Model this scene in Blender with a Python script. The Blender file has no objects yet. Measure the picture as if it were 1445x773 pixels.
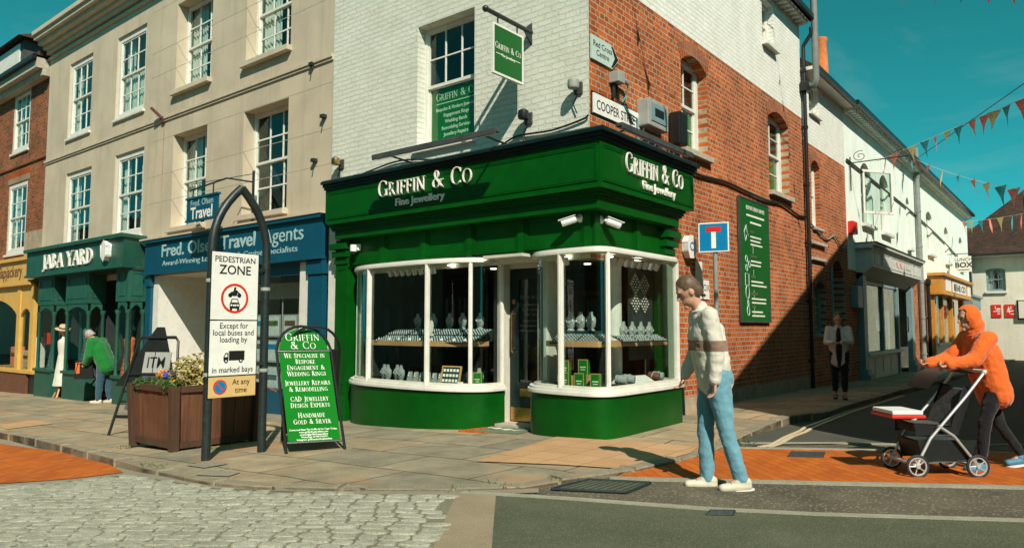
import bpy, bmesh, math, random
import numpy as np
from mathutils import Vector, Matrix
from mathutils.geometry import tessellate_polygon
R = math.radians
random.seed(11)
SC = bpy.context.scene
COL = SC.collection
# ------------------------------------------------------------------ camera
# X runs along the high-street fronts, Y runs up the side street, the shop corner stands at (0, 0)
CAM = (5.052, -7.985, 1.4)
PITCH, YAW, FPX = R(4.26), R(38.56), 1019.3
cd = bpy.data.cameras.new('camera'); cam = bpy.data.objects.new('camera', cd); COL.objects.link(cam)
cam.location = CAM; cam.rotation_euler = (math.pi/2 + PITCH, 0, YAW)
cd.sensor_width = 36; cd.lens = 36*FPX/1445; cd.clip_end = 2000; cd.clip_start = .05
SC.camera = cam
# ------------------------------------------------------------------ sky, sun, exposure
w = bpy.data.worlds.new('World'); SC.world = w; w.use_nodes = True
SUN = Vector((1.3, -1.0, 1.45)).normalized()
el = math.asin(SUN.z); az = math.atan2(SUN.x, SUN.y)
nt = w.node_tree; bg = nt.nodes['Background']
sky = nt.nodes.new('ShaderNodeTexSky'); sky.sky_type = 'NISHITA'; sky.sun_disc = False
sky.sun_elevation = el; sky.sun_rotation = az; sky.ozone_density = 2.2; sky.dust_density = .6; sky.air_density = 1.0
bw = nt.nodes.new('ShaderNodeRGBToBW'); nt.links.new(sky.outputs[0], bw.inputs[0])
tint = nt.nodes.new('ShaderNodeMix'); tint.data_type = 'RGBA'; tint.blend_type = 'MULTIPLY'      # the photo's teal air: hue of the sky light itself
tint.inputs[0].default_value = 1.0; tint.inputs[7].default_value = (.035, .92, 1.0, 1)
nt.links.new(bw.outputs[0], tint.inputs[6])
tin2 = nt.nodes.new('ShaderNodeMix'); tin2.data_type = 'RGBA'; tin2.inputs[0].default_value = .05
nt.links.new(tint.outputs[2], tin2.inputs[6]); nt.links.new(sky.outputs[0], tin2.inputs[7]); tcw = nt.nodes.new('ShaderNodeTexCoord'); mpw = nt.nodes.new('ShaderNodeMapping'); mpw.inputs['Scale'].default_value = (1, 1, 3.2); nt.links.new(tcw.outputs['Generated'], mpw.inputs[0])
nzw = nt.nodes.new('ShaderNodeTexNoise'); nzw.inputs['Scale'].default_value = 2.6; nzw.inputs['Detail'].default_value = 9; nzw.inputs['Roughness'].default_value = .62; nzw.inputs['Distortion'].default_value = .6; nt.links.new(mpw.outputs[0], nzw.inputs['Vector'])
rpw = nt.nodes.new('ShaderNodeValToRGB'); rpw.color_ramp.elements[0].position = .50; rpw.color_ramp.elements[1].position = .82; rpw.color_ramp.elements[1].color = (.26,)*3+(1,); nt.links.new(nzw.outputs['Fac'], rpw.inputs[0])
wsp = nt.nodes.new('ShaderNodeMix'); wsp.data_type = 'RGBA'; wsp.inputs[7].default_value = (4.2, 5.4, 5.2, 1); nt.links.new(rpw.outputs[0], wsp.inputs[0]); nt.links.new(tin2.outputs[2], wsp.inputs[6]); nt.links.new(wsp.outputs[2], bg.inputs[0])
bg.inputs[1].default_value = .093
sl = bpy.data.lights.new('sun', 'SUN'); sl.energy = 5.0; sl.angle = R(.5); sl.color = (1, .91, .78)
so = bpy.data.objects.new('sun', sl); COL.objects.link(so)
so.rotation_euler = SUN.to_track_quat('Z', 'Y').to_euler(); so.location = (0, 0, 30)
vs = SC.view_settings; vs.view_transform = 'Standard'; vs.look = 'None'; vs.gamma = 1; vs.use_curve_mapping = False
vs.exposure = 0.27
# ------------------------------------------------------------------ measuring helpers (photo survey -> metres)
_fw = np.array([-math.sin(YAW)*math.cos(PITCH), math.cos(YAW)*math.cos(PITCH), math.sin(PITCH)])
_r = np.array([math.cos(YAW), math.sin(YAW), 0]); _u = np.cross(_r, _fw); _C = np.array(CAM)
def ray(px, py): return _fw + _r*(px-722.5)/FPX - _u*(py-386.5)/FPX
def onA(px, py, o=0):                       # a point of the high-street front, o metres proud of it -> (x, z)
    d = ray(px, py); t = (-o-_C[1])/d[1]; p = _C+d*t; return p[0], p[2]
def onB(px, py, o=0):                       # a point of the side-street front -> (y, z)
    d = ray(px, py); t = (o-_C[0])/d[0]; p = _C+d*t; return p[1], p[2]
def hp(x, y):                               # pavement level: the street falls to the left and up the side street
    z = np.interp(x, [-60, -30, -22, -18, -13, -4.8, -2, .2, 1, 8, 60], [-1.2, -.78, -.57, -.48, -.385, -.15, -.02, .06, .085, .1, .3])
    z += np.interp(y, [0, 4.8, 9, 12, 25, 36, 90], [0, .035, -.02, -.07, -.28, -.36, -.5])
    return float(z)
def hr(x, y):                               # road level below it
    k = np.interp(x, [-5, -3.2, -2.3, .5], [.105, .08, .05, .03])
    if y > -.5 and x > -.5: k = np.interp(y, [-.5, 1.2, 2.2], [.03, .05, .11])
    return hp(x, y) - float(k)
def G(px, py, h=hp):
    d = ray(px, py); z = 0
    for _ in range(12):
        t = (z-_C[2])/d[2]; p = _C+d*t; z = .5*z+.5*h(p[0], p[1])
    return float(p[0]), float(p[1])
# ------------------------------------------------------------------ materials
MATS = {}
class NT:
    def __init__(s, name):
        s.m = bpy.data.materials.new(name); s.m.use_nodes = True; s.t = s.m.node_tree
        s.b = s.t.nodes['Principled BSDF']; s.out = s.t.nodes['Material Output']
        s.co = s.n('ShaderNodeTexCoord').outputs['Object']
    def n(s, ty, **kw):
        x = s.t.nodes.new(ty)
        for k, v in kw.items():
            if k.startswith('i_'): x.inputs[k[2:].replace('_', ' ')].default_value = v
            else: setattr(x, k, v)
        return x
    def l(s, a, b): s.t.links.new(a, b)
    def noise(s, scale, detail=4, vec=None, rough=.6, dist=0):
        x = s.n('ShaderNodeTexNoise'); x.inputs['Scale'].default_value = scale; x.inputs['Detail'].default_value = detail
        x.inputs['Roughness'].default_value = rough; x.inputs['Distortion'].default_value = dist
        s.l(vec if vec is not None else s.co, x.inputs['Vector']); return x.outputs['Fac']
    def ramp(s, f, a, b, ca, cb):
        x = s.n('ShaderNodeValToRGB'); e = x.color_ramp.elements
        e[0].position = a; e[1].position = b; e[0].color = (*ca, 1); e[1].color = (*cb, 1); s.l(f, x.inputs[0]); return x.outputs[0]
    def mix(s, f, a, b, mode='MIX'):
        x = s.n('ShaderNodeMix'); x.data_type = 'RGBA'; x.blend_type = mode
        for i, v in ((0, f), (6, a), (7, b)):
            if isinstance(v, (int, float)): x.inputs[i].default_value = v
            elif isinstance(v, tuple): x.inputs[i].default_value = (*v, 1)
            else: s.l(v, x.inputs[i])
        return x.outputs[2]
    def bump(s, h, strength, dist=.01, prev=None):
        x = s.n('ShaderNodeBump'); x.inputs['Strength'].default_value = strength; x.inputs['Distance'].default_value = dist
        s.l(h, x.inputs['Height'])
        if prev is not None: s.l(prev, x.inputs['Normal'])
        return x.outputs['Normal']
    def wallvec(s, ax, sx=1, sy=1, off=0):
        sp = s.n('ShaderNodeSeparateXYZ'); s.l(s.co, sp.inputs[0]); cb = s.n('ShaderNodeCombineXYZ')
        s.l(sp.outputs['X' if ax == 'A' else 'Y'], cb.inputs[0])
        s.l(sp.outputs['Z' if ax != 'G' else 'X'], cb.inputs[1]); return cb.outputs[0]
    def fin(s, col=None, rough=None, nrm=None, spec=None, metal=None):
        b = s.b
        if col is not None: s.l(col, b.inputs['Base Color']) if not isinstance(col, tuple) else setattr(b.inputs['Base Color'], 'default_value', (*col, 1))
        if rough is not None:
            if isinstance(rough, (int, float)): b.inputs['Roughness'].default_value = rough
            else: s.l(rough, b.inputs['Roughness'])
        if nrm is not None: s.l(nrm, b.inputs['Normal'])
        if spec is not None: b.inputs['Specular IOR Level'].default_value = spec
        if metal is not None: b.inputs['Metallic'].default_value = metal
        MATS[s.m.name] = s.m; return s.m
def paint(name, col, rough=.5, var=.15, sc=6, bump=.15, metal=0, spec=.4, fine=90, dirt=None, streak=0):
    t = NT(name)
    f = t.noise(sc, 5); a = tuple(c*(1-var) for c in col); b = tuple(min(1, c*(1+var)) for c in col)
    c = t.ramp(f, .3, .7, a, b)
    if dirt:
        d = t.noise(sc*3, 8, rough=.75); c = t.mix(t.ramp(d, .56, .74, (0, 0, 0), (1, 1, 1)), c, dirt)
    if streak:
        mp = t.n('ShaderNodeMapping'); mp.inputs['Scale'].default_value = (2.6, 2.6, .16); t.l(t.co, mp.inputs[0])
        c = t.mix(t.ramp(t.noise(1.6, 7, mp.outputs[0], .7), .52, .74, (0, 0, 0), (streak,)*3), c, tuple(k*.62 for k in col))
        c = t.mix(t.ramp(t.noise(.55, 4, None, .6, .4), .5, .66, (0, 0, 0), (streak*.6,)*3), c, tuple(min(1, k*1.14) for k in col))
    rf = t.n('ShaderNodeMapRange'); rf.inputs[3].default_value = max(.02, rough-.08); rf.inputs[4].default_value = min(1, rough+.12); t.l(t.noise(sc*4, 3), rf.inputs[0])
    return t.fin(c, rf.outputs[0], t.bump(t.noise(fine, 3), bump, .004), spec, metal)
def brick(name, ax, c1, c2, mortar, w=.235, h=.083, bump=1.0, patch=.35, painted=False, msize=.011):
    t = NT(name); v = t.wallvec(ax)
    wob = t.noise(3, 3); vv = t.n('ShaderNodeVectorMath', operation='MULTIPLY_ADD'); t.l(wob, vv.inputs[0]); vv.inputs[1].default_value = (.05, .055, 0) if painted else (.014, .02, 0); t.l(v, vv.inputs[2])
    def bt(a, b, mo):
        x = t.n('ShaderNodeTexBrick'); x.offset = .5; x.squash = .5 if not painted else 1; x.squash_frequency = 2
        x.inputs['Scale'].default_value = 1; x.inputs['Brick Width'].default_value = w; x.inputs['Row Height'].default_value = h
        x.inputs['Mortar Size'].default_value = msize; x.inputs['Mortar Smooth'].default_value = .25; x.inputs['Bias'].default_value = -.15
        for k, cc in (('Color1', a), ('Color2', b), ('Mortar', mo)): x.inputs[k].default_value = (*cc, 1)
        t.l(vv.outputs[0], x.inputs['Vector']); return x
    x = bt(c1, c2, mortar); n1 = t.noise(1.1, 5, rough=.7); n2 = t.noise(38, 4)
    c = x.outputs['Color']
    if painted:
        f = t.ramp(t.noise(2.2, 8, rough=.75), .38, .72, (1, 1, 1), (.82, .83, .78)); c = t.mix(1.0, c, f, 'MULTIPLY')
        chip = t.ramp(t.noise(9, 9, rough=.8), .705, .73, (0, 0, 0), (1, 1, 1)); c = t.mix(chip, c, (.22, .17, .12))
    else:
        f = t.ramp(n1, .3, .7, (1-patch*1.2, 1-patch*1.1, 1-patch), (1+patch*.5,)*3); c = t.mix(1.0, c, f, 'MULTIPLY')
        f = t.ramp(n2, .3, .7, (.75, .72, .7), (1.12, 1.12, 1.12)); c = t.mix(1.0, c, f, 'MULTIPLY')
        soot = t.ramp(t.noise(3.2, 9, rough=.8), .55, .76, (0, 0, 0), (1, 1, 1)); c = t.mix(soot, c, tuple(k*.45 for k in c2))
    inv = t.n('ShaderNodeMath', operation='SUBTRACT'); inv.inputs[0].default_value = 1; t.l(x.outputs['Fac'], inv.inputs[1])
    nb = t.bump(inv.outputs[0], bump, .02)
    nb = t.bump(t.noise(26, 6, rough=.7), .55 if painted else .4, .015, nb)
    return t.fin(c, .85 if not painted else .6, nb, .2)
def cloth(name, col, var=.14, fold=.42, sc=6, fuzz=220, seam=None):
    t = NT(name); mp = t.n('ShaderNodeMapping'); mp.inputs['Scale'].default_value = (1, 1, .55); mp.inputs['Rotation'].default_value = (.5, .3, 0); t.l(t.co, mp.inputs[0])
    f = t.noise(sc, 6, mp.outputs[0], .55, 1.6); g = t.noise(sc*3.1, 4, mp.outputs[0], .6, 1.0)
    c = t.ramp(t.noise(4, 6, rough=.7), .3, .7, tuple(k*(1-var) for k in col), tuple(min(1, k*(1+var)) for k in col))
    nb = t.bump(g, fold*.5, .012, t.bump(f, fold, .035)); nb = t.bump(t.noise(fuzz, 2), .25, .003, nb)
    t.b.inputs['Sheen Weight'].default_value = .25
    return t.fin(c, .9, nb, .15)
def ground(name, c1, c2, sc=3, grain=180, gcol=None, bump=.5, gs=.55, rough=.9):
    t = NT(name); c = t.ramp(t.noise(sc, 8, rough=.7), .3, .7, c1, c2)
    g = t.noise(grain, 3, rough=.8)
    c = t.mix(1.0, c, t.ramp(g, .3, .7, (.55, .55, .55), (1.4, 1.4, 1.4)), 'MULTIPLY')
    if gcol:
        vo = t.n('ShaderNodeTexVoronoi'); vo.inputs['Scale'].default_value = grain*.5; t.l(t.co, vo.inputs['Vector'])
        c = t.mix(t.ramp(vo.outputs['Distance'], .1, .3, (gs,)*3, (0, 0, 0)), c, gcol)
    return t.fin(c, rough, t.bump(g, bump, .01), .25)
def tiles(name, c1, c2, mortar, w, h, ang, var=.3, bump=.4, msize=.008, offs=.5, pat=2.0, stain=None, sq=1.0, distort=.02):
    t = NT(name); mp = t.n('ShaderNodeMapping'); mp.inputs['Rotation'].default_value = (0, 0, ang); t.l(t.co, mp.inputs[0])
    dv = t.n('ShaderNodeVectorMath', operation='MULTIPLY_ADD'); nn = t.n('ShaderNodeTexNoise'); nn.inputs['Scale'].default_value = 1.5
    t.l(t.co, nn.inputs['Vector']); t.l(nn.outputs['Color'], dv.inputs[0]); dv.inputs[1].default_value = (distort*4, distort*4, 0); t.l(mp.outputs[0], dv.inputs[2])
    x = t.n('ShaderNodeTexBrick'); x.offset = offs; x.squash = sq; x.squash_frequency = 3
    for k, v in (('Scale', 1), ('Brick Width', w), ('Row Height', h), ('Mortar Size', msize), ('Mortar Smooth', .3), ('Bias', 0)): x.inputs[k].default_value = v
    for k, cc in (('Color1', c1), ('Color2', c2), ('Mortar', mortar)): x.inputs[k].default_value = (*cc, 1)
    t.l(dv.outputs[0], x.inputs['Vector'])
    c = t.mix(1.0, x.outputs['Color'], t.ramp(t.noise(pat, 7, rough=.7), .3, .7, (1-var,)*3, (1+var,)*3), 'MULTIPLY')
    c = t.mix(1.0, c, t.ramp(t.noise(60, 5, rough=.8), .3, .7, (.72, .72, .72), (1.25, 1.25, 1.25)), 'MULTIPLY')
    if stain: c = t.mix(t.ramp(t.noise(.9, 5), .54, .68, (0, 0, 0), (.75,)*3), c, stain)
    inv = t.n('ShaderNodeMath', operation='SUBTRACT'); inv.inputs[0].default_value = 1; t.l(x.outputs['Fac'], inv.inputs[1])
    return t.fin(c, .85, t.bump(t.noise(45, 6, rough=.75), .35, .012, t.bump(inv.outputs[0], bump, .012)), .25)
def glass(name, tintc=(.75, .85, .82), refl=1.0):
    m = bpy.data.materials.new(name); m.use_nodes = True; t = m.node_tree; t.nodes.remove(t.nodes['Principled BSDF'])
    tr = t.nodes.new('ShaderNodeBsdfTransparent'); tr.inputs[0].default_value = (*tintc, 1)
    gl = t.nodes.new('ShaderNodeBsdfGlossy'); gl.inputs['Roughness'].default_value = .015; gl.inputs[0].default_value = (.95, 1, .97, 1)
    tc = t.nodes.new('ShaderNodeTexCoord'); nz = t.nodes.new('ShaderNodeTexNoise'); nz.inputs['Scale'].default_value = 1.6
    bp = t.nodes.new('ShaderNodeBump'); bp.inputs['Strength'].default_value = .05; bp.inputs['Distance'].default_value = .05
    t.links.new(tc.outputs['Object'], nz.inputs['Vector']); t.links.new(nz.outputs['Fac'], bp.inputs['Height']); t.links.new(bp.outputs[0], gl.inputs['Normal'])
    lw = t.nodes.new('ShaderNodeLayerWeight'); lw.inputs[0].default_value = .5
    fr = t.nodes.new('ShaderNodeMath'); fr.operation = 'POWER'; fr.inputs[1].default_value = 4.5; t.links.new(lw.outputs['Facing'], fr.inputs[0])
    mu = t.nodes.new('ShaderNodeMath'); mu.operation = 'MULTIPLY_ADD'; mu.inputs[1].default_value = .65; mu.inputs[2].default_value = .035*refl; mu.use_clamp = True
    mx = t.nodes.new('ShaderNodeMixShader'); t.links.new(fr.outputs[0], mu.inputs[0]); t.links.new(mu.outputs[0], mx.inputs[0])
    t.links.new(tr.outputs[0], mx.inputs[1]); t.links.new(gl.outputs[0], mx.inputs[2]); t.links.new(mx.outputs[0], t.nodes['Material Output'].inputs[0])
    MATS[name] = m; return m
def wood(name, c1, c2, ax='Z', sc=14):
    t = NT(name); mp = t.n('ShaderNodeMapping'); mp.inputs['Scale'].default_value = (sc, sc, .6) if ax == 'Z' else (.6, .6, sc); t.l(t.co, mp.inputs[0])
    f = t.noise(1.2, 6, mp.outputs[0], .65, .6)
    c = t.ramp(f, .3, .72, c1, c2); c = t.mix(1.0, c, t.ramp(t.noise(2.5, 4), .3, .7, (.8, .8, .8), (1.12, 1.12, 1.12)), 'MULTIPLY')
    return t.fin(c, .55, t.bump(f, .25, .006), .35)

GREEN = paint('green_paint', (.0012, .068, .0045), .36, .22, 2.5, .14, spec=.22, dirt=(.004, .05, .006))
GDARK = paint('dark_green_paint', (.004, .016, .015), .35, .3, 4, .12)
SIGNG = paint('sign_green', (.001, .092, .010), .55, .05, 2, .03)
BOARDG = paint('board_green', (.002, .15, .008), .75, .05, 2, .03, spec=.12)
WHITE = paint('white_paint', (.66, .65, .58), .5, .08, 5, .18, dirt=(.45, .43, .36))
OFFW = paint('offwhite_paint', (.56, .54, .45), .5, .1, 5, .15)
LETTER = paint('letter_white', (.80, .78, .70), .45, .05, 5, .05)
CREAM = paint('cream_render', (.49, .415, .30), .8, .14, .9, .4, fine=140, dirt=(.42, .355, .26), streak=.6)
CREAM2 = paint('cream_trim', (.50, .43, .32), .75, .12, 3, .3)
STONE = paint('stone_sill', (.40, .36, .28), .85, .2, 8, .5)
PLINTH = paint('cement_plinth', (.33, .27, .19), .9, .25, 4, .6, fine=60, dirt=(.14, .11, .08))
BLUE = paint('teal_paint', (.003, .068, .115), .4, .12, 3, .1)
JABA = paint('bottle_green_paint', (.018, .088, .06), .42, .18, 3, .15)
YELL = paint('mustard_paint', (.62, .36, .085), .45, .1, 3, .12)
BROWN = paint('brown_stall_paint', (.14, .055, .03), .45, .2, 4, .2)
BLACK = paint('black_paint', (.012, .014, .013), .35, .25, 8, .15)
IRON = paint('iron_paint', (.014, .022, .021), .4, .3, 9, .3, spec=.5, dirt=(.045, .06, .055))
LEAD = paint('lead_flashing', (.05, .055, .055), .55, .3, 6, .3)
GREYM = paint('grey_plastic', (.30, .31, .28), .5, .1, 6, .1)
GREYP = paint('grey_post', (.22, .24, .22), .5, .15, 6, .15)
WPLAST = paint('white_plastic', (.72, .72, .68), .35, .06, 6, .05)
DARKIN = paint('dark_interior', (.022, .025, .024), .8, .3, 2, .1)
ROOMIN = paint('room_wall', (.10, .10, .085), .9, .2, 2, .1)
CURT = paint('net_curtain', (.55, .56, .5), .9, .1, 9, .2)
BLIND = paint('roller_blind', (.36, .32, .25), .9, .1, 4, .1)
STEEL = paint('steel', (.62, .63, .62), .35, .1, 8, .05, metal=.6)
JEWEL = paint('silver_jewel', (.80, .82, .80), .3, .1, 8, .05)
BRASS = paint('brass', (.55, .34, .12), .28, .2, 8, .05, metal=1)
GOLD = paint('gold_trim', (.75, .62, .35), .3, .1, 8, .05, metal=1)
ORANGEW = wood('oak_shelf', (.42, .22, .09), (.56, .33, .15), 'X')
DOORW = wood('brown_door_wood', (.12, .045, .018), (.2, .08, .03))
PLANK = wood('planter_boards', (.10, .042, .022), (.17, .075, .04))
PLANKD = wood('planter_posts', (.06, .032, .02), (.095, .05, .03))
TERRA = paint('terracotta', (.66, .19, .05), .8, .2, 7, .3)
RED = paint('red_paint', (.62, .025, .012), .35, .06, 5, .04)
SKYB = paint('sign_blue', (.0, .19, .40), .35, .04, 3, .03)
SIGNW = paint('sign_white', (.74, .74, .68), .4, .06, 7, .04, dirt=(.6, .58, .5))
SIGNY = paint('sign_amber', (.62, .42, .17), .4, .06, 7, .04)
PALEG = paint('signpost_pale_green', (.45, .56, .50), .4, .05, 5, .05)
WROW = paint('white_render', (.76, .84, .75), .75, .08, 1.1, .3, fine=120, dirt=(.5, .56, .5), streak=.4)
FARW = paint('far_render', (.66, .62, .50), .8, .1, .8, .25, dirt=(.5, .46, .37), streak=.5)
GREYSH = paint('grey_shop_paint', (.50, .53, .48), .5, .14, 4, .15)
BLUEGREY = paint('blue_grey_paint', (.17, .27, .28), .45, .12, 4, .12)
ORSHOP = paint('ochre_shop_paint', (.52, .23, .035), .45, .14, 3, .12)
BRICKB = brick('orange_brick', 'B', (.60, .130, .024), (.30, .056, .015), (.46, .37, .24))
BRICKA = brick('old_red_brick', 'A', (.42, .10, .025), (.13, .05, .025), (.30, .22, .14))
BRICKARCH = brick('arch_brick', 'B', (.47, .10, .02), (.33, .06, .014), (.34, .24, .15), .083, .25)
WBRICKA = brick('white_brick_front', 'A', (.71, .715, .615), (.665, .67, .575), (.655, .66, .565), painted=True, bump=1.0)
WBRICKB = brick('white_brick_side', 'B', (.84, .84, .77), (.80, .80, .73), (.74, .74, .66), painted=True, bump=.8)  # same white paint as the front, lightened to stand in for stronger sunlight
ROOF = tiles('clay_roof', (.075, .04, .026), (.045, .027, .02), (.015, .01, .008), .17, .11, 0, .35, .9, .012)
GLASS = glass('shop_glass', (.93, .97, .95), 1.0)
WGLASS = glass('window_glass', (.86, .93, .91), 1.1)
PAVE = tiles('york_stone', (.36, .275, .165), (.225, .205, .145), (.10, .08, .05), 1.25, .78, 0, .34, .7, .013, .37, 1.9, (.36, .205, .105), 1.0, .03)
ORPAVE = tiles('orange_pavers', (.50, .125, .013), (.38, .085, .010), (.25, .07, .014), .21, .105, R(45), .14, .35, .006, .5, 1.4, None, 1.0, .004)
TACT = tiles('tactile_paving', (.50, .30, .155), (.45, .265, .135), (.28, .17, .09), .40, .40, 0, .12, .3, .008, 0, 1.2, None, 1.0, .004)
ASPH = ground('asphalt', (.070, .082, .045), (.125, .132, .082), .9, 120, (.30, .31, .22), 1.0, .8)
ASPH2 = ground('side_street_asphalt', (.062, .064, .05), (.085, .085, .066), 1.5, 120, (.16, .155, .12))
CHIP = ground('worn_asphalt', (.070, .064, .044), (.15, .132, .09), 1.4, 48, (.34, .29, .20), 1.0, .9)
GUTT = ground('gutter_concrete', (.21, .19, .135), (.29, .26, .19), 2.2, 110, (.35, .32, .24))
KERBM = ground('granite_kerb', (.20, .175, .12), (.33, .285, .20), 5, 90, (.12, .10, .07), .9)
STRIP = ground('pale_kerb_strip', (.24, .235, .175), (.34, .32, .24), 4, 120, (.4, .38, .3))
SETT = ground('granite_sett', (.25, .255, .185), (.46, .455, .36), 5.5, 85, (.16, .155, .11), 1.0, .7)
JOINT = ground('sett_joint', (.15, .145, .10), (.21, .195, .13), 3, 90)
LINE = ground('worn_line_paint', (.50, .41, .25), (.64, .54, .36), 8, 110)
SLABC = ground('concrete_slabs', (.24, .195, .125), (.31, .25, .165), 2.5, 130, (.36, .3, .22))
SKIN = paint('skin', (.48, .26, .17), .5, .1, 20, .1)
GREYH = paint('grey_hair', (.32, .30, .26), .6, .3, 30, .6)
BROWNH = paint('brown_hair', (.10, .06, .035), .5, .3, 30, .6)
DENIM = cloth('light_denim', (.13, .30, .37))
DENIMD = cloth('dark_denim', (.03, .08, .11))
CLOTHW = cloth('white_cloth', (.58, .55, .46))
CLOTHBR = cloth('brown_cloth', (.24, .15, .10))
CLOTHG = cloth('green_coat', (.008, .15, .025))
CLOTHO = cloth('orange_coat', (.72, .13, .02))
CLOTHK = cloth('black_cloth', (.010, .010, .011))
BLAZER = cloth('pale_blazer', (.52, .50, .47))
SHOE = paint('cream_trainer', (.55, .50, .38), .6, .1, 14, .2)
SHOEB = paint('blue_trainer', (.06, .20, .30), .6, .15, 30, .3)
RUBBER = paint('rubber', (.02, .02, .02), .7, .1, 9, .2)
LEAF = paint('leaf_green', (.06, .115, .02), .5, .5, 12, .1)
LEAFY = paint('variegated_leaf', (.32, .265, .075), .5, .45, 14, .1)
PETO = paint('petal_orange', (.75, .30, .04), .6, .2, 20, .05)
PETB = paint('petal_blue', (.05, .08, .45), .6, .2, 20, .05)
SOIL = paint('soil', (.03, .02, .013), .95, .3, 30, .6)
DUSK = paint('teal_dress', (.085, .17, .175), .85, .2, 12, .4)
DRESSB = paint('blue_dress', (.06, .10, .12), .85, .2, 12, .4)
ORDRESS = paint('orange_dress', (.55, .13, .04), .85, .15, 12, .4)
STRAW = paint('straw', (.55, .40, .24), .8, .15, 20, .4)
PINEW = wood('pale_wood', (.50, .26, .10), (.60, .36, .16))
VELVET = paint('grey_velvet', (.27, .30, .28), .9, .15, 20, .2)
TRAYD = paint('dark_tray', (.02, .03, .03), .6, .2, 9, .1)
PINK = paint('bunting_pink', (.74, .20, .15), .8, .1, 6, .2)
TEALF = paint('bunting_teal', (.04, .34, .37), .8, .1, 6, .2)
YELF = paint('bunting_yellow', (.68, .53, .22), .8, .1, 6, .2)
CARDS = paint('poster_paper', (.50, .56, .54), .5, .2, 14, .05)
# ------------------------------------------------------------------ mesh builder
WM = {}                                      # world matrix of every parent
def wm(o): return WM.get(o.name, Matrix.Identity(4))
def adopt(o, parent):
    if parent is not None:
        o.parent = parent; o.matrix_parent_inverse = wm(parent).inverted()
def tag(o, label=None, cat=None, group=None, kind=None):
    if label: o['label'] = label
    if cat: o['category'] = cat
    if group: o['group'] = group
    if kind: o['kind'] = kind
    return o
def thing(name, label, cat, loc=(0, 0, 0), group=None):
    o = bpy.data.objects.new(name, None); COL.objects.link(o); o.location = loc; o.empty_display_size = .2
    WM[o.name] = Matrix.Translation(loc); return tag(o, label, cat, group)
class MB:
    def __init__(s, M=None): s.v = []; s.f = []; s.M = M
    def add(s, vs, fs):
        k = len(s.v); s.v += [tuple(v) for v in vs]; s.f += [tuple(i+k for i in f) for f in fs]; return s
    def box(s, x0, x1, y0, y1, z0, z1):
        return s.add([(x, y, z) for x in (x0, x1) for y in (y0, y1) for z in (z0, z1)],
                     [(0, 1, 3, 2), (4, 6, 7, 5), (0, 4, 5, 1), (2, 3, 7, 6), (0, 2, 6, 4), (1, 5, 7, 3)])
    def ab(s, pl, a0, a1, o0, o1, z0, z1):   # box given along a front: a along it, o proud of it
        t, k = pl
        return s.box(a0, a1, k-o1, k-o0, z0, z1) if t == 'A' else s.box(k+o0, k+o1, a0, a1, z0, z1)
    def prism(s, poly, d, z=None):           # 3D polygon pushed along vector d
        n = len(poly); P = [Vector(p) for p in poly]; d = Vector(d)
        tri = tessellate_polygon([P])
        fs = [tuple(t) for t in tri]+[tuple(i+n for i in t[::-1]) for t in tri]+[(i, (i+1) % n, (i+1) % n+n, i+n) for i in range(n)]
        return s.add(P+[p+d for p in P], fs)
    def plan(s, poly, z0, z1): return s.prism([(x, y, z0) for x, y in poly], (0, 0, z1-z0))
    def tube(s, pts, r, n=8, cap=True):
        P = [Vector(p) for p in pts]; rr = r if isinstance(r, (list, tuple)) else [r]*len(P); vs = []; up = None
        for i, p in enumerate(P):
            d = (P[min(i+1, len(P)-1)]-P[max(i-1, 0)]).normalized()
            if up is None: up = Vector((0, 0, 1)) if abs(d.z) < .9 else Vector((1, 0, 0))
            a = d.cross(up); a = a.normalized() if a.length > 1e-6 else Vector((1, 0, 0)); b = a.cross(d).normalized(); up = b
            vs += [p+(a*math.cos(2*math.pi*k/n)+b*math.sin(2*math.pi*k/n))*rr[i] for k in range(n)]
        fs = [(i*n+k, i*n+(k+1) % n, (i+1)*n+(k+1) % n, (i+1)*n+k) for i in range(len(P)-1) for k in range(n)]
        if cap: fs += [tuple(range(n-1, -1, -1)), tuple((len(P)-1)*n+k for k in range(n))]
        return s.add(vs, fs)
    def lathe(s, prof, c=(0, 0, 0), n=20, sx=1, sy=1):
        vs = [(c[0]+r*sx*math.cos(2*math.pi*k/n), c[1]+r*sy*math.sin(2*math.pi*k/n), c[2]+z) for r, z in prof for k in range(n)]
        fs = [(i*n+k, i*n+(k+1) % n, (i+1)*n+(k+1) % n, (i+1)*n+k) for i in range(len(prof)-1) for k in range(n)]
        fs += [tuple(range(n-1, -1, -1)), tuple((len(prof)-1)*n+k for k in range(n))]
        return s.add(vs, fs)
    def ball(s, c, rx, ry=None, rz=None, n=10):
        ry = ry or rx; rz = rz or rx; prof = [(max(.001, math.sin(math.pi*i/n)), -math.cos(math.pi*i/n)*rz) for i in range(n+1)]
        return s.lathe(prof, c, n*2 if n < 9 else 16, rx, ry)
    def build(s, name, mat, parent=None, smooth=False, bevel=0, norm=True):
        me = bpy.data.meshes.new(name); vs = s.v if s.M is None else [s.M @ Vector(v) for v in s.v]
        me.from_pydata([tuple(v) for v in vs], [], s.f); me.materials.append(mat)
        if norm or bevel:
            bm = bmesh.new(); bm.from_mesh(me)
            if bevel:
                bmesh.ops.remove_doubles(bm, verts=bm.verts, dist=1e-5)
                ed = [e for e in bm.edges if len(e.link_faces) == 2 and e.calc_face_angle(0) > .6]
                bmesh.ops.bevel(bm, geom=ed, offset=bevel, segments=2, affect='EDGES', profile=.6, clamp_overlap=True)
            if norm: bmesh.ops.recalc_face_normals(bm, faces=bm.faces)
            bm.to_mesh(me); bm.free()
        if smooth: me.shade_smooth(); me.set_sharp_from_angle(angle=R(40))
        o = bpy.data.objects.new(name, me); COL.objects.link(o); adopt(o, parent); WM[o.name] = Matrix.Identity(4); return o
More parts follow.
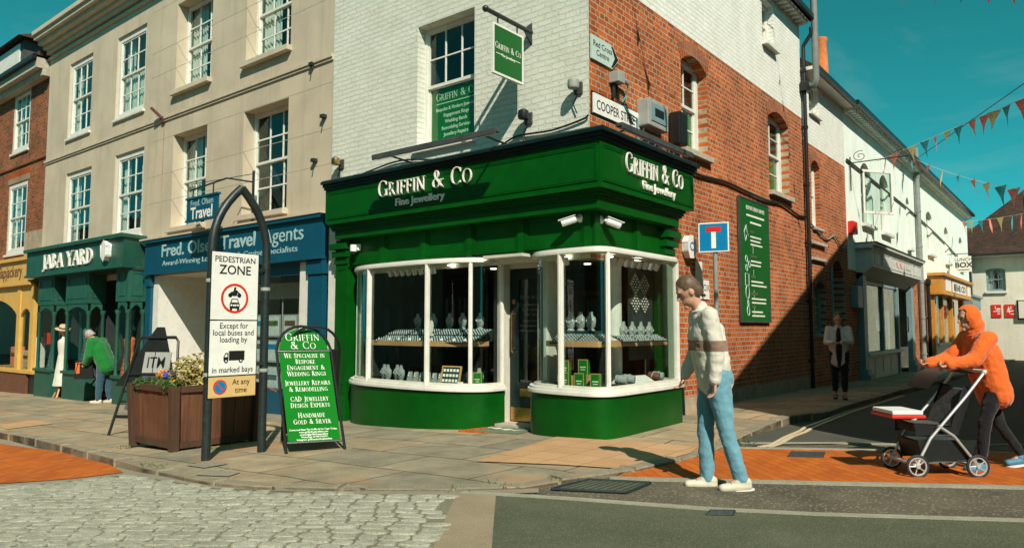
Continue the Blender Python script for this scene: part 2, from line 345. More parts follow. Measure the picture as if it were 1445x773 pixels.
def P3(pl, a, o, z): return (a, pl[1]-o, z) if pl[0] == 'A' else (pl[1]+o, a, z)
PA, PB = ('A', 0.0), ('B', 0.0)
def Fr(pl, a, o, z):                         # local frame (right, up, out) standing on a front
    x = Vector((1, 0, 0)) if pl[0] == 'A' else Vector((0, 1, 0)); n = Vector((0, -1, 0)) if pl[0] == 'A' else Vector((1, 0, 0))
    return frame(P3(pl, a, o, z), x, Vector((0, 0, 1)), n)
def frame(org, x, y, n):
    x, y, n = Vector(x).normalized(), Vector(y).normalized(), Vector(n).normalized()
    return Matrix(((x.x, y.x, n.x, org[0]), (x.y, y.y, n.y, org[1]), (x.z, y.z, n.z, org[2]), (0, 0, 0, 1)))
# ------------------------------------------------------------------ lettering
def sans(parent, txt, M, size, mat=LETTER, ext=.004, bold=0, align='CENTER', name='lettering', sx=1, line=1.0, shear=0, fit=None):
    c = bpy.data.curves.new('t', 'FONT'); c.body = txt; c.size = size; c.align_x = align; c.extrude = ext; c.offset = bold*size; c.shear = shear
    c.space_line = line; c.resolution_u = 3
    o = bpy.data.objects.new('t', c); COL.objects.link(o); bpy.context.view_layer.update()
    me = bpy.data.meshes.new_from_object(o.evaluated_get(bpy.context.evaluated_depsgraph_get())); bpy.data.objects.remove(o); bpy.data.curves.remove(c)
    me.name = name; me.materials.clear(); me.materials.append(mat); 
    if fit:
        xs = [v.co.x for v in me.vertices]; sx = fit/(max(xs)-min(xs))
    me.transform(M @ Matrix.Diagonal((sx, 1, 1, 1)))
    ob = bpy.data.objects.new(name, me); COL.objects.link(ob); adopt(ob, parent); return ob
T_, t_ = .135, .055
GL = {'A': (.80, [('l', .04, 0, .40, 1, t_), ('l', .38, 1, .72, 0, T_), ('l', .17, .36, .6, .36, t_), ('s', .06, 0), ('s', .72, 0)]),
 'B': (.68, [('l', .14, 0, .14, 1, T_), ('a', .24, .75, .25, .25, -90, 90), ('a', .26, .26, .32, .26, -90, 90), ('l', .14, .98, .26, .98, .04), ('l', .14, .5, .3, .5, t_), ('l', .14, .02, .3, .02, .04), ('s', .12, 0), ('s', .12, 1)]),
 'C': (.80, [('a', .46, .5, .42, .5, 48, 312), ('l', .74, .7, .74, .92, .05), ('l', .74, .1, .74, .22, .05)]),
 'D': (.86, [('l', .14, 0, .14, 1, T_), ('a', .28, .5, .5, .5, -90, 90), ('l', .1, .975, .3, .975, .05), ('l', .1, .025, .3, .025, .05), ('s', .12, 0), ('s', .12, 1)]),
 'E': (.62, [('l', .14, 0, .14, 1, T_), ('l', .1, .975, .56, .975, .05), ('l', .14, .52, .46, .52, .05), ('l', .1, .025, .6, .025, .05), ('l', .55, .84, .55, 1, .05), ('l', .585, 0, .585, .17, .05), ('l', .46, .43, .46, .61, .045), ('s', .12, 0), ('s', .12, 1)]),
 'F': (.58, [('l', .14, 0, .14, 1, T_), ('l', .1, .975, .54, .975, .05), ('l', .14, .52, .45, .52, .05), ('l', .53, .82, .53, 1, .05), ('l', .45, .43, .45, .61, .045), ('s', .13, 0), ('s', .12, 1)]),
 'G': (.90, [('a', .46, .5, .42, .5, 48, 312), ('l', .74, .72, .74, .92, .05), ('l', .76, .06, .76, .42, T_), ('s', .76, .42)]),
 'H': (.88, [('l', .14, 0, .14, 1, T_), ('l', .72, 0, .72, 1, T_), ('l', .14, .52, .72, .52, t_), ('s', .14, 0), ('s', .14, 1), ('s', .72, 0), ('s', .72, 1)]),
 'I': (.32, [('l', .16, 0, .16, 1, T_), ('s', .16, 0), ('s', .16, 1)]),
 'J': (.40, [('l', .24, -.02, .24, 1, T_), ('a', .1, -.05, .16, .16, -150, 10), ('s', .24, 1)]),
 'K': (.78, [('l', .14, 0, .14, 1, T_), ('l', .2, .46, .62, 1, t_), ('l', .3, .56, .70, 0, T_), ('s', .14, 0), ('s', .14, 1), ('s', .6, 1), ('s', .7, 0)]),
 'L': (.58, [('l', .14, 0, .14, 1, T_), ('l', .1, .025, .54, .025, .05), ('l', .53, 0, .53, .18, .05), ('s', .13, 0), ('s', .14, 1)]),
 'M': (1.0, [('l', .1, 0, .16, 1, t_), ('l', .16, 1, .48, .02, T_), ('l', .5, .02, .82, 1, t_), ('l', .84, 0, .84, 1, T_), ('s', .1, 0), ('s', .84, 0), ('s', .14, 1), ('s', .84, 1)]),
 'N': (.90, [('l', .13, 0, .13, 1, t_), ('l', .13, .97, .74, .03, T_), ('l', .75, 0, .75, 1, t_), ('s', .13, 0), ('s', .11, 1), ('s', .75, 1)]),
 'O': (.94, [('a', .47, .5, .43, .5, 0, 360)]),
 'P': (.64, [('l', .14, 0, .14, 1, T_), ('a', .24, .74, .34, .26, -90, 90), ('l', .1, .975, .26, .975, .05), ('l', .1, .5, .26, .5, .05), ('s', .14, 0), ('s', .12, 1)]),
 'Q': (.94, [('a', .47, .5, .43, .5, 0, 360), ('l', .5, .2, .9, -.16, .1)]),
 'R': (.76, [('l', .14, 0, .14, 1, T_), ('a', .24, .74, .32, .26, -90, 90), ('l', .1, .975, .26, .975, .05), ('l', .1, .5, .26, .5, .05), ('l', .32, .5, .68, 0, T_), ('s', .14, 0), ('s', .12, 1), ('s', .7, 0)]),
 'S': (.60, [('a', .3, .75, .24, .25, 25, 250), ('a', .3, .26, .26, .26, -160, 70), ('l', .2, .6, .42, .45, .12), ('l', .52, .72, .52, .92, .05), ('l', .06, .08, .06, .3, .05)]),
 'T': (.74, [('l', .37, 0, .37, 1, T_), ('l', .04, .975, .70, .975, .05), ('l', .06, .82, .06, 1, .05), ('l', .68, .82, .68, 1, .05), ('s', .37, 0)]),
 'U': (.84, [('l', .14, .3, .14, 1, T_), ('a', .42, .3, .285, .3, 180, 360), ('l', .70, .3, .70, 1, t_), ('s', .14, 1), ('s', .7, 1)]),
 'V': (.80, [('l', .08, 1, .40, 0, T_), ('l', .40, 0, .72, 1, t_), ('s', .08, 1), ('s', .72, 1)]),
 'W': (1.12, [('l', .08, 1, .34, 0, T_), ('l', .34, 0, .56, 1, t_), ('l', .56, 1, .82, 0, T_), ('l', .82, 0, 1.04, 1, t_), ('s', .08, 1), ('s', 1.04, 1)]),
 'X': (.78, [('l', .08, 1, .68, 0, T_), ('l', .08, 0, .68, 1, t_), ('s', .08, 0), ('s', .68, 0), ('s', .08, 1), ('s', .68, 1)]),
 'Y': (.76, [('l', .06, 1, .38, .48, T_), ('l', .70, 1, .38, .48, t_), ('l', .38, 0, .38, .5, T_), ('s', .38, 0), ('s', .08, 1), ('s', .7, 1)]),
 'Z': (.70, [('l', .08, .975, .64, .975, .05), ('l', .6, 1, .08, 0, T_), ('l', .06, .025, .64, .025, .05)]),
 '&': (.90, [('a', .34, .27, .30, .27, 0, 360), ('a', .36, .78, .19, .22, 0, 360), ('l', .28, .62, .84, 0, T_), ('l', .58, .17, .78, .46, t_), ('l', .66, .46, .9, .46, .045)]),
 ' ': (.42, []), '-': (.4, [('l', .05, .45, .35, .45, .08)])}
def serif(parent, txt, M, size, mat=LETTER, ext=.012, align='CENTER', name='lettering', sx=1, small=.80, track=.04, wt=1.0, fit=None):
    glyphs = []; x = 0
    if fit:
        w0 = sum(GL.get(c.upper(), GL['-'])[0]*size*(small if c.islower() else 1) for c in txt); sx = (fit-track*size*len(txt))/w0
    for ch in txt:
        sc = size*(small if ch.islower() else 1); adv, pr = GL.get(ch.upper(), GL['-']); glyphs.append((x, sc, pr)); x += adv*sc*sx+track*size
    x0 = {'CENTER': -x/2, 'LEFT': 0, 'RIGHT': -x}[align]; mb = MB(M); eps = 0
    def quad(p):
        nonlocal eps; eps = (eps+1) % 9
        mb.prism([(a, b, 0) for a, b in p], (0, 0, ext+eps*ext*.02))
    for gx, sc, pr in glyphs:
        def f(a, b): return (x0+gx+a*sc*sx, b*sc)
        for q in pr:
            if q[0] == 'l':
                _, ax, ay, bx, by, wd = q; wd *= wt; L = math.hypot(bx-ax, by-ay)
                if abs(by-ay) > .5*abs(bx-ax): hx, hy = wd/2*max(1, L/abs(by-ay)), 0
                else: hx, hy = 0, wd/2
                quad([f(ax-hx, ay-hy), f(bx-hx, by-hy), f(bx+hx, by+hy), f(ax+hx, ay+hy)])
            elif q[0] == 's': quad([f(q[1]-.13, q[2]-.022*wt), f(q[1]+.13, q[2]-.022*wt), f(q[1]+.13, q[2]+.022*wt), f(q[1]-.13, q[2]+.022*wt)])
            else:
                _, cx, cy, rx, ry, a0, a1 = q; n = max(6, int(abs(a1-a0)/22)); ring = []
                for i in range(n+1):
                    a = R(a0+(a1-a0)*i/n); wd = (t_+(T_-t_)*math.cos(a)**2)*wt
                    ring.append((f(cx+rx*math.cos(a), cy+ry*math.sin(a)), f(cx+(rx-wd)*math.cos(a), cy+(ry-wd*.9)*math.sin(a))))
                eps = (eps+1) % 9; e = ext+eps*ext*.02; vs = []
                for o_, i_ in ring: vs += [(*o_, 0), (*i_, 0), (*i_, e), (*o_, e)]
                fs = [(4*i+j, 4*i+(j+1) % 4, 4*i+4+(j+1) % 4, 4*i+4+j) for i in range(n) for j in range(4)]+[(0, 1, 2, 3), (4*n+3, 4*n+2, 4*n+1, 4*n)]
                mb.add(vs, fs)
    return mb.build(name, mat, parent)
# ------------------------------------------------------------------ ground patches
def patch(name, pts, h, off, mat, kind='structure', skirt=0, step=1.0):
    bm = bmesh.new(); P = [Vector((x, y, 0)) for x, y in pts]
    vs = [bm.verts.new(p) for p in P]
    for t in tessellate_polygon([P]):
        try: bm.faces.new([vs[i] for i in t])
        except ValueError: pass
    xs = [p.x for p in P]; ys = [p.y for p in P]
    for ax, lo, hi in ((0, min(xs), max(xs)), (1, min(ys), max(ys))):
        st = max(step, (hi-lo)/90); k = math.floor(lo/st)*st+.013
        while k < hi:
            if k > lo:
                nrm = (1, 0, 0) if ax == 0 else (0, 1, 0); co = (k, 0, 0) if ax == 0 else (0, k, 0)
                bmesh.ops.bisect_plane(bm, geom=bm.verts[:]+bm.edges[:]+bm.faces[:], plane_co=co, plane_no=nrm)
            k += st
    for f in bm.faces:
        f.normal_update()
        if f.normal.z < 0: f.normal_flip()
    if skirt:
        ed = [e for e in bm.edges if len(e.link_faces) == 1]
        ret = bmesh.ops.extrude_edge_only(bm, edges=ed)
        nv = [g for g in ret['geom'] if isinstance(g, bmesh.types.BMVert)]
    else: nv = []
    nvs = set(nv)
    for v in bm.verts: v.co.z = h(v.co.x, v.co.y)+off-(skirt if v in nvs else 0)
    me = bpy.data.meshes.new(name); bm.to_mesh(me); bm.free(); me.materials.append(mat)
    o = bpy.data.objects.new(name, me); COL.objects.link(o); tag(o, kind=kind); return o
def band(name, line, w0, h, off, mat, thick=.12, side=1):   # strip following a line, w0 wide to one side
    P = [Vector((x, y, 0)) for x, y in line]; mb = MB(); L = []; seg = name == 'kerb'
    Q = [P[0]]
    for a, b in zip(P, P[1:]):
        n = max(1, int((b-a).length/.35)); Q += [a.lerp(b, i/n) for i in range(1, n+1)]
    for i, p in enumerate(Q):
        d = (Q[min(i+1, len(Q)-1)]-Q[max(0, i-1)]).normalized(); nrm = Vector((-d.y, d.x, 0))*side; q = p+nrm*w0
        L.append((p, q))
    for p, q in L:
        zp, zq = h(p.x, p.y)+off, h(q.x, q.y)+off
        mb.v += [(p.x, p.y, zp-thick), (p.x, p.y, zp), (q.x, q.y, zq), (q.x, q.y, zq-thick)]
    if seg:                                 # separate kerb stones with open joints
        V = mb.v; mb = MB(); i = 0; rk = random.Random(5)
        while i < len(L)-1:
            n = rk.choice([2, 3, 3]); e = min(len(L)-1, i+n); ring = [[Vector(V[4*k+j]) for j in range(4)] for k in range(i, e+1)]; dz = rk.uniform(-.006, .008); dx = Vector((0, 0, dz))
            for a, b in ((0, 1), (-1, -2)): ring[a] = [p.lerp(q, .03) for p, q in zip(ring[a], ring[b])]
            k0 = len(mb.v)
            for rg in ring: mb.v += [tuple(p+dx) for p in rg]
            m = len(ring); mb.f += [(k0+4*a+j, k0+4*a+(j+1) % 4, k0+4*a+4+(j+1) % 4, k0+4*a+4+j) for a in range(m-1) for j in range(4)]+[(k0, k0+1, k0+2, k0+3), (k0+4*m-1, k0+4*m-2, k0+4*m-3, k0+4*m-4)]; i = e
        return tag(mb.build(name, mat, bevel=.012), kind='structure')
    for i in range(len(L)-1):
        for j in range(3): mb.f.append((4*i+j, 4*i+j+1, 4*i+5+j, 4*i+4+j))
    mb.f += [(0, 1, 2, 3), (4*len(L)-1, 4*len(L)-2, 4*len(L)-3, 4*len(L)-4)]
    return tag(mb.build(name, mat), kind='structure')

# ================================================================== GROUND
def GG(pts, h=hr): return [G(x, y, h) for x, y in pts]
patch('ground', [(-150, -120), (130, -120), (130, 250), (-150, 250)], hr, -.06, ASPH)
patch('road', [(-26, -14), (14, -14), (14, 46), (-26, 46)], hr, 0, CHIP, step=.5)
patch('side_street', GG([(1038, 632), (1100, 628), (1445, 628), (1560, 628)])+[(6.2, 6), (6.2, 40.5), (.9, 40.5), (.9, 4)], hr, .010, ASPH2, step=.5)
patch('gutter', GG([(-220, 612), (0, 618), (222, 669), (345, 690), (645, 692), (760, 690), (760, 696), (690, 699), (645, 700), (520, 699), (300, 690), (170, 672), (0, 690), (-220, 700)]), hr, .010, GUTT, step=.5)
patch('cobble_bed', GG([(-260, 706), (0, 686), (100, 679), (172, 670), (230, 677), (300, 688), (400, 694), (520, 697), (645, 699), (632, 725), (612, 773), (540, 960), (-260, 960)]), hr, .006, JOINT, step=.5)
patch('paver_band', GG([(645, 699), (700, 699.5), (697, 735), (694, 773), (684, 1100), (500, 1100), (612, 773), (632, 725)]), hr, .014, SLABC, step=.5)
patch('carriageway', GG([(700, 700), (800, 707), (1000, 722), (1150, 729), (1445, 738), (1800, 748), (1800, 1100), (684, 1100), (694, 773)]), hr, .010, ASPH, step=.5)
patch('orange_paving', GG([(-260, 612), (0, 627), (40, 633), (100, 640), (150, 654), (174, 668), (100, 677), (0, 684), (-260, 705)]), hr, .018, ORPAVE, step=.5)
patch('crossing_paving', GG([(868, 674), (905, 663), (960, 650), (1005, 638), (1037, 634), (1445, 642), (1700, 648), (1700, 693), (1445, 686.5), (1040, 678), (920, 675)]), hr, .014, ORPAVE, step=.5)
band('kerb_strip', GG([(655, 694), (700, 697), (800, 703), (1000, 717.5), (1150, 725), (1445, 734), (1750, 744)]), .085, hr, .016, STRIP, .02, -1)
band('kerb_line', GG([(860, 675), (1040, 679), (1240, 683.5), (1445, 688), (1750, 695)]), .085, hr, .022, STRIP, .02, -1)
band('flush_kerb', GG([(1036, 634), (1240, 637.5), (1445, 642), (1750, 648)]), .10, hr, .020, STRIP, .02, 1)
band('flush_kerb', GG([(1046, 627), (1240, 627.5), (1445, 628.5), (1750, 630)]), .07, hr, .018, STRIP, .02, 1)
for pts in ([(1068, 632.5), (1086, 629), (1106, 618), (1134, 604), (1160, 594.5), (1225, 571), (1268, 558)], [(1083, 632.5), (1099, 627), (1117, 617), (1142, 606), (1162, 597.5), (1230, 572.5), (1274, 559)]):
    tag(band('road_line', GG(pts), .042, hr, .024, LINE, .012, -1), kind='structure')
# setts: one sheet of separately tipped stones, clipped to the bed
def inside(p, poly):
    c = False; j = len(poly)-1
    for i in range(len(poly)):
        if (poly[i][1] > p[1]) != (poly[j][1] > p[1]) and p[0] < (poly[j][0]-poly[i][0])*(p[1]-poly[i][1])/(poly[j][1]-poly[i][1])+poly[i][0]: c = not c
        j = i
    return c
bed = GG([(-240, 708), (0, 688), (100, 681), (172, 672), (230, 679), (300, 690), (400, 696), (520, 699), (640, 700), (628, 725), (608, 773), (540, 950), (-240, 950)])
mb = MB(); ang = R(33); ca, sa = math.cos(ang), math.sin(ang); rnd = random.Random(3)
v = -9.0
while v < 9:
    dw = rnd.uniform(.10, .13); u_ = -14+rnd.uniform(0, .3)
    while u_ < 9:
        L = rnd.uniform(.13, .23); cx_, cy_ = u_+L/2, v+dw/2+.03*math.sin(u_*1.3)
        X0, Y0 = ca*cx_-sa*cy_, sa*cx_+ca*cy_
        if inside((X0, Y0), bed):
            hx, hy = L/2-.006, dw/2-.0055; zt = hr(X0, Y0)+.016+rnd.uniform(-.0045, .0045); tx, ty = rnd.uniform(-.035, .035), rnd.uniform(-.05, .05); rot = rnd.uniform(-.05, .05)
            ring = []
            for k in range(10):
                a = 2*math.pi*k/10+rnd.uniform(-.15, .15); q = 4.5; c_, s_ = math.cos(a), math.sin(a)
                rr = (abs(c_)**q+abs(s_)**q)**(-1/q)*rnd.uniform(.9, 1.04); ring.append((c_*rr, s_*rr))
            vs = []
            for sc_, dz in ((1.0, -.03), (.985, -.006), (.89, .0015)):
                for a_, b_ in ring:
                    lx, ly = a_*hx*sc_, b_*hy*sc_; lx, ly = lx*math.cos(rot)-ly*math.sin(rot), lx*math.sin(rot)+ly*math.cos(rot)
                    gx, gy = cx_+lx, cy_+ly
                    vs.append((ca*gx-sa*gy, sa*gx+ca*gy, zt+dz+tx*lx+ty*ly))
            vs.append((X0, Y0, zt+.0025)); n = 10
            fs = [(i*n+k, i*n+(k+1) % n, (i+1)*n+(k+1) % n, (i+1)*n+k) for i in range(2) for k in range(n)]+[(2*n+k, 2*n+(k+1) % n, 3*n) for k in range(n)]
            mb.add(vs, fs)
        u_ += L
    v += dw
tag(mb.build('cobblestones', SETT, None, smooth=True, norm=False), kind='structure')
# pavements
KFRONT = [(-240, 585), (0, 610), (40, 617), (100, 631), (150, 644), (190, 656), (222, 664), (262, 673), (300, 680), (360, 685.5), (480, 688.5), (640, 689), (740, 686), (790, 678), (850, 670), (895, 663), (960, 648.5), (1005, 636.5), (1034, 622)]
kf = GG(KFRONT, hp); ks = GG([(1060, 610), (1084.5, 599), (1103, 592), (1119, 587), (1171, 580)], hp)
side_x = ks[-1][0]
kline = kf+ks+[(side_x-.05, 12), (side_x-.1, 20), (side_x, 39)]
patch('pavement', kline+[(-3, 39), (-3, 3), (-40, 3), (-40, kf[0][1])], hp, 0, PAVE, skirt=.3, step=.5)
band('kerb', kline, .15, hp, .006, KERBM, .16, 1)
patch('tactile_paving', GG([(672, 652), (785, 617), (860, 622), (985, 631.5), (975, 640), (930, 652), (886, 663)], hp), hp, .012, TACT, step=.5)
patch('street_end', [(-14, 39), (30, 39), (30, 60), (-14, 60)], hr, .02, ASPH2)
for x0, x1 in ((-15.6, -14.9), (-10.4, -9.6)):
    pass
for pts in ([(262, 657), (300, 652), (322, 655), (288, 661)], [(296, 664), (340, 667), (322, 673), (276, 671)], [(-5, 600), (50, 593), (75, 598), (10, 606)]):
    patch('repair_slab', GG(pts, hp), hp, .010, TACT if pts[0][0] < 0 else GUTT)
# drains and covers
def grate(name, label, pts, h, off, bars, mat=IRON):
    P = GG(pts, h); o = thing(name, label, 'drain', (P[0][0], P[0][1], h(*P[0])))
    a, b, c, d = [Vector((x, y, h(x, y)+off)) for x, y in P]
    mb = MB()
    for p, q in ((a, b), (b, c), (c, d), (d, a)): mb.tube([p, q], .009, 4)
    mb.build('frame', mat, o); mb = MB()
    for i in range(1, bars):
        f = i/bars; mb.tube([a.lerp(b, f), d.lerp(c, f)], .006, 4)
    mb.build('bars', mat, o)
    MB().prism([p-Vector((0, 0, off-.006)) for p in (a, b, c, d)], (0, 0, .006)).build('pit', BLACK, o)
grate('road_drain', 'black slotted drain set in the orange crossing paving', [(1112, 646), (1117, 639.5), (1164, 640.5), (1161, 647)][0:4], hr, .019, 6)
grate('road_drain', 'small rusty drain cover beside the pale strip in the asphalt', [(997, 728), (1002, 722.5), (1037, 723), (1034, 729)], hr, .014, 5)
P = GG([(778, 692), (832, 678.5), (918, 683), (884, 697)], hr); o = thing('utility_cover', 'large worn rectangular utility cover in an iron frame by the dropped kerb', 'manhole cover', (*P[0], hr(*P[0])))
Q = [Vector((x, y, hr(x, y)+.014)) for x, y in P]; mb = MB()
for i in range(4): mb.tube([Q[i], Q[(i+1) % 4]], .013, 4)
mb.build('frame', IRON, o); MB().prism([q-Vector((0, 0, .010)) for q in Q], (0, 0, .008)).build('plate', ASPH, o)
mb = MB()
for i in range(1, 9): mb.tube([Q[0].lerp(Q[3], i/9)-Vector((0, 0, .004)), Q[1].lerp(Q[2], i/9)-Vector((0, 0, .004))], .007, 4)
mb.build('ribs', IRON, o)
# ================================================================== BUILDINGS
def wall(parent, name, pl, outline, holes, mat, rev=.15):
    loops = [[Vector((a, z, 0)) for a, z in outline]]; mb = MB()
    for hl in holes:
        a0, a1, z0, z1 = hl[:4]; sag = hl[4] if len(hl) > 4 else 0; dep = hl[5] if len(hl) > 5 else rev
        lp = [(a0, z0), (a1, z0), (a1, z1)]
        if sag:
            for i in range(1, 12):
                u = 1-2*i/12; lp.append(((a0+a1)/2+u*(a1-a0)/2, z1+sag*(1-u*u)))
        lp.append((a0, z1)); loops.append([Vector((a, z, 0)) for a, z in lp])
        n = len(lp); k = len(mb.v); mb.v += [P3(pl, a, 0, z) for a, z in lp]+[P3(pl, a, -dep, z) for a, z in lp]
        mb.f += [(k+i, k+(i+1) % n, k+n+(i+1) % n, k+n+i) for i in range(n)]
    flat = [p for l_ in loops for p in l_]; k = len(mb.v); mb.v += [P3(pl, p.x, 0, p.y) for p in flat]
    mb.f += [tuple(k+i for i in t) for t in tessellate_polygon(loops)]
    o = mb.build(name, mat, parent, norm=False)
    bm = bmesh.new(); bm.from_mesh(o.data); bmesh.ops.remove_doubles(bm, verts=bm.verts, dist=1e-4); bmesh.ops.recalc_face_normals(bm, faces=bm.faces); bm.to_mesh(o.data); bm.free()
    return o
def sash(parent, pl, a0, a1, z0, z1, rev=.15, cols=3, rt=2, rb=2, fw=.06, sill=.06, silld=.08, curt='half', mat=None, sag=0, split=.5, drop=0, name='window', depth=.9, seed=None, sillm=None, bar=.022, colsb=None):
    mat = mat or WHITE; rn = random.Random(seed if seed is not None else int(a0*100)+int(z0*37)); z1 += sag
    o0 = -rev-.09; mb = MB(); q = (pl, )
    mb.ab(pl, a0, a0+fw, o0, -rev, z0, z1); mb.ab(pl, a1-fw, a1, o0, -rev, z0, z1); mb.ab(pl, a0+fw, a1-fw, o0, -rev, z1-fw, z1); mb.ab(pl, a0+fw, a1-fw, o0, -rev, z0, z0+fw*1.1)
    i0, i1 = a0+fw, a1-fw; zm = z0+(z1-z0)*split
    st = .035
    for (b0, b1, oo, rows) in ((zm, z1-fw, -rev-.03, rt), (z0+fw*1.1, zm+.03, -rev-.06, rb)):
        if oo < -rev-.04: pass
        d = -drop if b0 == zm else 0
        mb.ab(pl, i0, i0+st, oo-.025, oo+.012, b0+d, b1+d); mb.ab(pl, i1-st, i1, oo-.025, oo+.012, b0+d, b1+d)
        mb.ab(pl, i0+st, i1-st, oo-.025, oo+.014, b0+d, b0+d+.05); mb.ab(pl, i0+st, i1-st, oo-.025, oo+.012, b1+d-.04, b1+d)
        nc = cols if b0 == zm or colsb is None else colsb
        for c in range(1, nc):
            x = i0+st+(i1-i0-2*st)*c/nc; mb.ab(pl, x-bar/2, x+bar/2, oo-.018, oo+.006, b0+d+.05, b1+d-.04)
        for r_ in range(1, rows):
            z = b0+d+.05+(b1-b0-.09)*r_/rows; mb.ab(pl, i0+st, i1-st, oo-.017, oo+.004, z-bar/2, z+bar/2)
    wdw = mb.build(name, mat, parent)
    g = MB(); g.ab(pl, i0, i1, -rev-.042, -rev-.038, zm-drop, z1-fw-drop); g.ab(pl, i0, i1, -rev-.073, -rev-.069, z0+fw, zm+.02); g.build('pane', WGLASS, wdw)
    rm = MB(); A0, A1, Z0, Z1, O0, O1 = a0+.005, a1-.005, z0, z1, o0-depth, o0-.001
    vs = [P3(pl, a, o_, z) for a in (A0, A1) for o_ in (O0, O1) for z in (Z0, Z1)]
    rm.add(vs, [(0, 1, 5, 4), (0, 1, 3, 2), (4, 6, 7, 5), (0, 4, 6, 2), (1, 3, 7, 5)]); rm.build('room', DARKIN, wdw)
    if curt:
        cm = MB()
        def folds(x0, x1, zb, zt, oo):
            n = max(4, int((x1-x0)/.03)); P = [P3(pl, x0+(x1-x0)*i/n, oo+.018*math.sin(i*1.7+rn.random()*1.2)+.012*rn.random(), 0) for i in range(n+1)]; k = len(cm.v)
            for p in P: cm.v += [(p[0], p[1], zb), (p[0], p[1], zt)]
            cm.f += [(k+2*i, k+2*i+1, k+2*i+3, k+2*i+2) for i in range(n)]
        W = i1-i0
        if curt == 'half': folds(i0, i0+W*.28, z0, z1, o0-.07); folds(i1-W*.28, i1, z0, z1, o0-.07)
        elif curt == 'net': folds(i0, i1, z0, zm+.1, o0-.06); folds(i0, i0+W*.3, z0, z1, o0-.1)
        elif curt == 'full': folds(i0, i1, z0, z1, o0-.08)
        elif curt == 'left': folds(i0, i0+W*.42, z0, z1, o0-.07)
        elif curt == 'blind': cm.ab(pl, i0, i1, o0-.06, o0-.05, z0+(z1-z0)*rn.uniform(.5, .62), z1)
        cm.build('curtain', CURT if curt != 'blind' else BLIND, wdw, norm=False)
    if sill: MB().ab(pl, a0-.05, a1+.05, -rev+.002, silld, z0-sill, z0+.003).build('sill', sillm or mat, wdw, bevel=.006)
    return wdw
def arch_head(parent, pl, a0, a1, z1, sag, mat, t=.24, name='arch'):
    mb = MB(); n = 14
    for i in range(n):
        pts = []
        for u, e in ((i/n, 0), ((i+1)/n, 0), ((i+1)/n, t), (i/n, t)):
            s = 2*u-1; a = (a0+a1)/2+s*((a1-a0)/2+e*.45*abs(s)); pts.append(P3(pl, a, .002+(i % 2)*.003, z1+sag*(1-s*s)+e))
        nrm = (0, -1, 0) if pl[0] == 'A' else (1, 0, 0); mb.prism(pts, [c*.006 for c in nrm])
    return mb.build(name, mat, parent)
# ------------------------------------------------------------------ corner jewellery shop building
S = thing('jewellery_shop_building', 'corner building of white painted and orange brick over a dark green jewellery shopfront', 'building', (0, 0, .05))
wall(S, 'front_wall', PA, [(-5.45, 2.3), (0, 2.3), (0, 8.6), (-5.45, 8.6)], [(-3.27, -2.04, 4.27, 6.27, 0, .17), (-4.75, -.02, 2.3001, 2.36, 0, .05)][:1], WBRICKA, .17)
ZB = 6.28
BW = [(2.80, 3.82, 4.33, 5.80, .18, .17), (6.92, 8.22, 4.24, 5.82, .20, .17)]
wall(S, 'side_wall', PB, [(0, 2.3), (1.75, 2.3), (1.75, -.2), (9.25, -.2), (9.25, ZB), (0, ZB)], BW, BRICKB, .13)
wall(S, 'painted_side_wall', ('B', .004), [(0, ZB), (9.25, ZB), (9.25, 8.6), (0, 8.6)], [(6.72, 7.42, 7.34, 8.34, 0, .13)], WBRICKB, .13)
sash(S, PA, -3.27, -2.04, 4.27, 6.27, .17, 3, 2, 1, curt=None, sill=.09, silld=.07, split=.50, fw=.05, colsb=1)
for b in BW: sash(S, PB, b[0], b[1], b[2], b[3], .17, 2, 2, 2, curt=None, sag=.16, fw=.08, sill=.09, silld=.10, sillm=STONE); arch_head(S, PB, b[0], b[1], b[3], b[4], BRICKARCH)
sash(S, ('B', .004), 6.72, 7.42, 7.34, 8.34, .13, 2, 1, 1, curt='net', sill=.07, silld=.12)
MB().plan([(.002, 1.8), (.05, 1.8), (.05, 9.2), (.002, 9.2)], -.25, .30).build('plinth', PLINTH, S, bevel=.01)
MB().box(-5.44, -.2, .25, 9.2, 4.0, 4.1).build('upper_floor', DARKIN, S)
# green poster blinds seen in the side windows and the front window poster
for b in BW:
    mb = MB()
    for k in range(3): mb.ab(PB, b[0]+.07+k*(b[1]-b[0]-.14)/3, b[0]+.05+(k+.93)*(b[1]-b[0]-.14)/3, -.256-.003*(k % 2), -.250, b[2]+.1, b[2]+.78)
    mb.build('window_poster', BOARDG, S)
p = MB().ab(PA, -3.19, -2.11, -.258, -.252, 4.33, 5.27).build('window_poster', BOARDG, S)
M = lambda x, z: Fr(PA, x, -.2515, z)
serif(p, 'Griffin & Co', M(-2.64, 5.06), .125, LETTER, .002, track=.05, fit=.9, wt=.85)
MB().ab(PA, -3.08, -2.2, -.252, -.250, 5.0, 5.012).ab(PA, -3.08, -2.2, -.252, -.250, 4.40, 4.412).build('rule', LETTER, p)
for i, t in enumerate(['Bespoke & Modern Jewellery', 'Engagement Rings', 'Wedding Bands', 'Remodeling Services', 'Jewellery Repairs']):
    sans(p, t, M(-2.65, 4.885-.105*i), .082, ext=.001, bold=.012, sx=.92)
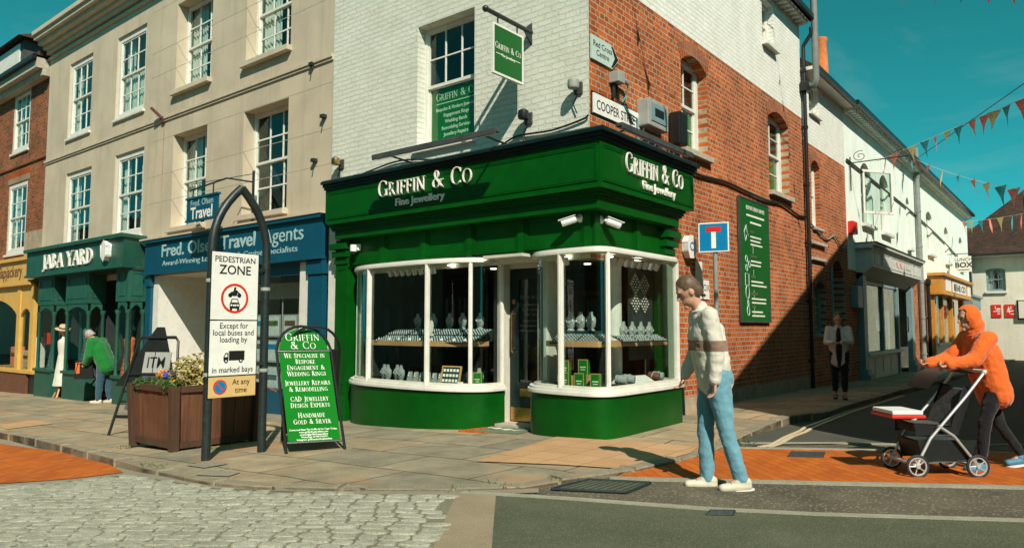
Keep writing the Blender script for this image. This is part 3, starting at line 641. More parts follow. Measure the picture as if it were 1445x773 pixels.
# eaves, roof, body
MB().plan([(-5.5, -.30), (.02, -.30), (.30, 0), (.30, 9.28), (-5.5, 9.28)], 8.58, 8.66).build('eaves', WHITE, S)
MB().add([(-5.5, -.32, 8.67), (.32, -.32, 8.67), (.32, 9.3, 8.67), (-5.5, 9.3, 8.67), (-2.6, 3, 11), (-2.6, 6.2, 11)], [(0, 1, 4), (1, 2, 5, 4), (2, 3, 5), (3, 0, 4, 5), (0, 3, 2, 1)]).build('roof', ROOF, S)
MB().ab(PB, .0, 9.3, .24, .36, 8.58, 8.70).build('gutter', BLACK, S)
mb = MB()
for i in range(38): mb.ab(PB, .2+i*.24, .3+i*.24, .006, .22, 8.49, 8.579)
mb.build('dentil_course', WHITE, S)
MB().box(-5.44, -.3, 8.9, 9.2, -.2, 8.55).box(-5.43, -5.2, .05, 8.9, -.2, 8.55).build('rear_wall', DARKIN, S)
# --- shopfront: fascia and cornice round the corner
def lshape(o, yb, xl):  # L-shaped strip outline proud of both fronts
    return [(xl, -o), (o, -o), (o, yb), (-.0, yb), (-.0, -.0), (xl, -.0)]
fa = MB().plan(lshape(.42, 2.28, -5.05), 3.17, 3.735).build('shop_fascia', GREEN, S)
mb = MB()
for z0, z1, o in ((3.735, 3.775, .445), (3.775, 3.82, .475), (3.82, 3.865, .52)): mb.plan(lshape(o, 2.30, -5.07), z0, z1)
mb.build('cornice', GDARK, fa); MB().plan(lshape(.50, 2.30, -5.06), 3.866, 3.885).build('flashing', LEAD, fa)
mb = MB()      # raised bead round each fascia face
for pl, a0, a1 in ((PA, -5.03, .41), (PB, -.41, 2.26)):
    for k, e in ((0, .03), (1, .055)):
        o = .4201+.012*(1-k); d = e-.0; w_ = .018
        mb.ab(pl, a0+d, a1-d, .4202, .432-.004*k, 3.19+d, 3.19+d+w_); mb.ab(pl, a0+d, a1-d, .4202, .432-.004*k, 3.72-d-w_, 3.72-d)
        mb.ab(pl, a0+d, a0+d+w_, .4202, .432-.004*k, 3.19+d+w_, 3.72-d-w_); mb.ab(pl, a1-d-w_, a1-d, .4202, .432-.004*k, 3.19+d+w_, 3.72-d-w_)
mb.build('moulding', GREEN, fa)
mb = MB()
for z0, z1, o in ((3.135, 3.17, .435), (3.10, 3.135, .39), (3.065, 3.10, .36), (3.035, 3.065, .33)): mb.plan(lshape(o, 2.05, -4.98), z0, z1)
mb.build('architrave', GREEN, fa)
MB().plan(lshape(.31, 1.98, -4.92), 2.90, 3.035).build('architrave', GREEN, fa)
serif(fa, 'Griffin & Co', Fr(PA, -2.67, .434, 3.455), .262, LETTER, .020, track=.07, fit=2.02, wt=.82)
serif(fa, 'Griffin & Co', Fr(PB, 1.02, .434, 3.43), .262, LETTER, .020, track=.07, fit=1.72, wt=.85)
sans(fa, 'Fine Jewellery', Fr(PA, -2.76, .434, 3.285), .160, ext=.010, bold=.012, fit=1.05)
sans(fa, 'Fine Jewellery', Fr(PB, 1.12, .434, 3.27), .160, ext=.010, bold=.012, fit=.98)
# frieze of sunk panels
fz = MB().plan(lshape(.14, 2.0, -4.80), 2.42, 2.90).build('panelled_frieze', GREEN, S)
mb = MB()
for pl, edges in ((PA, [-4.76, -3.87, -2.93, -1.98, -1.02, .06]), (PB, [-.10, .98, 1.86])):
    for a, b in zip(edges, edges[1:]):
        mb.ab(pl, a-.05, a+.05, .1402, .175, 2.424, 2.899)
        for d, o in ((.06, .165), (.085, .155)):
            mb.ab(pl, a+d, b-d, .1402, o, 2.43+d-.03, 2.45+d-.03); mb.ab(pl, a+d, a+d+.018, .1402, o, 2.45+d-.03, 2.88); mb.ab(pl, b-d-.018, b-d, .1402, o, 2.45+d-.03, 2.88)
    mb.ab(pl, edges[-1]-.05, edges[-1]+.05, .1402, .175, 2.424, 2.899)
mb.build('moulding', GREEN, fz)
# pilasters
def pilaster(pl, a0, a1, o, z0, z1):
    p = MB().ab(pl, a0, a1, .0, o, z0+.55, z1).build('pilaster', GREEN, S, bevel=.006)
    MB().ab(pl, a0-.03, a1+.03, .0, o+.04, z0, z0+.52).ab(pl, a0-.02, a1+.02, 0, o+.025, z0+.52, z0+.549).build('base', GREEN, p, bevel=.008)
    mb = MB()
    for i, (z, e) in enumerate(((z1-.42, .02), (z1-.30, .06), (z1-.17, .10))): mb.ab(pl, a0-e*.6, a1+e*.6, .001, o+e, z, z+.10)
    mb.build('capital', GREEN, p, bevel=.006)
    mb = MB(); mb.ab(pl, a0+.06, a0+.075, o, o+.010, z0+.7, z1-.5).ab(pl, a1-.075, a1-.06, o, o+.010, z0+.7, z1-.5).ab(pl, a0+.075, a1-.075, o, o+.010, z1-.515, z1-.5).ab(pl, a0+.075, a1-.075, o, o+.010, z0+.7, z0+.715)
    mb.build('moulding', GREEN, p)
pilaster(PA, -5.06, -4.74, .18, -.25, 2.90)
pilaster(PB, 1.72, 2.02, .20, -.1, 2.90)
MB().ab(PA, -5.42, -5.10, .0, .05, -.25, 3.16).build('white_pier', WHITE, S)
# bow windows: plan curves
def spl(pts, n=6):
    P = [np.array(p, float) for p in pts]; P = [2*P[0]-P[1]]+P+[2*P[-1]-P[-2]]; out = []
    for i in range(1, len(P)-2):
        for k in range(n):
            t = k/n; a, b, c, d = P[i-1], P[i], P[i+1], P[i+2]
            out.append(.5*(2*b+(c-a)*t+(2*a-5*b+4*c-d)*t*t+(3*b-a-3*c+d)*t**3))
    out.append(P[-2]); return [tuple(map(float, p)) for p in out]
LB = spl([(-4.66, -.005), (-4.40, -.27), (-3.92, -.46), (-3.2, -.53), (-2.5, -.53), (-1.98, -.42), (-1.68, -.2), (-1.62, .16)])
RBp = spl([(-.86, .16), (-.84, -.08), (-.62, -.36), (-.2, -.47), (.28, -.48), (.44, -.39), (.49, -.2)])+[(.495, .3), (.495, .9), (.49, 1.5), (.42, 1.66), (.06, 1.69)]
def off(path, d):                           # path shifted outward (to the right of travel)
    o = []
    for i, p in enumerate(path):
        a, b = path[max(0, i-1)], path[min(len(path)-1, i+1)]; dx, dy = b[0]-a[0], b[1]-a[1]; L = math.hypot(dx, dy)
        o.append((p[0]+dy/L*d, p[1]-dx/L*d))
    return o
def ribbon(mb, path, d0, d1, z0, z1):
    A, B = off(path, d0), off(path, d1); k = len(mb.v)
    for a, b in zip(A, B): mb.v += [(*a, z0), (*b, z0), (*b, z1), (*a, z1)]
    n = len(A); mb.f += [(k+4*i+j, k+4*i+(j+1) % 4, k+4*i+4+(j+1) % 4, k+4*i+4+j) for i in range(n-1) for j in range(4)]+[(k, k+1, k+2, k+3), (k+4*n-1, k+4*n-2, k+4*n-3, k+4*n-4)]
    return mb
def close(path, back): return path+back
def bow(path, zs, back, label, mull, ztop=2.36):
    bw = MB().plan(path+back, zs-.10, zs-.002).build('bow_window', DARKIN, S)     # window-bottom board
    ribbon(MB(), path, -.10, .05, -.3, zs-.08).build('stall_riser', GREEN, bw, smooth=True)
    ribbon(MB(), path, -.14, .085, zs-.065, zs-.02).build('sill', WHITE, bw, smooth=True, bevel=.003); ribbon(MB(), path, -.14, .06, zs-.02, zs+.015).build('sill', WHITE, bw, smooth=True, bevel=.003)
    ribbon(MB(), path, -.08, .022, ztop-.03, ztop+.014).build('head', WHITE, bw, smooth=True, bevel=.003)
    MB().plan([(x, y) for x, y in path]+back, ztop+.015, ztop+.040).build('window_top', WHITE, bw)
    ribbon(MB(), path, -.045, -.039, zs+.016, ztop-.031).build('pane', GLASS, bw, smooth=True)
    for (x, y), nx, ny in mull:
        t = Vector((-ny, nx, 0)); n_ = Vector((nx, ny, 0)); mb = MB(frame((x, y, 0), t, (0, 0, 1), n_))
        wv = .027; mb.box(-wv, wv, zs+.016, ztop-.031, -.055, .006).box(-wv*.55, wv*.55, zs+.016, ztop-.031, .006, .02)
        mb.build('mullion', WHITE, bw, bevel=.003)
    ribbon(MB(), path, -.06, .0, zs+.016, zs+.045).build('bead', OFFW, bw, smooth=True)
    return bw
def at(path, px, z=1.5, d=0):               # where the sight line of a measured mullion meets the bow
    best = None
    for i in range(len(path)-1):
        for k in range(10):
            a, b = np.array(path[i]), np.array(path[i+1]); p = a+(b-a)*k/10; v_ = np.array([p[0], p[1], z])-_C; X = 722.5+FPX*(v_@_r)/(v_@_fw)
            if best is None or abs(X-px) < best[0]: dd = (b-a)/np.linalg.norm(b-a); best = (abs(X-px), (float(p[0]), float(p[1])), float(dd[1]), float(-dd[0]))
    return best[1:]
ZSL, ZSR = .57, .64
LW = bow(LB, ZSL, [(-1.62, .5), (-4.66, .5)], '', [at(LB[:32], 519), at(LB[8:], 601), at(LB[20:34], 681), at(LB[:6], 508), (((-1.6, .13)), .9, -.4)])
RW = bow(RBp, ZSR, [(.06, 1.9), (-.2, 1.9), (-.86, .5)], '', [at(RBp[8:], 790), ((.462, -.34), .75, -.66), ((.485, 1.52), 1, -.1), (RBp[0], -1, 0)])
# reveal between pilaster and bow, door recess, ceiling, interior
MB().box(-4.76, -4.66, .003, .30, -.25, 2.42).build('reveal', GREEN, S)
MB().plan([(-1.60, .14), (-1.60, .42), (-1.70, .42), (-1.70, .14)], -.05, 2.36).build('door_post', OFFW, S, bevel=.006)
MB().plan([(-.90, .17), (-.90, .42), (-.80, .42), (-.80, .17)], -.05, 2.36).build('door_post', OFFW, S, bevel=.006)
MB().box(-1.598, -.902, -.30, .45, 2.37, 2.41).build('recess_ceiling', OFFW, S)
MB().box(-1.59, -.91, .28, .33, 2.26, 2.33).build('door_head', OFFW, S, bevel=.005)
MB().box(-4.9, -.02, .55, 3.6, -.02, .04).build('shop_floor', DOORW, S)
MB().box(-4.9, -.02, 3.6, 3.7, -.1, 2.6).box(-4.9, -4.8, .3, 3.6, -.1, 2.6).build('shop_back_wall', DARKIN, S)
MB().box(-4.9, -.01, .02, 3.7, 2.43, 2.53).build('shop_ceiling', DARKIN, S)
MB().box(-.25, -.17, 1.9, 3.6, -.1, 2.42).build('shop_side_wall', ROOMIN, S)
for x0, x1, y0, y1 in ((-2.6, -1.8, 3.52, 3.58), (-.95, -.35, 2.9, 2.96)):
    MB().box(x0, x0+.08, y0, y1, .04, 2.1).box(x1-.08, x1, y0, y1, .04, 2.1).box(x0+.08, x1-.08, y0, y1, 2.02, 2.1).build('inner_door_frame', DOORW, S)
MB().lathe([(.11, .05), (.11, 2.42)], (-.12, .78, 0), 20).build('shop_column', WHITE, S, smooth=True)
MB().box(.03, .05, .9, 1.6, .95, 2.3).build('display_backboard', TRAYD, S)
# display shelves
MB().plan(off(LB[7:33], -.16)+[(-1.95, .25), (-4.2, .25)], 1.13, 1.20).build('display_shelf', ORANGEW, LW, bevel=.004)
MB().plan(off(RBp[8:-2], -.16)+[(.12, 1.45), (.0, .25), (-.55, .25)], 1.16, 1.23).build('display_shelf', ORANGEW, RW, bevel=.004)
# door
D = MB().box(-1.585, -1.43, .30, .345, .04, 2.25).box(-1.04, -.915, .30, .345, .04, 2.25).box(-1.43, -1.04, .30, .345, 2.1, 2.25).box(-1.43, -1.04, .30, .345, .04, .62).build('shop_door', GDARK, S)
gp = MB().box(-1.43, -1.04, .318, .324, .62, 2.1).build('pane', GLASS, D)
MB().tube([(-1.51, .27, 1.05), (-1.51, .245, 1.07), (-1.51, .245, 1.62), (-1.51, .27, 1.64)], .014).tube([(-1.51, .27, 1.10), (-1.51, .30, 1.10)], .012).tube([(-1.51, .27, 1.6), (-1.51, .30, 1.6)], .012).build('handle', BRASS, D, smooth=True)
MB(frame((-1.51, .299, 1.78), (1, 0, 0), (0, 0, 1), (0, -1, 0))).lathe([(.035, 0), (.035, .012), (.02, .016)]).build('lock', BRASS, D)
MB().box(-1.40, -1.02, .29, .299, .42, .53).box(-1.37, -1.05, .284, .2895, .445, .505).build('letter_plate', BRASS, D, bevel=.003)
MB().box(-1.57, -.93, .29, .2995, .07, .26).build('kick_plate', BRASS, D)
M = lambda z: frame((-1.235, .316, z), (1, 0, 0), (0, 0, 1), (0, -1, 0))
GREYL = paint('etched_letter', (.22, .25, .23), .6, .05)
serif(gp, 'Griffin & Co', M(1.82), .052, GREYL, .001, track=.05, fit=.36, wt=.8)
for i, t in enumerate(['Opening Hours', 'Tuesday - Saturday', '9:30am - 5pm', 'Monday Closed', 'Sunday by Appointment', 'griffinfinejewellery.co.uk']):
    sans(gp, t, M(1.72-.07*i-(.02 if i > 2 else 0)), .038, GREYL, .0006)
MB().plan([(-1.6, -.05), (-.9, -.05), (-.9, .45), (-1.6, .45)], -.02, .052).build('door_step', STONE, S)
# ------------------------------------------------------------------ cream building
Cb = thing('cream_rendered_building', 'tall cream rendered building with two shopfronts, bottle green and teal blue', 'building', (-12.3, 0, -.4))
WU = [(-17.65, -16.08, 6.77, 8.98), (-14.54, -12.90, 6.76, 8.96), (-11.35, -9.76, 6.86, 8.97), (-8.38, -6.80, 6.84, 8.97)]
WL = [(-17.58, -15.86, 3.62, 5.77), (-14.41, -12.80, 3.66, 5.82), (-11.35, -9.84, 3.66, 5.84), (-8.38, -6.82, 3.66, 5.83)]
hol = [(*h_, 0, .12 if h_[0] < -12.5 else .27) for h_ in WU+WL]
wall(Cb, 'wall', PA, [(-19.2, 2.6), (-5.452, 2.6), (-5.452, 9.62), (-19.2, 9.62)], hol, CREAM)
for i, h_ in enumerate(WU+WL):
    left = h_[0] < -12.5
    sash(Cb, PA, *h_, rev=.05 if left else .24, cols=3 if left else 3, curt=['half', 'net', 'left', 'left', 'half', 'half', 'left', None][i], fw=.14 if left else .06, sill=.06 if left else .10, silld=.06 if left else .12, mat=WHITE, sillm=WHITE if left else CREAM2, seed=i, bar=.03)
MB().ab(PA, -19.2, -5.453, .0, .055, 6.30, 6.36).ab(PA, -19.2, -5.453, .0, .03, 6.25, 6.30).build('string_course', CREAM2, Cb)
MB().ab(PA, -19.2, -5.453, .0, .06, 9.46, 9.53).build('string_course', CREAM2, Cb)
mb = MB()
for z0, z1, o in ((9.62, 9.74, .10), (9.74, 9.84, .20), (9.84, 9.96, .34), (9.96, 10.08, .46), (10.08, 10.2, .52)): mb.ab(PA, -19.25, -5.46, -.4, o, z0, z1)
mb.build('cornice', CREAM2, Cb)
mb = MB()
for z, ln in ((8.05, 1), (7.45, 1), (5.0, 1), (4.35, 1), (5.85, 1), (9.1, 1)):
    mb.ab(PA, -12.55, -5.46, -.003, .0025, z-.006, z+.004)
mb.build('render_joints', STONE, Cb)
MB().ab(PA, -19.2, -5.5, -7, -.45, 9.7, 10.19).build('roof', ROOF, Cb)
MB().ab(PA, -18.6, -17.4, -1.6, -.7, 10.19, 11.3).build('dormer', CREAM2, Cb); MB().ab(PA, -18.4, -17.6, -.7, -.66, 10.35, 11.15).build('dormer_window', WHITE, Cb)
MB().ab(PA, -19.19, -5.46, -7.2, -7.0, -.8, 9.7).ab(PA, -19.19, -5.46, -2.5, -2.4, -.8, 9.6).build('rear_wall', DARKIN, Cb)
# rusted ties, hooks
o = thing('iron_tie_bracket', 'rusty iron bracket with a rust streak on the cream wall', 'bracket', (-12.2, 0, 6.3)); x, z = onA(229, 168, .05)
MB().tube([P3(PA, x-.15, .25, z+.25), P3(PA, x, .03, z)], .035, 8).box(x-.07, x+.07, -.06, -.0, z-.09, z+.05).build('arm', paint('rusty_iron', (.10, .04, .02), .8, .4, 20, .4), o)
MB().ab(PA, x-.012, x+.014, .0, .003, z-1.6, z-.1).ab(PA, x-.004, x+.006, .0, .0028, z-2.3, z-1.6).build('rust_streak', paint('rust_stain', (.42, .22, .10), .9, .3, 6), o)
for i, (px, py, lb) in enumerate([(443, 92, 'small grey light fixing under the string course by the white brick'), (446, 227, 'rusted flat hook plate on the cream wall above the teal fascia'), (459, 165, 'thin ring hook on the cream wall beside the white brick')]):
    x, z = onA(px, py); tag(MB().ab(PA, x-.05, x+.05, 0, .09, z-.03, z+.03).tube([P3(PA, x, .05, z), P3(PA, x-.02, .07, z-.18)], .012, 6).build('wall_hook', IRON), lb, 'hook')
# --- green clothes shop
Zg = -.6
fj = MB().plan([(-18.45, -.6), (-12.32, -.6), (-12.52, -.0), (-18.45, -.0)], 2.86, 3.50).build('green_fascia', JABA, Cb)
MB().plan([(-18.52, -.68), (-12.25, -.68), (-12.47, -.001), (-18.52, -.001)], 3.50, 3.585).plan([(-18.48, -.64), (-12.29, -.64), (-12.50, -.001), (-18.48, -.001)], 2.80, 2.86).build('cornice', JABA, fj)
serif(fj, 'JABA YARD', Fr(('A', -.605), (onA(62, 365, .6)[0]+onA(133, 365, .6)[0])/2, 0, 2.99), .37, LETTER, .03, sx=1.12, track=.05, wt=1.2, fit=onA(133, 365, .6)[0]-onA(62, 365, .6)[0])
mb = MB(); x, z = -13.1, 3.22
mb.prism([P3(('A', -.6), x+.17*math.cos(R(a)), 0, z+.24*math.sin(R(a))) for a in (30, 90, 150, 210, 270, 330)], (0, -.12, 0))
tag(mb.build('alarm_box', WPLAST, bevel=.02), 'off-white hexagonal alarm box on the bottle green fascia', 'alarm box')
def bay(x0, x1, zb, nm):
    b = MB().ab(PA, x0, x1, .0, .42, zb, .22).build('window_bay', JABA, Cb)
    MB().ab(PA, x0-.03, x1+.03, .0, .47, .22, .29).ab(PA, x0-.03, x1+.02, 0, .45, zb, zb+.10).build('sill', JABA, b)
    mb = MB()
    for a, o in ((x0+.05, .37), (x1-.05, .37), (x1-.05, .03), (x0+.05, .03)): mb.lathe([(.055, .29), (.045, .36), (.045, 1.72), (.07, 1.76), (.07, 1.83)], (a, -o, 0), 10)
    mb.build('column', JABA, b, smooth=True)
    MB().ab(PA, x0, x1, .0, .42, 2.02, 2.85).build('panel', JABA, b)
    mb = MB()
    for z0, z1 in ((2.15, 2.17), (2.68, 2.70)): mb.ab(PA, x0+.15, x1-.15, .42, .435, z0, z1); mb.box(x1, x1+.015, -.34, -.08, z0, z1)
    mb.ab(PA, x0+.15, x0+.17, .42, .435, 2.17, 2.68).ab(PA, x1-.17, x1-.15, .42, .435, 2.17, 2.68).box(x1, x1+.015, -.34, -.32, 2.17, 2.68).box(x1, x1+.015, -.10, -.08, 2.17, 2.68)
    mb.build('moulding', JABA, b)
    mb = MB()   # arched heads over the lights
    for fn, u0, u1 in ((lambda u, d, z: (u, -.405+d, z), x0+.1, x1-.1), (lambda u, d, z: (x1-.015-d, u, z), -.34, -.07)):
        n = 10; pts = [fn(u0, 0, 1.80), ]+[fn(u0+(u1-u0)*i/n, 0, 1.80+.14*math.sin(math.pi*i/n)) for i in range(1, n)]+[fn(u1, 0, 1.80), fn(u1, 0, 2.03), fn(u0, 0, 2.03)]
        d = Vector(fn(u0, .03, 1.8))-Vector(fn(u0, 0, 1.8)); mb.prism(pts, d)
    mb.build('arch', JABA, b)
    MB().ab(PA, x0+.08, x1-.08, .385, .39, .29, 1.95).box(x1-.045, x1-.04, -.36, -.05, .29, 1.95).build('pane', GLASS, b)
    MB().ab(PA, x0+.03, x1-.1, -.9, -.02, .29, 2.0).build('back_board', DARKIN, b)
    return b
bay(-18.0, -16.85, -.75, 'a'); bay(-16.05, -14.62, -.72, 'b'); bay(-13.05, -12.42, -.68, 'c')
MB().ab(PA, -19.1, -12.3, -.95, -.90, -.8, 2.85).ab(PA, -19.1, -12.4, -.95, .35, 2.75, 2.80).build('shop_lobby', DARKIN, Cb)
MB().ab(PA, -14.4, -13.3, -.80, -.74, -.5, 2.3).build('lobby_door', GDARK, Cb)
# --- teal travel shop
ff = MB().ab(PA, -12.25, -5.50, .0, .14, 2.72, 3.36).build('blue_fascia', BLUE, Cb)
MB().ab(PA, -12.28, -5.48, .0, .20, 3.36, 3.43).ab(PA, -12.27, -5.49, .0, .19, 2.62, 2.715).build('cornice', BLUE, ff); MB().ab(PA, -12.4, -5.47, 0, .22, 3.432, 3.47).build('flashing', CREAM2, ff)
M = Fr(PA, -11.55, .142, 3.02); TL = paint('pale_blue_letter', (.34, .50, .50), .5, .05); TD = paint('dim_blue_letter', (.10, .24, .28), .5, .05)
xa = [onA(p_, 345, .14)[0] for p_ in (228, 359, 371, 428, 230, 420)]; sans(ff, 'Fred. Olsen Travel', Fr(PA, xa[0], .142, 3.01), .40, TL, .006, .016, 'LEFT', fit=xa[1]-xa[0]); sans(ff, 'Agents', Fr(PA, xa[2], .142, 3.01), .40, TL, .006, 0, 'LEFT', fit=xa[3]-xa[2])
sans(ff, 'Award-Winning Local Travel & Cruise Specialists', Fr(PA, xa[4], .142, 2.80), .165, TL, .004, 0, 'LEFT', fit=xa[5]-xa[4])
for a0, a1 in ((-12.22, -11.98), (-5.95, -5.52)):
    p = MB().ab(PA, a0, a1, .0, .10, -.5, 2.6).build('pilaster', BLUE, Cb); MB().ab(PA, a0-.03, a1+.03, 0, .13, 2.36, 2.6).ab(PA, a0-.03, a1+.03, 0, .13, -.5, .0).build('capital', BLUE, p)
MB().ab(PA, -6.25, -5.96, -.05, .06, -.5, 2.6).ab(PA, -11.97, -11.72, -.06, .04, -.5, 2.6).build('white_post', WHITE, Cb)
MB().box(-11.9, -11.72, .06, 2.0, -.5, 2.6).build('lobby_side_wall', WHITE, Cb); MB().ab(PA, -11.72, -9.3, -2.05, -1.95, -.5, 2.6).build('lobby_back_wall', WHITE, Cb)
MB().box(-11.72, -5.96, .03, 2.0, 2.60, 2.66).build('lobby_ceiling', OFFW, Cb)
MB().ab(PA, -11.65, -10.6, -1.94, -1.90, .55, 1.0).build('letter_box', GDARK, Cb)
MB().box(-9.3, -9.2, .06, 2.0, -.5, 2.6).build('lobby_side_wall', WHITE, Cb)
sw = MB().ab(PA, -9.2, -6.25, -.03, .03, 2.38, 2.6).ab(PA, -9.2, -6.25, -.03, .03, -.5, .25).build('shop_window', BLUE, Cb)
MB().ab(PA, -9.2, -6.25, -.012, -.006, .25, 2.38).build('pane', GLASS, sw)
MB().ab(PA, -9.2, -6.0, -1.6, -1.5, -.5, 2.6).build('shop_back_wall', ROOMIN, Cb)
MB().ab(PA, -9.2, -6.25, -.55, -.5, 1.98, 2.3).build('pelmet', GREYM, Cb)
k = 0
for x in (-8.75, -8.2, -7.62, -7.05, -6.5):
    for z in (1.42, .92, .4):
        k += 1; f = MB().ab(PA, x-.24, x+.24, -.32, -.30, z-.2, z+.24).build('poster_frame', STEEL, Cb)
        MB().ab(PA, x-.2, x+.2, -.299, -.295, z-.17, z+.21).build('poster', CARDS, f)
        MB().ab(PA, x-.17, x+.17, -.2945, -.292, z-.02+.04*(k % 3), z+.08+.04*(k % 3)).build('poster_picture', [SKYB, DRESSB, BROWN, LEAF][k % 4], f)
    MB().tube([P3(PA, x-.27, -.31, .1), P3(PA, x-.27, -.31, 2.0)], .012, 6).build('hanging_rail', STEEL, Cb)
# ------------------------------------------------------------------ old brick building at the left end
Lb = thing('old_brick_building', 'old dark red brick building with a clay tile roof and mustard sweet-shop front', 'building', (-22, 0, -.6))
wl = [(-22.42, -20.90, 7.06, 9.05, 0, .06), (-22.5, -20.80, 3.75, 6.05, 0, .06), (-26.4, -24.9, 7.06, 9.05, 0, .06), (-26.4, -24.9, 3.75, 6.05, 0, .06)]
wall(Lb, 'wall', ('A', .06), [(-32, 3.3), (-19.21, 3.3), (-19.21, 9.2), (-32, 9.2)], wl, BRICKA)
for i, h_ in enumerate(wl): sash(Lb, ('A', .06), *h_[:4], rev=.02, cols=3, curt='half', fw=.14, sill=.07, silld=.06, seed=20+i, bar=.03)
for h_ in wl[1::2]: MB().ab(('A', .06), h_[0]-.1, h_[1]+.15, .0, .012, 6.06, 6.42).build('flat_arch', BRICKARCH, Lb)
MB().ab(('A', .06), -32, -19.21, .0, .05, 6.55, 6.72).build('string_course', BRICKA, Lb); MB().ab(('A', .06), -20.75, -19.21, 0, .03, 3.4, 4.35).build('render_patch', PLINTH, Lb)
MB().ab(PA, -32, -19.26, -.05, .35, 9.2, 9.5).ab(PA, -32, -19.26, -.05, .18, 9.0, 9.2).build('eaves', STONE, Lb); MB().ab(PA, -32, -19.26, .35, .47, 9.44, 9.56).build('gutter', BLACK, Lb)
MB().add([(-32, -.45, 9.58), (-19.26, -.45, 9.58), (-19.26, 3.2, 12.2), (-32, 3.2, 12.2), (-32, 7, 9.58), (-19.26, 7, 9.58)], [(0, 1, 2, 3), (3, 2, 5, 4), (0, 3, 4), (1, 5, 2), (0, 4, 5, 1)]).build('roof', ROOF, Lb)
dm = MB().box(-24.2, -21.6, .0, 2.4, 9.7, 10.75).build('dormer', LEAD, Lb); MB().box(-24.0, -21.85, -.05, -.0, 9.85, 10.65).build('window', WHITE, dm)
MB().add([(-24.5, -.25, 10.75), (-21.3, -.25, 10.75), (-22.9, .9, 11.6), (-24.5, 2.6, 10.75), (-21.3, 2.6, 10.75), (-22.9, 2.6, 11.6)], [(0, 1, 2), (3, 5, 4), (0, 2, 5, 3), (1, 4, 5, 2), (0, 3, 4, 1)]).build('roof', ROOF, dm)
MB().ab(PA, -32, -19.22, -7, -6.9, -1, 9.2).ab(PA, -32, -19.22, -2.5, -2.4, -1, 9.2).build('rear_wall', DARKIN, Lb)
fy = MB().ab(PA, -30, -19.0, .0, .30, 2.74, 3.40).build('mustard_fascia', YELL, Lb); MB().ab(PA, -30, -18.95, 0, .38, 3.40, 3.50).ab(PA, -30, -18.97, 0, .34, 2.66, 2.735).build('cornice', YELL, fy)
sans(fy, 'Flapjackery', Fr(PA, -19.75, .302, 2.94), .50, BROWN, .006, .008, 'RIGHT', sx=.95, shear=.1)
sw = MB().ab(PA, -30, -18.55, -.05, .30, .08, .17).build('shop_window', YELL, Lb)
MB().ab(PA, -30, -19.15, -.2, .26, -.9, .079).build('stall_riser', BROWN, sw); MB().ab(PA, -19.15, -18.5, -.3, .2, -.9, .079).build('stall_riser', GDARK, sw)
mb = MB()
for a0, a1 in ((-24.2, -20.2), (-19.95, -19.1)):
    n = 16; pts = [(a0, 1.72)]+[(a0+(a1-a0)*i/n, 1.72+(.55 if a1-a0 > 2 else .25)*math.sin(math.pi*i/n)**.7) for i in range(1, n)]+[(a1, 1.72), (a1, 2.66), (a0, 2.66)]
    mb.prism([P3(PA, a, .22, z) for a, z in pts], (0, .06, 0))
for a0, a1 in ((-20.2, -19.95), (-19.1, -18.85), (-30, -24.2)): mb.ab(PA, a0, a1, .14, .25, .17, 2.66)
mb.build('arched_frame', YELL, sw); MB().ab(PA, -24.2, -19.1, .17, .175, .17, 2.5).build('pane', GLASS, sw)
MB().ab(PA, -30, -18.5, -1.3, -1.2, -.9, 2.7).ab(PA, -30, -18.5, -1.25, .2, 2.6, 2.65).build('shop_back_wall', DOORW, Lb)
MB().ab(PA, -23.5, -19.2, -.7, -.3, .10, .17).build('window_board', PINEW, Lb)

# ------------------------------------------------------------------ narrow brick house up the side street
H2 = thing('narrow_brick_house', 'narrow brick house with painted upper wall and dark arched doorway behind the black downpipe', 'house', (0, 11, 0))
h2 = [(9.85, 10.55, 3.80, 5.30, .16, .12), (9.85, 10.75, 1.25, 2.35, .16, .12), (11.3, 12.5, -.3, 2.75, .40, .35)]
wall(H2, 'wall', PB, [(9.251, -.5), (13, -.5), (13, 5.8), (9.251, 5.8)], h2, BRICKB, .12)
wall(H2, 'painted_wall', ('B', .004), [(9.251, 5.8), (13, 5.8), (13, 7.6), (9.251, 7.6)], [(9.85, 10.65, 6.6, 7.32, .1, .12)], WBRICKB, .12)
sash(H2, PB, *h2[0][:4], rev=.12, cols=2, curt='net', sag=.14, sillm=STONE); sash(H2, PB, *h2[1][:4], rev=.12, cols=1, rt=1, rb=1, curt=None, sag=.14, mat=BLUEGREY, sillm=STONE)
fp = MB().ab(PB, 9.93, 10.67, -.166, -.162, 1.33, 2.4).build('frosted_sign', paint('frosted_green', (.12, .20, .16), .6), H2)
mq = MB()
for i in range(5): mq.ab(PB, 10.3-(.2, .15, .22, .16, .2)[i], 10.3+(.2, .15, .22, .16, .2)[i], -.1615, -.158, 2.08-.17*i, 2.13-.17*i)
mq.build('faded_lines', YELF, fp)
for h_ in h2[:2]+[h2[2]]: arch_head(H2, PB, h_[0], h_[1], h_[3], h_[4], BRICKARCH)
sash(H2, ('B', .004), 9.85, 10.65, 6.6, 7.32, .12, 2, 1, 1, curt='net', sag=.1)
MB().ab(PB, 11.3, 12.5, -.40, -.35, -.3, 3.2).build('door', GDARK, H2); MB().tube([(.06, 11.15, -.1), (.06, 11.15, 2.9)], .03, 8).build('pale_pipe', BLUEGREY, H2)
MB().ab(PB, 9.6, 10.75, .0, .09, 3.0, 3.07).ab(PB, 9.6, 10.75, 0, .09, 3.38, 3.45).build('ledge', STONE, H2)
MB().plan([(0, 9.252), (.28, 9.252), (.28, 13), (0, 13)], 7.42, 7.5).build('eaves', WHITE, H2)
MB().box(-6, -5.9, 9.3, 13, -.5, 7.4).box(-3, -2.9, 9.3, 13, -.5, 7.4).build('rear_wall', DARKIN, H2)
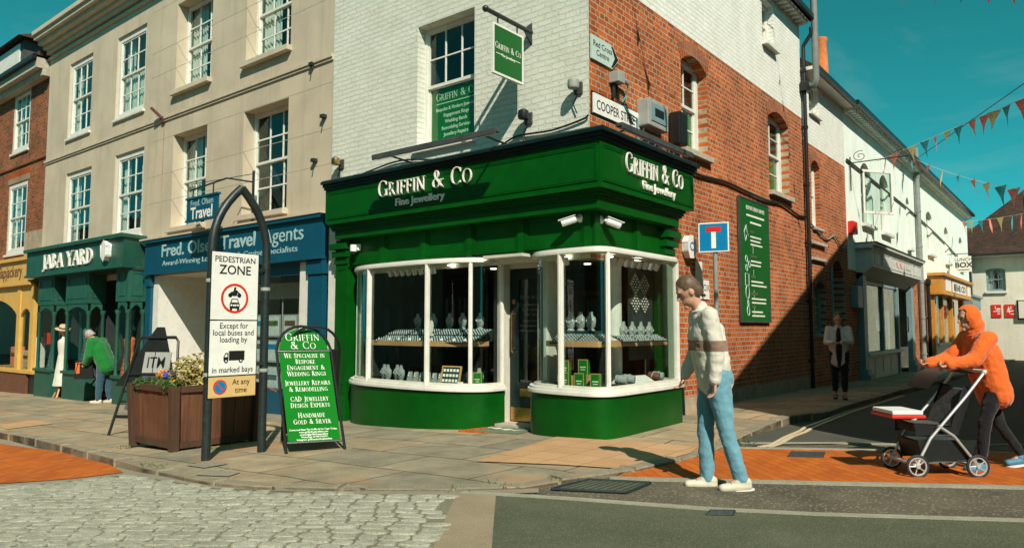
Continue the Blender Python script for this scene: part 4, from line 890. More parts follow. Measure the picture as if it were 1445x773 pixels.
def pent(parent, y0, y1, ze, x0=.34, top=2.6, dep=3.2):
    MB().add([(x0, y0, ze), (x0, y1, ze), (-dep, y1, ze+top), (-dep, y0, ze+top), (-dep*2, y0, ze), (-dep*2, y1, ze)], [(0, 1, 2, 3), (3, 2, 5, 4), (0, 3, 4), (1, 5, 2), (0, 4, 5, 1)]).build('roof', ROOF, parent)
pent(H2, 9.26, 13, 7.51); MB().ab(PB, 9.3, 13, .28, .38, 7.44, 7.55).build('gutter', BLACK, H2)
ch = MB().box(-1.9, -1.0, 9.9, 11.1, 8.2, 9.1).build('chimney', BRICKA, H2)
ppx = onB(1159, 88, -.6); MB().lathe([(.18, -.4), (.18, .0), (.15, .55), (.18, .60), (.18, .68), (.14, .70)], (-.6, ppx[0], ppx[1]), 14).build('chimney_pot', TERRA, ch, smooth=True)
tag(MB().tube([(.12, 9.36, 7.05), (.28, 9.34, 7.06), (.34, 9.30, 7.16), (.34, 9.27, 9.6)], .075, 12).build('vent_pipe', GREYP, smooth=True), 'grey vent pipe with an elbow rising past the eaves beside the black downpipe', 'pipe')
def downpipe(label, y, z0, z1, x=.09, r=.045, mat=BLACK, head=None, gx=None):
    o = thing('downpipe', label, 'downpipe', (x, y, z0)); MB().tube([(x, y, z0), (x, y, z1)]+([(x, y, z1+.1), (gx, y, z1+.35), (gx, y, z1+.5)] if gx else []), r, 10).build('pipe', mat, o, smooth=True)
    z = z0+.6
    while z < z1: MB().lathe([(r+.016, 0), (r+.016, .07)], (x, y, z), 12).box(0, x, y-.02, y+.02, z+.01, z+.06).build('collar', mat, o); z += 1.35
    if head: MB().box(x-.07, x+.1, y-.12, y+.12, head, head+.22).build('hopper', mat, o, bevel=.02)
downpipe('tall black iron downpipe between the orange brick corner and the narrow house', 9.22, .02, 7.9, head=6.9, gx=.28)
# ------------------------------------------------------------------ white rendered houses
def whouse(label, y0, y1, wins, ze=7.5, zb=-.8, low=None, lowm=None):
    o = thing('white_rendered_house', label, 'house', (0, (y0+y1)/2, -.2))
    wall(o, 'wall', PB, [(y0, low), (y1, low), (y1, ze), (y0, ze)], wins, WROW, .14)
    for i, h_ in enumerate(wins): sash(o, PB, *h_[:4], rev=.13, cols=h_[6] if len(h_) > 6 else 1, rt=1, rb=1, curt='net' if i % 2 else 'left', sag=h_[4]*.9, seed=int(y0)+i, sill=.09, silld=.14, fw=.09)
    MB().ab(PB, y0, y1, 0, .10, ze-.18, ze).ab(PB, y0, y1, 0, .30, ze, ze+.06).build('eaves', WROW, o); MB().ab(PB, y0, y1, .30, .42, ze-.02, ze+.11).build('gutter', BLACK, o)
    mb = MB(); k = y0+.1
    while k < y1-.1: mb.ab(PB, k, k+.11, .10, .26, ze-.15, ze-.002); k += .26
    mb.build('dentil_course', WROW, o); pent(o, y0, y1, ze+.062, .36)
    MB().box(-6, -5.9, y0, y1, zb, ze).box(-3, -2.95, y0, y1, zb, ze).build('rear_wall', DARKIN, o)
    return o
W1 = whouse('white rendered house with a pale grey shopfront and an open casement window', 13.001, 23.3, [(14.75, 16.05, 4.45, 6.05, .28, .14, 1), (17.25, 18.55, 4.45, 6.10, .28, .14, 1), (21.5, 22.1, 4.3, 6.0, .2, .14, 1)], low=3.0)
W2 = whouse('farther white rendered house with an ochre shopfront', 23.301, 38.7, [(25.7, 27.1, 4.45, 6.05, .2, .14, 1), (30.4, 31.6, 4.4, 5.9, .2, .14, 1), (35.2, 36.4, 4.4, 5.9, .2, .14, 1)], low=3.3)
cs = MB(frame((.02, 14.85, 4.75), (.55, .8, 0), (0, 0, 1), (.8, -.55, 0))).box(0, .07, 0, 1.3, -.03, .03).box(1.03, 1.1, 0, 1.3, -.03, .03).box(.07, 1.03, 0, .07, -.03, .03).box(.07, 1.03, 1.23, 1.3, -.03, .03).build('open_casement', WHITE, W1)
MB(frame((.02, 14.85, 4.75), (.55, .8, 0), (0, 0, 1), (.8, -.55, 0))).box(.07, 1.03, .07, 1.23, -.004, .004).build('pane', WGLASS, cs)
MB().ab(PB, 13.0, 13.9, -.01, -.0, -.8, 3.0).ab(PB, 21.3, 25.4, -.01, 0, -.8, 3.3).ab(PB, 21.3, 23.3, 0, .004, 3.0, 3.2).build('brick_base', BRICKB, W1)
MB().ab(PB, 34.5, 38.7, -.01, 0, -.9, 3.3).build('brick_base', BRICKB, W2)
# grey shopfront
gs = MB().ab(PB, 13.9, 21.4, .0, .42, 3.10, 3.62).build('grey_fascia', GREYSH, W1)
mb = MB()
for z0, z1, o in ((3.62, 3.68, .46), (3.68, 3.75, .54)): mb.ab(PB, 13.8, 21.5, 0, o, z0, z1)
mb.build('cornice', GREYSH, gs); MB().ab(PB, 13.8, 21.5, 0, .56, 3.751, 3.79).build('flashing', LEAD, gs)
mb = MB()
for a, b in ((14.1, 15.0), (15.1, 16.2), (16.3, 19.6), (19.7, 20.4), (20.5, 21.2)):
    for q in ((a, b, 3.18, 3.20), (a, b, 3.53, 3.55), (a, a+.03, 3.2, 3.53), (b-.03, b, 3.2, 3.53)): mb.ab(PB, q[0], q[1], .4202, .435, q[2], q[3])
mb.build('panel_moulding', GREYSH, gs)
mq = MB().tube([P3(PB, 16.9+.16*k, .424, 3.36+.09*math.sin(k*1.7)) for k in range(9)], .012, 5); mq.build('script', PINK, gs); MB().ab(PB, 18.6, 19.4, .4205, .424, 3.29, 3.32).build('script', GREYP, gs)
MB().add([P3(PB, a, o, z) for a in (13.9, 21.4) for o, z in ((0, 2.75), (.41, 3.099), (0, 3.099))], [(0, 1, 2), (3, 5, 4), (0, 3, 4, 1), (1, 4, 5, 2), (0, 2, 5, 3)]).build('soffit', OFFW, gs)
sw = MB().ab(PB, 14.3, 14.42, .0, .10, .70, 2.74).ab(PB, 16.6, 16.75, 0, .10, .70, 2.74).ab(PB, 18.85, 19.0, 0, .10, -.3, 2.74).ab(PB, 14.42, 18.85, 0, .10, 2.66, 2.74).build('shop_window', BLUEGREY, W1)
MB().ab(PB, 14.25, 19.05, -.1, .20, .62, .70).build('sill', WHITE, sw); MB().ab(PB, 14.42, 18.85, .03, .036, .70, 2.66).build('pane', GLASS, sw)
MB().ab(PB, 14.3, 18.85, -.05, .04, -.1, .619).build('stall_riser', GREYSH, sw)
mb = MB()
for i in range(4): mb.ab(PB, 14.45+i*1.1, 15.35+i*1.1, .0402, .055, .02, .5)
mb.build('panel', GREYSH, sw); MB().ab(PB, 14.2, 18.9, -.1, .10, -.5, -.1).build('plinth', BLACK, sw)
for a0, a1 in ((13.9, 14.29), (20.85, 21.3)):
    p = MB().ab(PB, a0, a1, .0, .16, .1, 2.95).build('pilaster', BLUEGREY, W1); MB().ab(PB, a0-.06, a1+.06, 0, .28, -.6, .1).ab(PB, a0-.03, a1+.03, 0, .22, .1, .25).build('plinth_block', BLUEGREY, p)
MB().ab(PB, 14.3, 20.8, -1.6, -1.5, -.6, 3.0).build('shop_back_wall', WROW, W1); MB().ab(PB, 14.3, 20.8, -1.5, -.01, 2.9, 2.95).build('shop_ceiling', OFFW, W1)
MB().ab(PB, 18.3, 18.85, -.8, -.3, .6, 1.3).build('counter', DARKIN, W1); MB().ab(PB, 14.4, 18.8, -1.48, -1.45, 1.72, 1.75).build('rail', STEEL, W1)
d = MB().ab(PB, 19.0, 20.85, -.62, -.56, -.5, 2.74).build('shop_door', BLUEGREY, W1); MB().ab(PB, 19.3, 20.5, -.559, -.555, .6, 2.5).build('pane', WGLASS, d)
MB().tube([(.12, 20.2, 1.25), (.15, 20.2, 1.3), (.15, 20.2, 1.75), (.12, 20.2, 1.8)], .02, 8).build('door_handle', IRON, d)
# ochre shopfront
oc = MB().ab(PB, 25.4, 34.6, .0, .50, 2.85, 3.50).build('ochre_fascia', ORSHOP, W2)
MB().ab(PB, 25.3, 34.7, 0, .62, 3.50, 3.62).ab(PB, 25.35, 34.65, 0, .56, 2.75, 2.845).build('cornice', ORSHOP, oc)
MB().ab(PB, 28.3, 32.6, .50, .52, 2.93, 3.40).ab(PB, 26.4, 27.8, .50, .52, 2.93, 3.40).ab(PB, 33.2, 34.2, .5, .52, 2.93, 3.4).build('name_panel', SIGNW, oc)
sans(oc, 'BEAR CO', Fr(PB, 30.45, .522, 3.03), .40, BLACK, .004, .03, fit=3.7)
sw = MB().ab(PB, 25.5, 26.0, 0, .2, -.3, 2.75).ab(PB, 27.9, 28.15, 0, .16, .75, 2.75).ab(PB, 30.6, 30.9, 0, .16, -.3, 2.75).ab(PB, 33.9, 34.5, 0, .2, -.4, 2.75).build('shop_window', ORSHOP, W2)
MB().ab(PB, 25.9, 30.8, -.05, .28, .68, .75).ab(PB, 26, 30.6, -.02, .10, -.1, .679).build('stall_riser', GREYSH, sw)
MB().ab(PB, 26, 30.6, .05, .056, .75, 2.75).ab(PB, 30.9, 33.9, -.3, -.29, -.3, 2.75).build('pane', GLASS, sw)
MB().ab(PB, 26, 34, -1.5, -1.4, -.5, 3).build('shop_back_wall', ROOMIN, W2); MB().ab(PB, 31.2, 33.7, -.2, -.14, -.4, 2.7).build('shop_door', ORSHOP, W2)
# small grey green shop at the end
es = MB().ab(PB, 35.0, 38.6, 0, .5, 2.35, 2.95).build('grey_green_fascia', BLUEGREY, W2); MB().ab(PB, 34.9, 38.65, 0, .62, 2.95, 3.05).build('cornice', BLUEGREY, es)
sw = MB().ab(PB, 35.0, 35.3, 0, .15, -.5, 2.34).ab(PB, 36.6, 36.8, 0, .15, -.5, 2.34).ab(PB, 38.2, 38.5, 0, .15, -.5, 2.34).ab(PB, 35, 38.5, 0, .2, -.5, .35).build('shop_window', BLUEGREY, W2)
MB().ab(PB, 35.3, 38.2, .03, .04, .35, 2.3).build('pane', GLASS, sw); MB().ab(PB, 35, 38.6, -1, -.9, -.6, 3).build('shop_back_wall', DARKIN, W2)
downpipe('pale grey soil pipe rising past the eaves between the two white houses', 23.15, -.2, 8.3, x=.13, r=.09, mat=GREYP)
downpipe('dark downpipe and hopper beside the ochre shopfront', 24.7, -.2, 3.35, x=.12, r=.07, head=3.1)
downpipe('slim dark downpipe on the brick between grey and ochre shopfronts', 23.75, -.2, 3.0, x=.10, r=.05)
# ------------------------------------------------------------------ house closing the street
FPn = ('A', 40.0)
Fh = thing('far_cream_house', 'pale rendered house with a brown tiled roof closing the far end of the side street', 'house', (3, 40, -.4))
wall(Fh, 'wall', FPn, [(-1.5, -1.5), (9, -1.5), (9, 5.45), (-1.5, 5.45)], [(.66, 1.57, 3.42, 4.60, .10, .10)], FARW, .1)
sash(Fh, FPn, .66, 1.57, 3.42, 4.60, .09, 3, 1, 1, curt='half', sag=.09, sill=.12, silld=.12, fw=.07, mat=BLUEGREY, sillm=WHITE)
MB().add([(-1.8, 39.45, 5.42), (9, 39.45, 5.42), (9, 45, 9.9), (2.6, 45, 9.9), (-1.8, 50, 5.42), (9, 50, 5.42)], [(0, 1, 2, 3), (0, 3, 4), (3, 2, 5, 4), (0, 4, 5, 1), (1, 5, 2)]).build('roof', ROOF, Fh)
MB().ab(FPn, -1.8, 9, .52, .64, 5.38, 5.48).build('gutter', BLACK, Fh); MB().ab(FPn, -1.5, 9, 0, .5, 5.30, 5.415).build('eaves', OFFW, Fh)
MB().ab(FPn, -1.0, .0, -3.2, -2.2, 6, 7.3).build('chimney', BRICKA, Fh); MB().ab(FPn, -1.5, 9, -8, -7.8, -1.5, 5.4).build('rear_wall', DARKIN, Fh)
MB().ab(FPn, -1.5, 9, 0, .02, -1.5, -.35).build('brick_plinth', BRICKA, Fh); MB().tube([(.0, 39.92, 3.0), (.0, 39.92, 5.3)], .04, 6).build('pipe', GREYP, Fh)
for i, (a, lb) in enumerate([(.86, 'left red square sign with white brush lettering on the far pale house'), (1.46, 'right red square sign with white brush lettering on the far pale house')]):
    o = thing('red_sign', lb, 'sign', P3(FPn, a+.22, 0, 2.3), 'red signs on the far house'); MB().ab(FPn, a, a+.44, .0, .05, 1.98, 2.68).build('board', RED, o)
    rn = random.Random(5+i); mb = MB()
    for k in range(9):
        x, z = a+.06+rn.random()*.26, 2.12+rn.random()*.36; q = rn.choice([(.16, .035), (.035, .16), (.12, .05)]); mb.ab(FPn, x, x+min(q[0], a+.42-x), .0502+.001*k, .056+.001*k, z, z+q[1])
    mb.build('lettering', LETTER, o)
o = thing('wall_cabinet', 'pale cabinet fixed to the far house right of the red signs', 'cabinet', P3(FPn, 2.6, 0, 2.4)); MB().ab(FPn, 2.1, 3.2, .0, .22, 1.92, 2.84).build('body', FARW, o); MB().ab(FPn, 2.02, 3.28, 0, .03, 1.85, 2.9).build('back_plate', GDARK, o)
# ------------------------------------------------------------------ houses opposite (out of the frame: they shade the side street and show in the glass)
def opp(label, x0, x1, y0, y1, ze, ridge, axis, wallm, wins=()):
    o = thing('opposite_house', label, 'house', ((x0+x1)/2, (y0+y1)/2, 0)); MB().box(x0, x1, y0, y1, -1.2, ze).build('wall', wallm, o)
    e = .18
    if axis == 'Y': # gable roof with verge rising along y
        ym = (y0+y1)/2; MB().add([(x0-e, y0-e, ze), (x1+e, y0-e, ze), (x1+e, y1+e, ze), (x0-e, y1+e, ze), (x0-e, ym, ridge), (x1+e, ym, ridge)], [(0, 1, 5, 4), (2, 3, 4, 5), (0, 4, 3), (1, 2, 5), (0, 3, 2, 1)]).build('roof', ROOF, o)
    else:
        xm = (x0+x1)/2; MB().add([(x0-e, y0-e, ze), (x1+e, y0-e, ze), (x1+e, y1+e, ze), (x0-e, y1+e, ze), (xm, y0-e, ridge), (xm, y1+e, ridge)], [(0, 3, 5, 4), (1, 4, 5, 2), (0, 4, 1), (2, 5, 3), (0, 1, 2, 3)]).build('roof', ROOF, o)
    for bx in wins:
        f = MB().box(*bx).build('window', WHITE, o)
    return o
opp('brick gabled house on the opposite corner of the side street', 6.2, 16, -.75, 18.2, 6.75, 10.75, 'Y', BRICKB, [(6.15, 6.2, y, y+1.1, z, z+1.7) for y in (1.5, 5.5, 10, 14) for z in (.9, 4)])
opp('plain rendered house behind the brick gable across the side street', 6.2, 14, 18.6, 32.5, 7.6, 10.8, 'X', FARW, [(6.15, 6.2, y, y+1.1, z, z+1.7) for y in (20, 23, 26, 29.5) for z in (.9, 4.6)])
opp('cream house across the high street behind the viewer', -100, -8.6, -26, -17.0, 8.5, 11.5, 'Y', CREAM, [(x, x+1.2, -17, -16.95, z, z+1.9) for x in (-28, -24.5, -21, -17, -13.5, -11) for z in (.6, 3.6, 6.2)])
opp('brick house across the high street behind the viewer', -8.4, 6.4, -26, -17.2, 7.9, 11, 'Y', BRICKA, [(x, x+1.2, -17.2, -17.15, z, z+1.9) for x in (-7.5, -4.5, -1.5, 1.5, 4) for z in (.6, 3.9)])
opp('pale house across the high street at the viewer right hand', 6.6, 40, -26, -17.0, 8, 11, 'Y', FARW, [(x, x+1.2, -17, -16.95, z, z+1.9) for x in (8, 11, 15, 19) for z in (.6, 3.9)])

# ================================================================== SIGNS AND FITTINGS
# hanging jewellery sign
o = thing('hanging_sign', 'green hanging jewellery sign in a white frame on a bracket above the shopfront', 'sign', (-.96, -.5, 5.1))
MB().tube([(-.96, 0, 5.58), (-.96, -1.0, 5.58)], .032, 10).ball((-.96, -1.0, 5.58), .045).add([(-.975, 0, 5.4), (-.945, 0, 5.4), (-.945, 0, 5.72), (-.975, 0, 5.72), (-.96, -.2, 5.56)], [(0, 1, 2, 3), (0, 1, 4), (1, 2, 4), (2, 3, 4), (3, 0, 4)]).build('bracket', IRON, o, smooth=True)
MB().tube([(-.96, -.33, 5.55), (-.96, -.33, 5.45)], .012, 6).tube([(-.96, -.75, 5.55), (-.96, -.75, 5.45)], .012, 6).build('hook', IRON, o)
bd = MB().box(-.975, -.945, -.84, -.24, 4.79, 5.42).build('board', SIGNG, o)
mb = MB()
for b in ((-.87, -.841, 4.76, 5.45), (-.239, -.21, 4.76, 5.45), (-.841, -.239, 4.76, 4.789), (-.841, -.239, 5.421, 5.45)): mb.box(-.98, -.94, *b)
mb.build('frame', WHITE, o)
M = lambda y, z: frame((-.9445, y, z), (0, 1, 0), (0, 0, 1), (1, 0, 0))
serif(bd, 'Griffin & Co', M(-.54, 5.115), .088, LETTER, .002, track=.05, fit=.56, wt=.8); sans(bd, 'Fine Jewellery', M(-.54, 5.03), .052, ext=.001, bold=.01)
MB().box(-.9448, -.942, -.80, -.66, 5.045, 5.053).box(-.9448, -.942, -.42, -.28, 5.045, 5.053).build('rule', LETTER, bd)
# fascia light bars
def lightbar(pl, a0, a1, o, z, label):
    t = thing('sign_light_bar', label, 'light bar', P3(pl, (a0+a1)/2, 0, z))
    MB().ab(pl, a0, a1, o-.10, o, z, z+.05).ab(pl, a0+.01, a1-.01, o-.02, o+.005, z-.03, z+.052).build('housing', LEAD, t, bevel=.008); MB().ab(pl, a0+.05, a1-.05, o-.085, o-.02, z-.012, z-.001).build('lens', WPLAST, t)
    for f in (.12, .88):
        a = a0+(a1-a0)*f; MB().tube([P3(pl, a, .003, z-.03), P3(pl, a, o-.08, z+.02)], .016, 8).ab(pl, a-.06, a+.06, 0, .02, z-.09, z+.03).build('arm', BLACK, t)
lightbar(PA, -3.30, -.86, .91, 3.945, 'long black light bar over the front fascia lettering')
lightbar(PB, .12, 2.30, .42, 4.02, 'long black light bar over the side fascia lettering')
# flat signs on the side wall
o = thing('direction_sign', 'pale green arrow sign reading Red Cross Centre on the brick corner', 'sign', P3(PB, .35, 0, 5.15))
bd = MB().prism([P3(PB, a, .012, z) for a, z in ((.01, 4.985), (.56, 4.985), (.73, 5.15), (.56, 5.315), (.01, 5.315))], (.02, 0, 0)).build('board', PALEG, o)
for k, t in enumerate(('Red Cross', 'Centre')): sans(bd, t, Fr(PB, .30, .033, 5.175-.115*k), .115, BLACK, .001, .004, sx=1.0)
MB().prism([P3(PB, a, .0325, z) for a, z in ((.52, 5.0), (.565, 5.0), (.715, 5.15), (.565, 5.3), (.52, 5.3), (.62, 5.15))], (.002, 0, 0)).build('chevron', BLACK, bd)
o = thing('street_name_plate', 'white street name plate reading COOPER STREET above the side fascia', 'sign', P3(PB, .7, 0, 4.4))
bd = MB().ab(PB, .06, 1.34, .012, .03, 4.26, 4.53).build('plate', SIGNW, o); MB().ab(PB, .03, 1.37, .002, .0115, 4.235, 4.555).build('back_board', BLACK, o)
sans(bd, 'COOPER STREET', Fr(PB, .70, .031, 4.325), .185, BLACK, .001, .006, sx=.82)
o = thing('meter_box', 'beige electric meter box on the brick beside the street name plate', 'meter box', P3(PB, 1.6, 0, 4.5))
MB().ab(PB, 1.28, 1.92, 0, .20, 4.34, 4.74).build('body', GREYM, o, bevel=.02); MB().ab(PB, 1.36, 1.84, .20, .212, 4.42, 4.68).build('window', BLUEGREY, o); MB().ab(PB, 1.46, 1.74, .212, .216, 4.5, 4.62).build('dial', BLACK, o)
tag(MB().ab(PB, 2.28, 2.56, .02, .22, 4.26, 4.78).build('wall_speaker', BLACK, bevel=.03), 'black wall speaker between the meter box and the arched window', 'speaker')
o = thing('junction_box', 'grey junction box with dangling blue cable under the arrow sign', 'junction box', P3(PB, .6, 0, 4.85))
MB().ab(PB, .50, .68, 0, .16, 4.78, 4.93).build('body', GREYM, o, bevel=.01); MB().tube([P3(PB, .72, .1, 4.86), P3(PB, .86, .1, 4.84)], .03, 8).build('connector', GREYP, o)
MB().tube([P3(PB, .86, .1, 4.84), P3(PB, .90, .06, 4.70), P3(PB, .82, .03, 4.58), P3(PB, .95, .05, 4.46), P3(PB, 1.2, .06, 4.42), P3(PB, 1.22, .06, 4.1)], .010, 6).build('blue_cable', TEALF, o, smooth=True)
MB().tube([P3(PB, .56, .05, 4.78), P3(PB, .57, .04, 4.58)], .03, 6).tube([P3(PB, .63, .05, 4.78), P3(PB, .68, .04, 4.56), P3(PB, .9, .04, 4.56), P3(PB, 1.05, .06, 4.3)], .014, 6).build('black_cable', BLACK, o, smooth=True)
rn = random.Random(8); mb = MB()
for k in range(9):
    y = 1.0+k*.13; mb.tube([P3(PB, y, .1+rn.random()*.1, 3.93), P3(PB, y+.1, .12+rn.random()*.08, 4.05+rn.random()*.22), P3(PB, y+.22, .1+rn.random()*.1, 4.0), P3(PB, y+.3, .12, 3.92)], .012, 5)
tag(mb.build('cable_tangle', LEAD, smooth=True), 'tangle of loose cables lying on the side cornice under the meter box', 'cables')
def cable(label, pts, r=.016, mat=BLACK): tag(MB().tube(spl3(pts), r, 6).build('cable', mat, smooth=True), label, 'cable')
def spl3(pts, n=5):
    P = [np.array(p, float) for p in pts]; P = [2*P[0]-P[1]]+P+[2*P[-1]-P[-2]]; out = []
    for i in range(1, len(P)-2):
        for k in range(n):
            t = k/n; a, b, c, d = P[i-1], P[i], P[i+1], P[i+2]; out.append(tuple(.5*(2*b+(c-a)*t+(2*a-5*b+4*c-d)*t*t+(3*b-a-3*c+d)*t**3)))
    return out+[tuple(P[-2])]
cable('thick black cable sagging along the brick from the fascia to the downpipe', [P3(PB, y, .04, z) for y, z in ((2.5, 4.05), (3.3, 3.96), (4.4, 4.02), (5.5, 4.0), (6.6, 3.98), (7.6, 4.03), (8.6, 3.93), (9.2, 3.95))], .024)
cable('cable clipped along the white brick above the front cornice', [P3(PA, x, .03, z) for x, z in ((-5.2, 4.2), (-5.1, 3.98), (-4.4, 4.05), (-3.6, 4.12), (-2.6, 4.0), (-1.6, 4.02), (-1.2, 4.12), (-.6, 4.1), (-.1, 4.16), (.0, 4.2))], .014)
cable('drooping cable on the wall between the downpipe and the dark doorway', [P3(PB, y, .04, z) for y, z in ((9.4, 3.9), (10.0, 3.75), (10.9, 3.6), (11.6, 3.75), (12.3, 3.5), (12.8, 3.7))], .02, GREYP)
for i, (x, z, lb) in enumerate([(-1.0, 4.34, 'small black floodlight on the white brick right of the hanging sign shadow'), (-.16, 4.60, 'grey sensor box with wires near the painted brick corner'), (-5.16, 4.28, 'brass coloured lamp fitting at the left end of the white brick')]):
    o = thing('wall_lamp', lb, 'wall lamp', (x, 0, z)); MB().ab(PA, x-.06, x+.06, 0, .03, z-.08, z+.08).tube([P3(PA, x, .02, z), P3(PA, x, .12, z+.02)], .015, 6).build('bracket', LEAD, o)
    MB().lathe([(.07, -.06), (.08, -.03), (.075, .05), (.03, .08)], P3(PA, x, .14, z+.03), 12).build('lamp_head', [BLACK, GREYM, BRASS][i], o, smooth=True); MB().tube([P3(PA, x, .02, z-.06), P3(PA, x-.08, .03, z-.2), P3(PA, x-.02, .03, z-.34)], .009, 5).build('wire', BLACK, o)
cable('thin black cable running down across the white rendered houses', [P3(PB, y, .04, z) for y, z in ((13.1, 6.02), (17.0, 5.9), (22.6, 5.72), (30, 5.3), (38, 4.6))], .03)
# big green panel
o = thing('service_panel', 'tall green sign panel listing bespoke jewellery services on the orange brick', 'sign', P3(PB, 5.85, 0, 2.7))
bd = MB().ab(PB, 5.10, 6.62, .02, .05, 1.53, 3.84).build('board', SIGNG, o)
mb = MB()
for q in ((5.07, 5.10, 1.5, 3.87), (6.62, 6.65, 1.5, 3.87), (5.10, 6.62, 1.5, 1.53), (5.10, 6.62, 3.84, 3.87)): mb.ab(PB, q[0], q[1], .015, .06, q[2], q[3])
mb.build('frame', LEAD, o)
sans(bd, 'BESPOKE DESIGN SERVICE', Fr(PB, 5.92, .052, 3.66), .10, LETTER, .0006, .01, sx=.85)
rn = random.Random(4); mb = MB(); mg = MB()
for w_, z in ((.95, 3.53), (.6, 3.40)): mb.ab(PB, 5.92-w_/2, 5.92+w_/2, .0505, .052, z, z+.035)
for k, z in enumerate((3.22, 2.75, 2.36, 2.03, 1.78)):
    mg.ab(PB, 5.62, 5.62+.22+.1*(k % 2), .0505, .052, z, z+.04)
    for j in range(2+(k == 0)): mb.ab(PB, 5.62, 5.62+rn.uniform(.5, .85), .0505, .052, z-.09-.075*j, z-.062-.075*j)
    if k < 4: mb.ab(PB, 5.74, 5.75, .0505, .052, z-.40, z-.24)
mb.build('text_lines', LETTER, bd); mg.build('headings', GOLD, bd); mb = MB()
def ringz(y, z, r1, r2, n=14):
    mb.tube([P3(PB, y+r1*math.cos(2*math.pi*k/n), .053, z+r2*math.sin(2*math.pi*k/n)) for k in range(n+1)], .009, 5)
ringz(5.40, 2.12-.05, .09, .13); ringz(5.38, 2.70, .05, .06); ringz(5.52, 2.60, .05, .06); ringz(5.38, 2.53, .045, .06); ringz(5.42, 1.72, .06, .09); ringz(5.42, 1.86, .03, .06)
mb.tube([P3(PB, 5.40+a, .053, 3.18+b) for a, b in ((-.11, .03), (0, .16), (.04, .03), (.13, -.05), (.02, -.03), (-.05, -.14), (-.11, .03))], .010, 5); mb.tube([P3(PB, 5.4+a, .053, 2.32+b) for a, b in ((-.1, .1), (-.1, -.12), (.08, -.12), (.08, .1), (-.1, .1))], .009, 5)
mb.build('emblems', PALEG, bd)
# alarm, plates
o = thing('alarm_box', 'white octagonal alarm box with a blue C on the brick edge', 'alarm box', P3(PB, 2.86, 0, 2.7))
bd = MB().prism([P3(PB, 2.86+.17*math.cos(R(22.5+45*k)), .02, 2.70+.19*math.sin(R(22.5+45*k))) for k in range(8)], (.09, 0, 0)).build('body', WPLAST, o, bevel=.012); sans(bd, 'C', Fr(PB, 2.86, .112, 2.64), .20, SKYB, .002, .02)
tag(MB().ab(PB, 3.22, 3.46, .0, .015, 2.20, 2.50).build('notice_plate', SIGNW), 'small white notice plate on brick under the octagonal alarm box', 'notice')
o = thing('wall_plaque', 'white wall plaque reading LUNCH BOX with an arrow behind the walking person', 'sign', P3(PB, 3.25, 0, 2.05))
bd = MB().ab(PB, 2.84, 3.72, .0, .02, 1.88, 2.20).build('plate', SIGNW, o); sans(bd, 'LUNCHBOX', Fr(PB, 3.28, .021, 2.02), .16, BLACK, .001); MB().ab(PB, 3.2, 3.5, .0205, .022, 1.93, 1.96).prism([P3(PB, 3.5, .021, 1.91), P3(PB, 3.5, .021, 1.98), P3(PB, 3.58, .021, 1.945)], (.002, 0, 0)).build('arrow', BLACK, bd)
# no through road sign on its post
bx, by = .46, 2.95
o = thing('road_sign', 'blue and white no through road sign with red bar on a grey post', 'road sign', (bx, by, hp(bx, by)))
MB().tube([(bx, by, hp(bx, by)-.05), (bx, by, 2.95)], .038, 12).build('post', GREYP, o, smooth=True)
M = frame((bx, by-.045, 2.83), (.96, .28, 0), (0, 0, 1), (.28, -.96, 0))
bd = MB(M).box(-.235, .235, -.235, .235, 0, .012).build('plate', SIGNW, o, bevel=.004)
MB(M).box(-.215, .215, -.215, .215, .0125, .014).build('blue_field', SKYB, bd); MB(M).box(-.035, .035, -.175, .085, .0145, .016).build('white_stem', LETTER, bd); MB(M).box(-.115, .115, .086, .165, .0145, .016).build('red_bar', RED, bd)
MB(M).box(-.06, .06, .05, .09, -.04, -.001).box(-.06, .06, -.12, -.08, -.04, -.001).build('clip', STEEL, o)
# cctv
def cctv(loc, n, aim, label):
    o = thing('security_camera', label, 'camera', loc); L = Vector(loc); n = Vector(n)
    MB(frame(loc, (0, 0, 1), n.cross(Vector((0, 0, 1))), n)).lathe([(.055, 0), (.055, .02), (.03, .035)], (0, 0, 0), 14).build('base', WPLAST, o, smooth=True)
    p = L+n*.07+Vector((0, 0, -.01)); MB().tube([L+n*.03, p, p+Vector(aim)*.04], .018, 8).build('arm', WPLAST, o, smooth=True)
    a = Vector(aim).normalized(); q = p+a*.02; x = a.cross(Vector((0, 0, 1))).normalized(); f_ = frame(q, x, a.cross(x), a)
    MB(f_).lathe([(.035, 0), (.045, .01), (.045, .19), (.04, .2)], (0, 0, 0), 16).build('body', WPLAST, o, smooth=True); MB(f_).box(-.05, .05, -.052, -.044, -.01, .23).build('hood', WPLAST, o); MB(f_).lathe([(.032, .2), (.03, .203)], (0, 0, 0), 12).build('lens', BLACK, o)
cctv((-.06, -.142, 2.82), (0, -1, 0), (-.75, -.55, -.30), 'white bullet security camera on the front frieze left of the corner')
cctv((.142, .02, 2.80), (1, 0, 0), (.55, .75, -.30), 'white bullet security camera on the side frieze right of the corner')
o = thing('dome_camera', 'small white dome camera at the left end of the green frieze', 'camera', (-4.5, -.15, 2.7)); MB().ab(PA, -4.56, -4.44, .14, .2, 2.69, 2.80).build('mount', WPLAST, o, bevel=.01)
MB().lathe([(.055, .06), (.06, 0), (.055, -.05)], (-4.5, -.25, 2.72), 14).build('body', WPLAST, o, smooth=True); MB().ball((-4.5, -.25, 2.665), .05).build('dome', BLACK, o, smooth=True)
tag(MB().ab(PB, 13.1, 13.55, .0, .16, 3.97, 4.32).build('red_alarm_box', RED, bevel=.03), 'small red alarm box at the edge of the white house', 'alarm box')
tag(MB().ab(PB, 13.2, 13.75, .0, .18, 1.95, 2.55).build('meter_cabinet', BLUEGREY, bevel=.02), 'blue grey meter cabinet on dark brick left of the grey shopfront', 'cabinet')
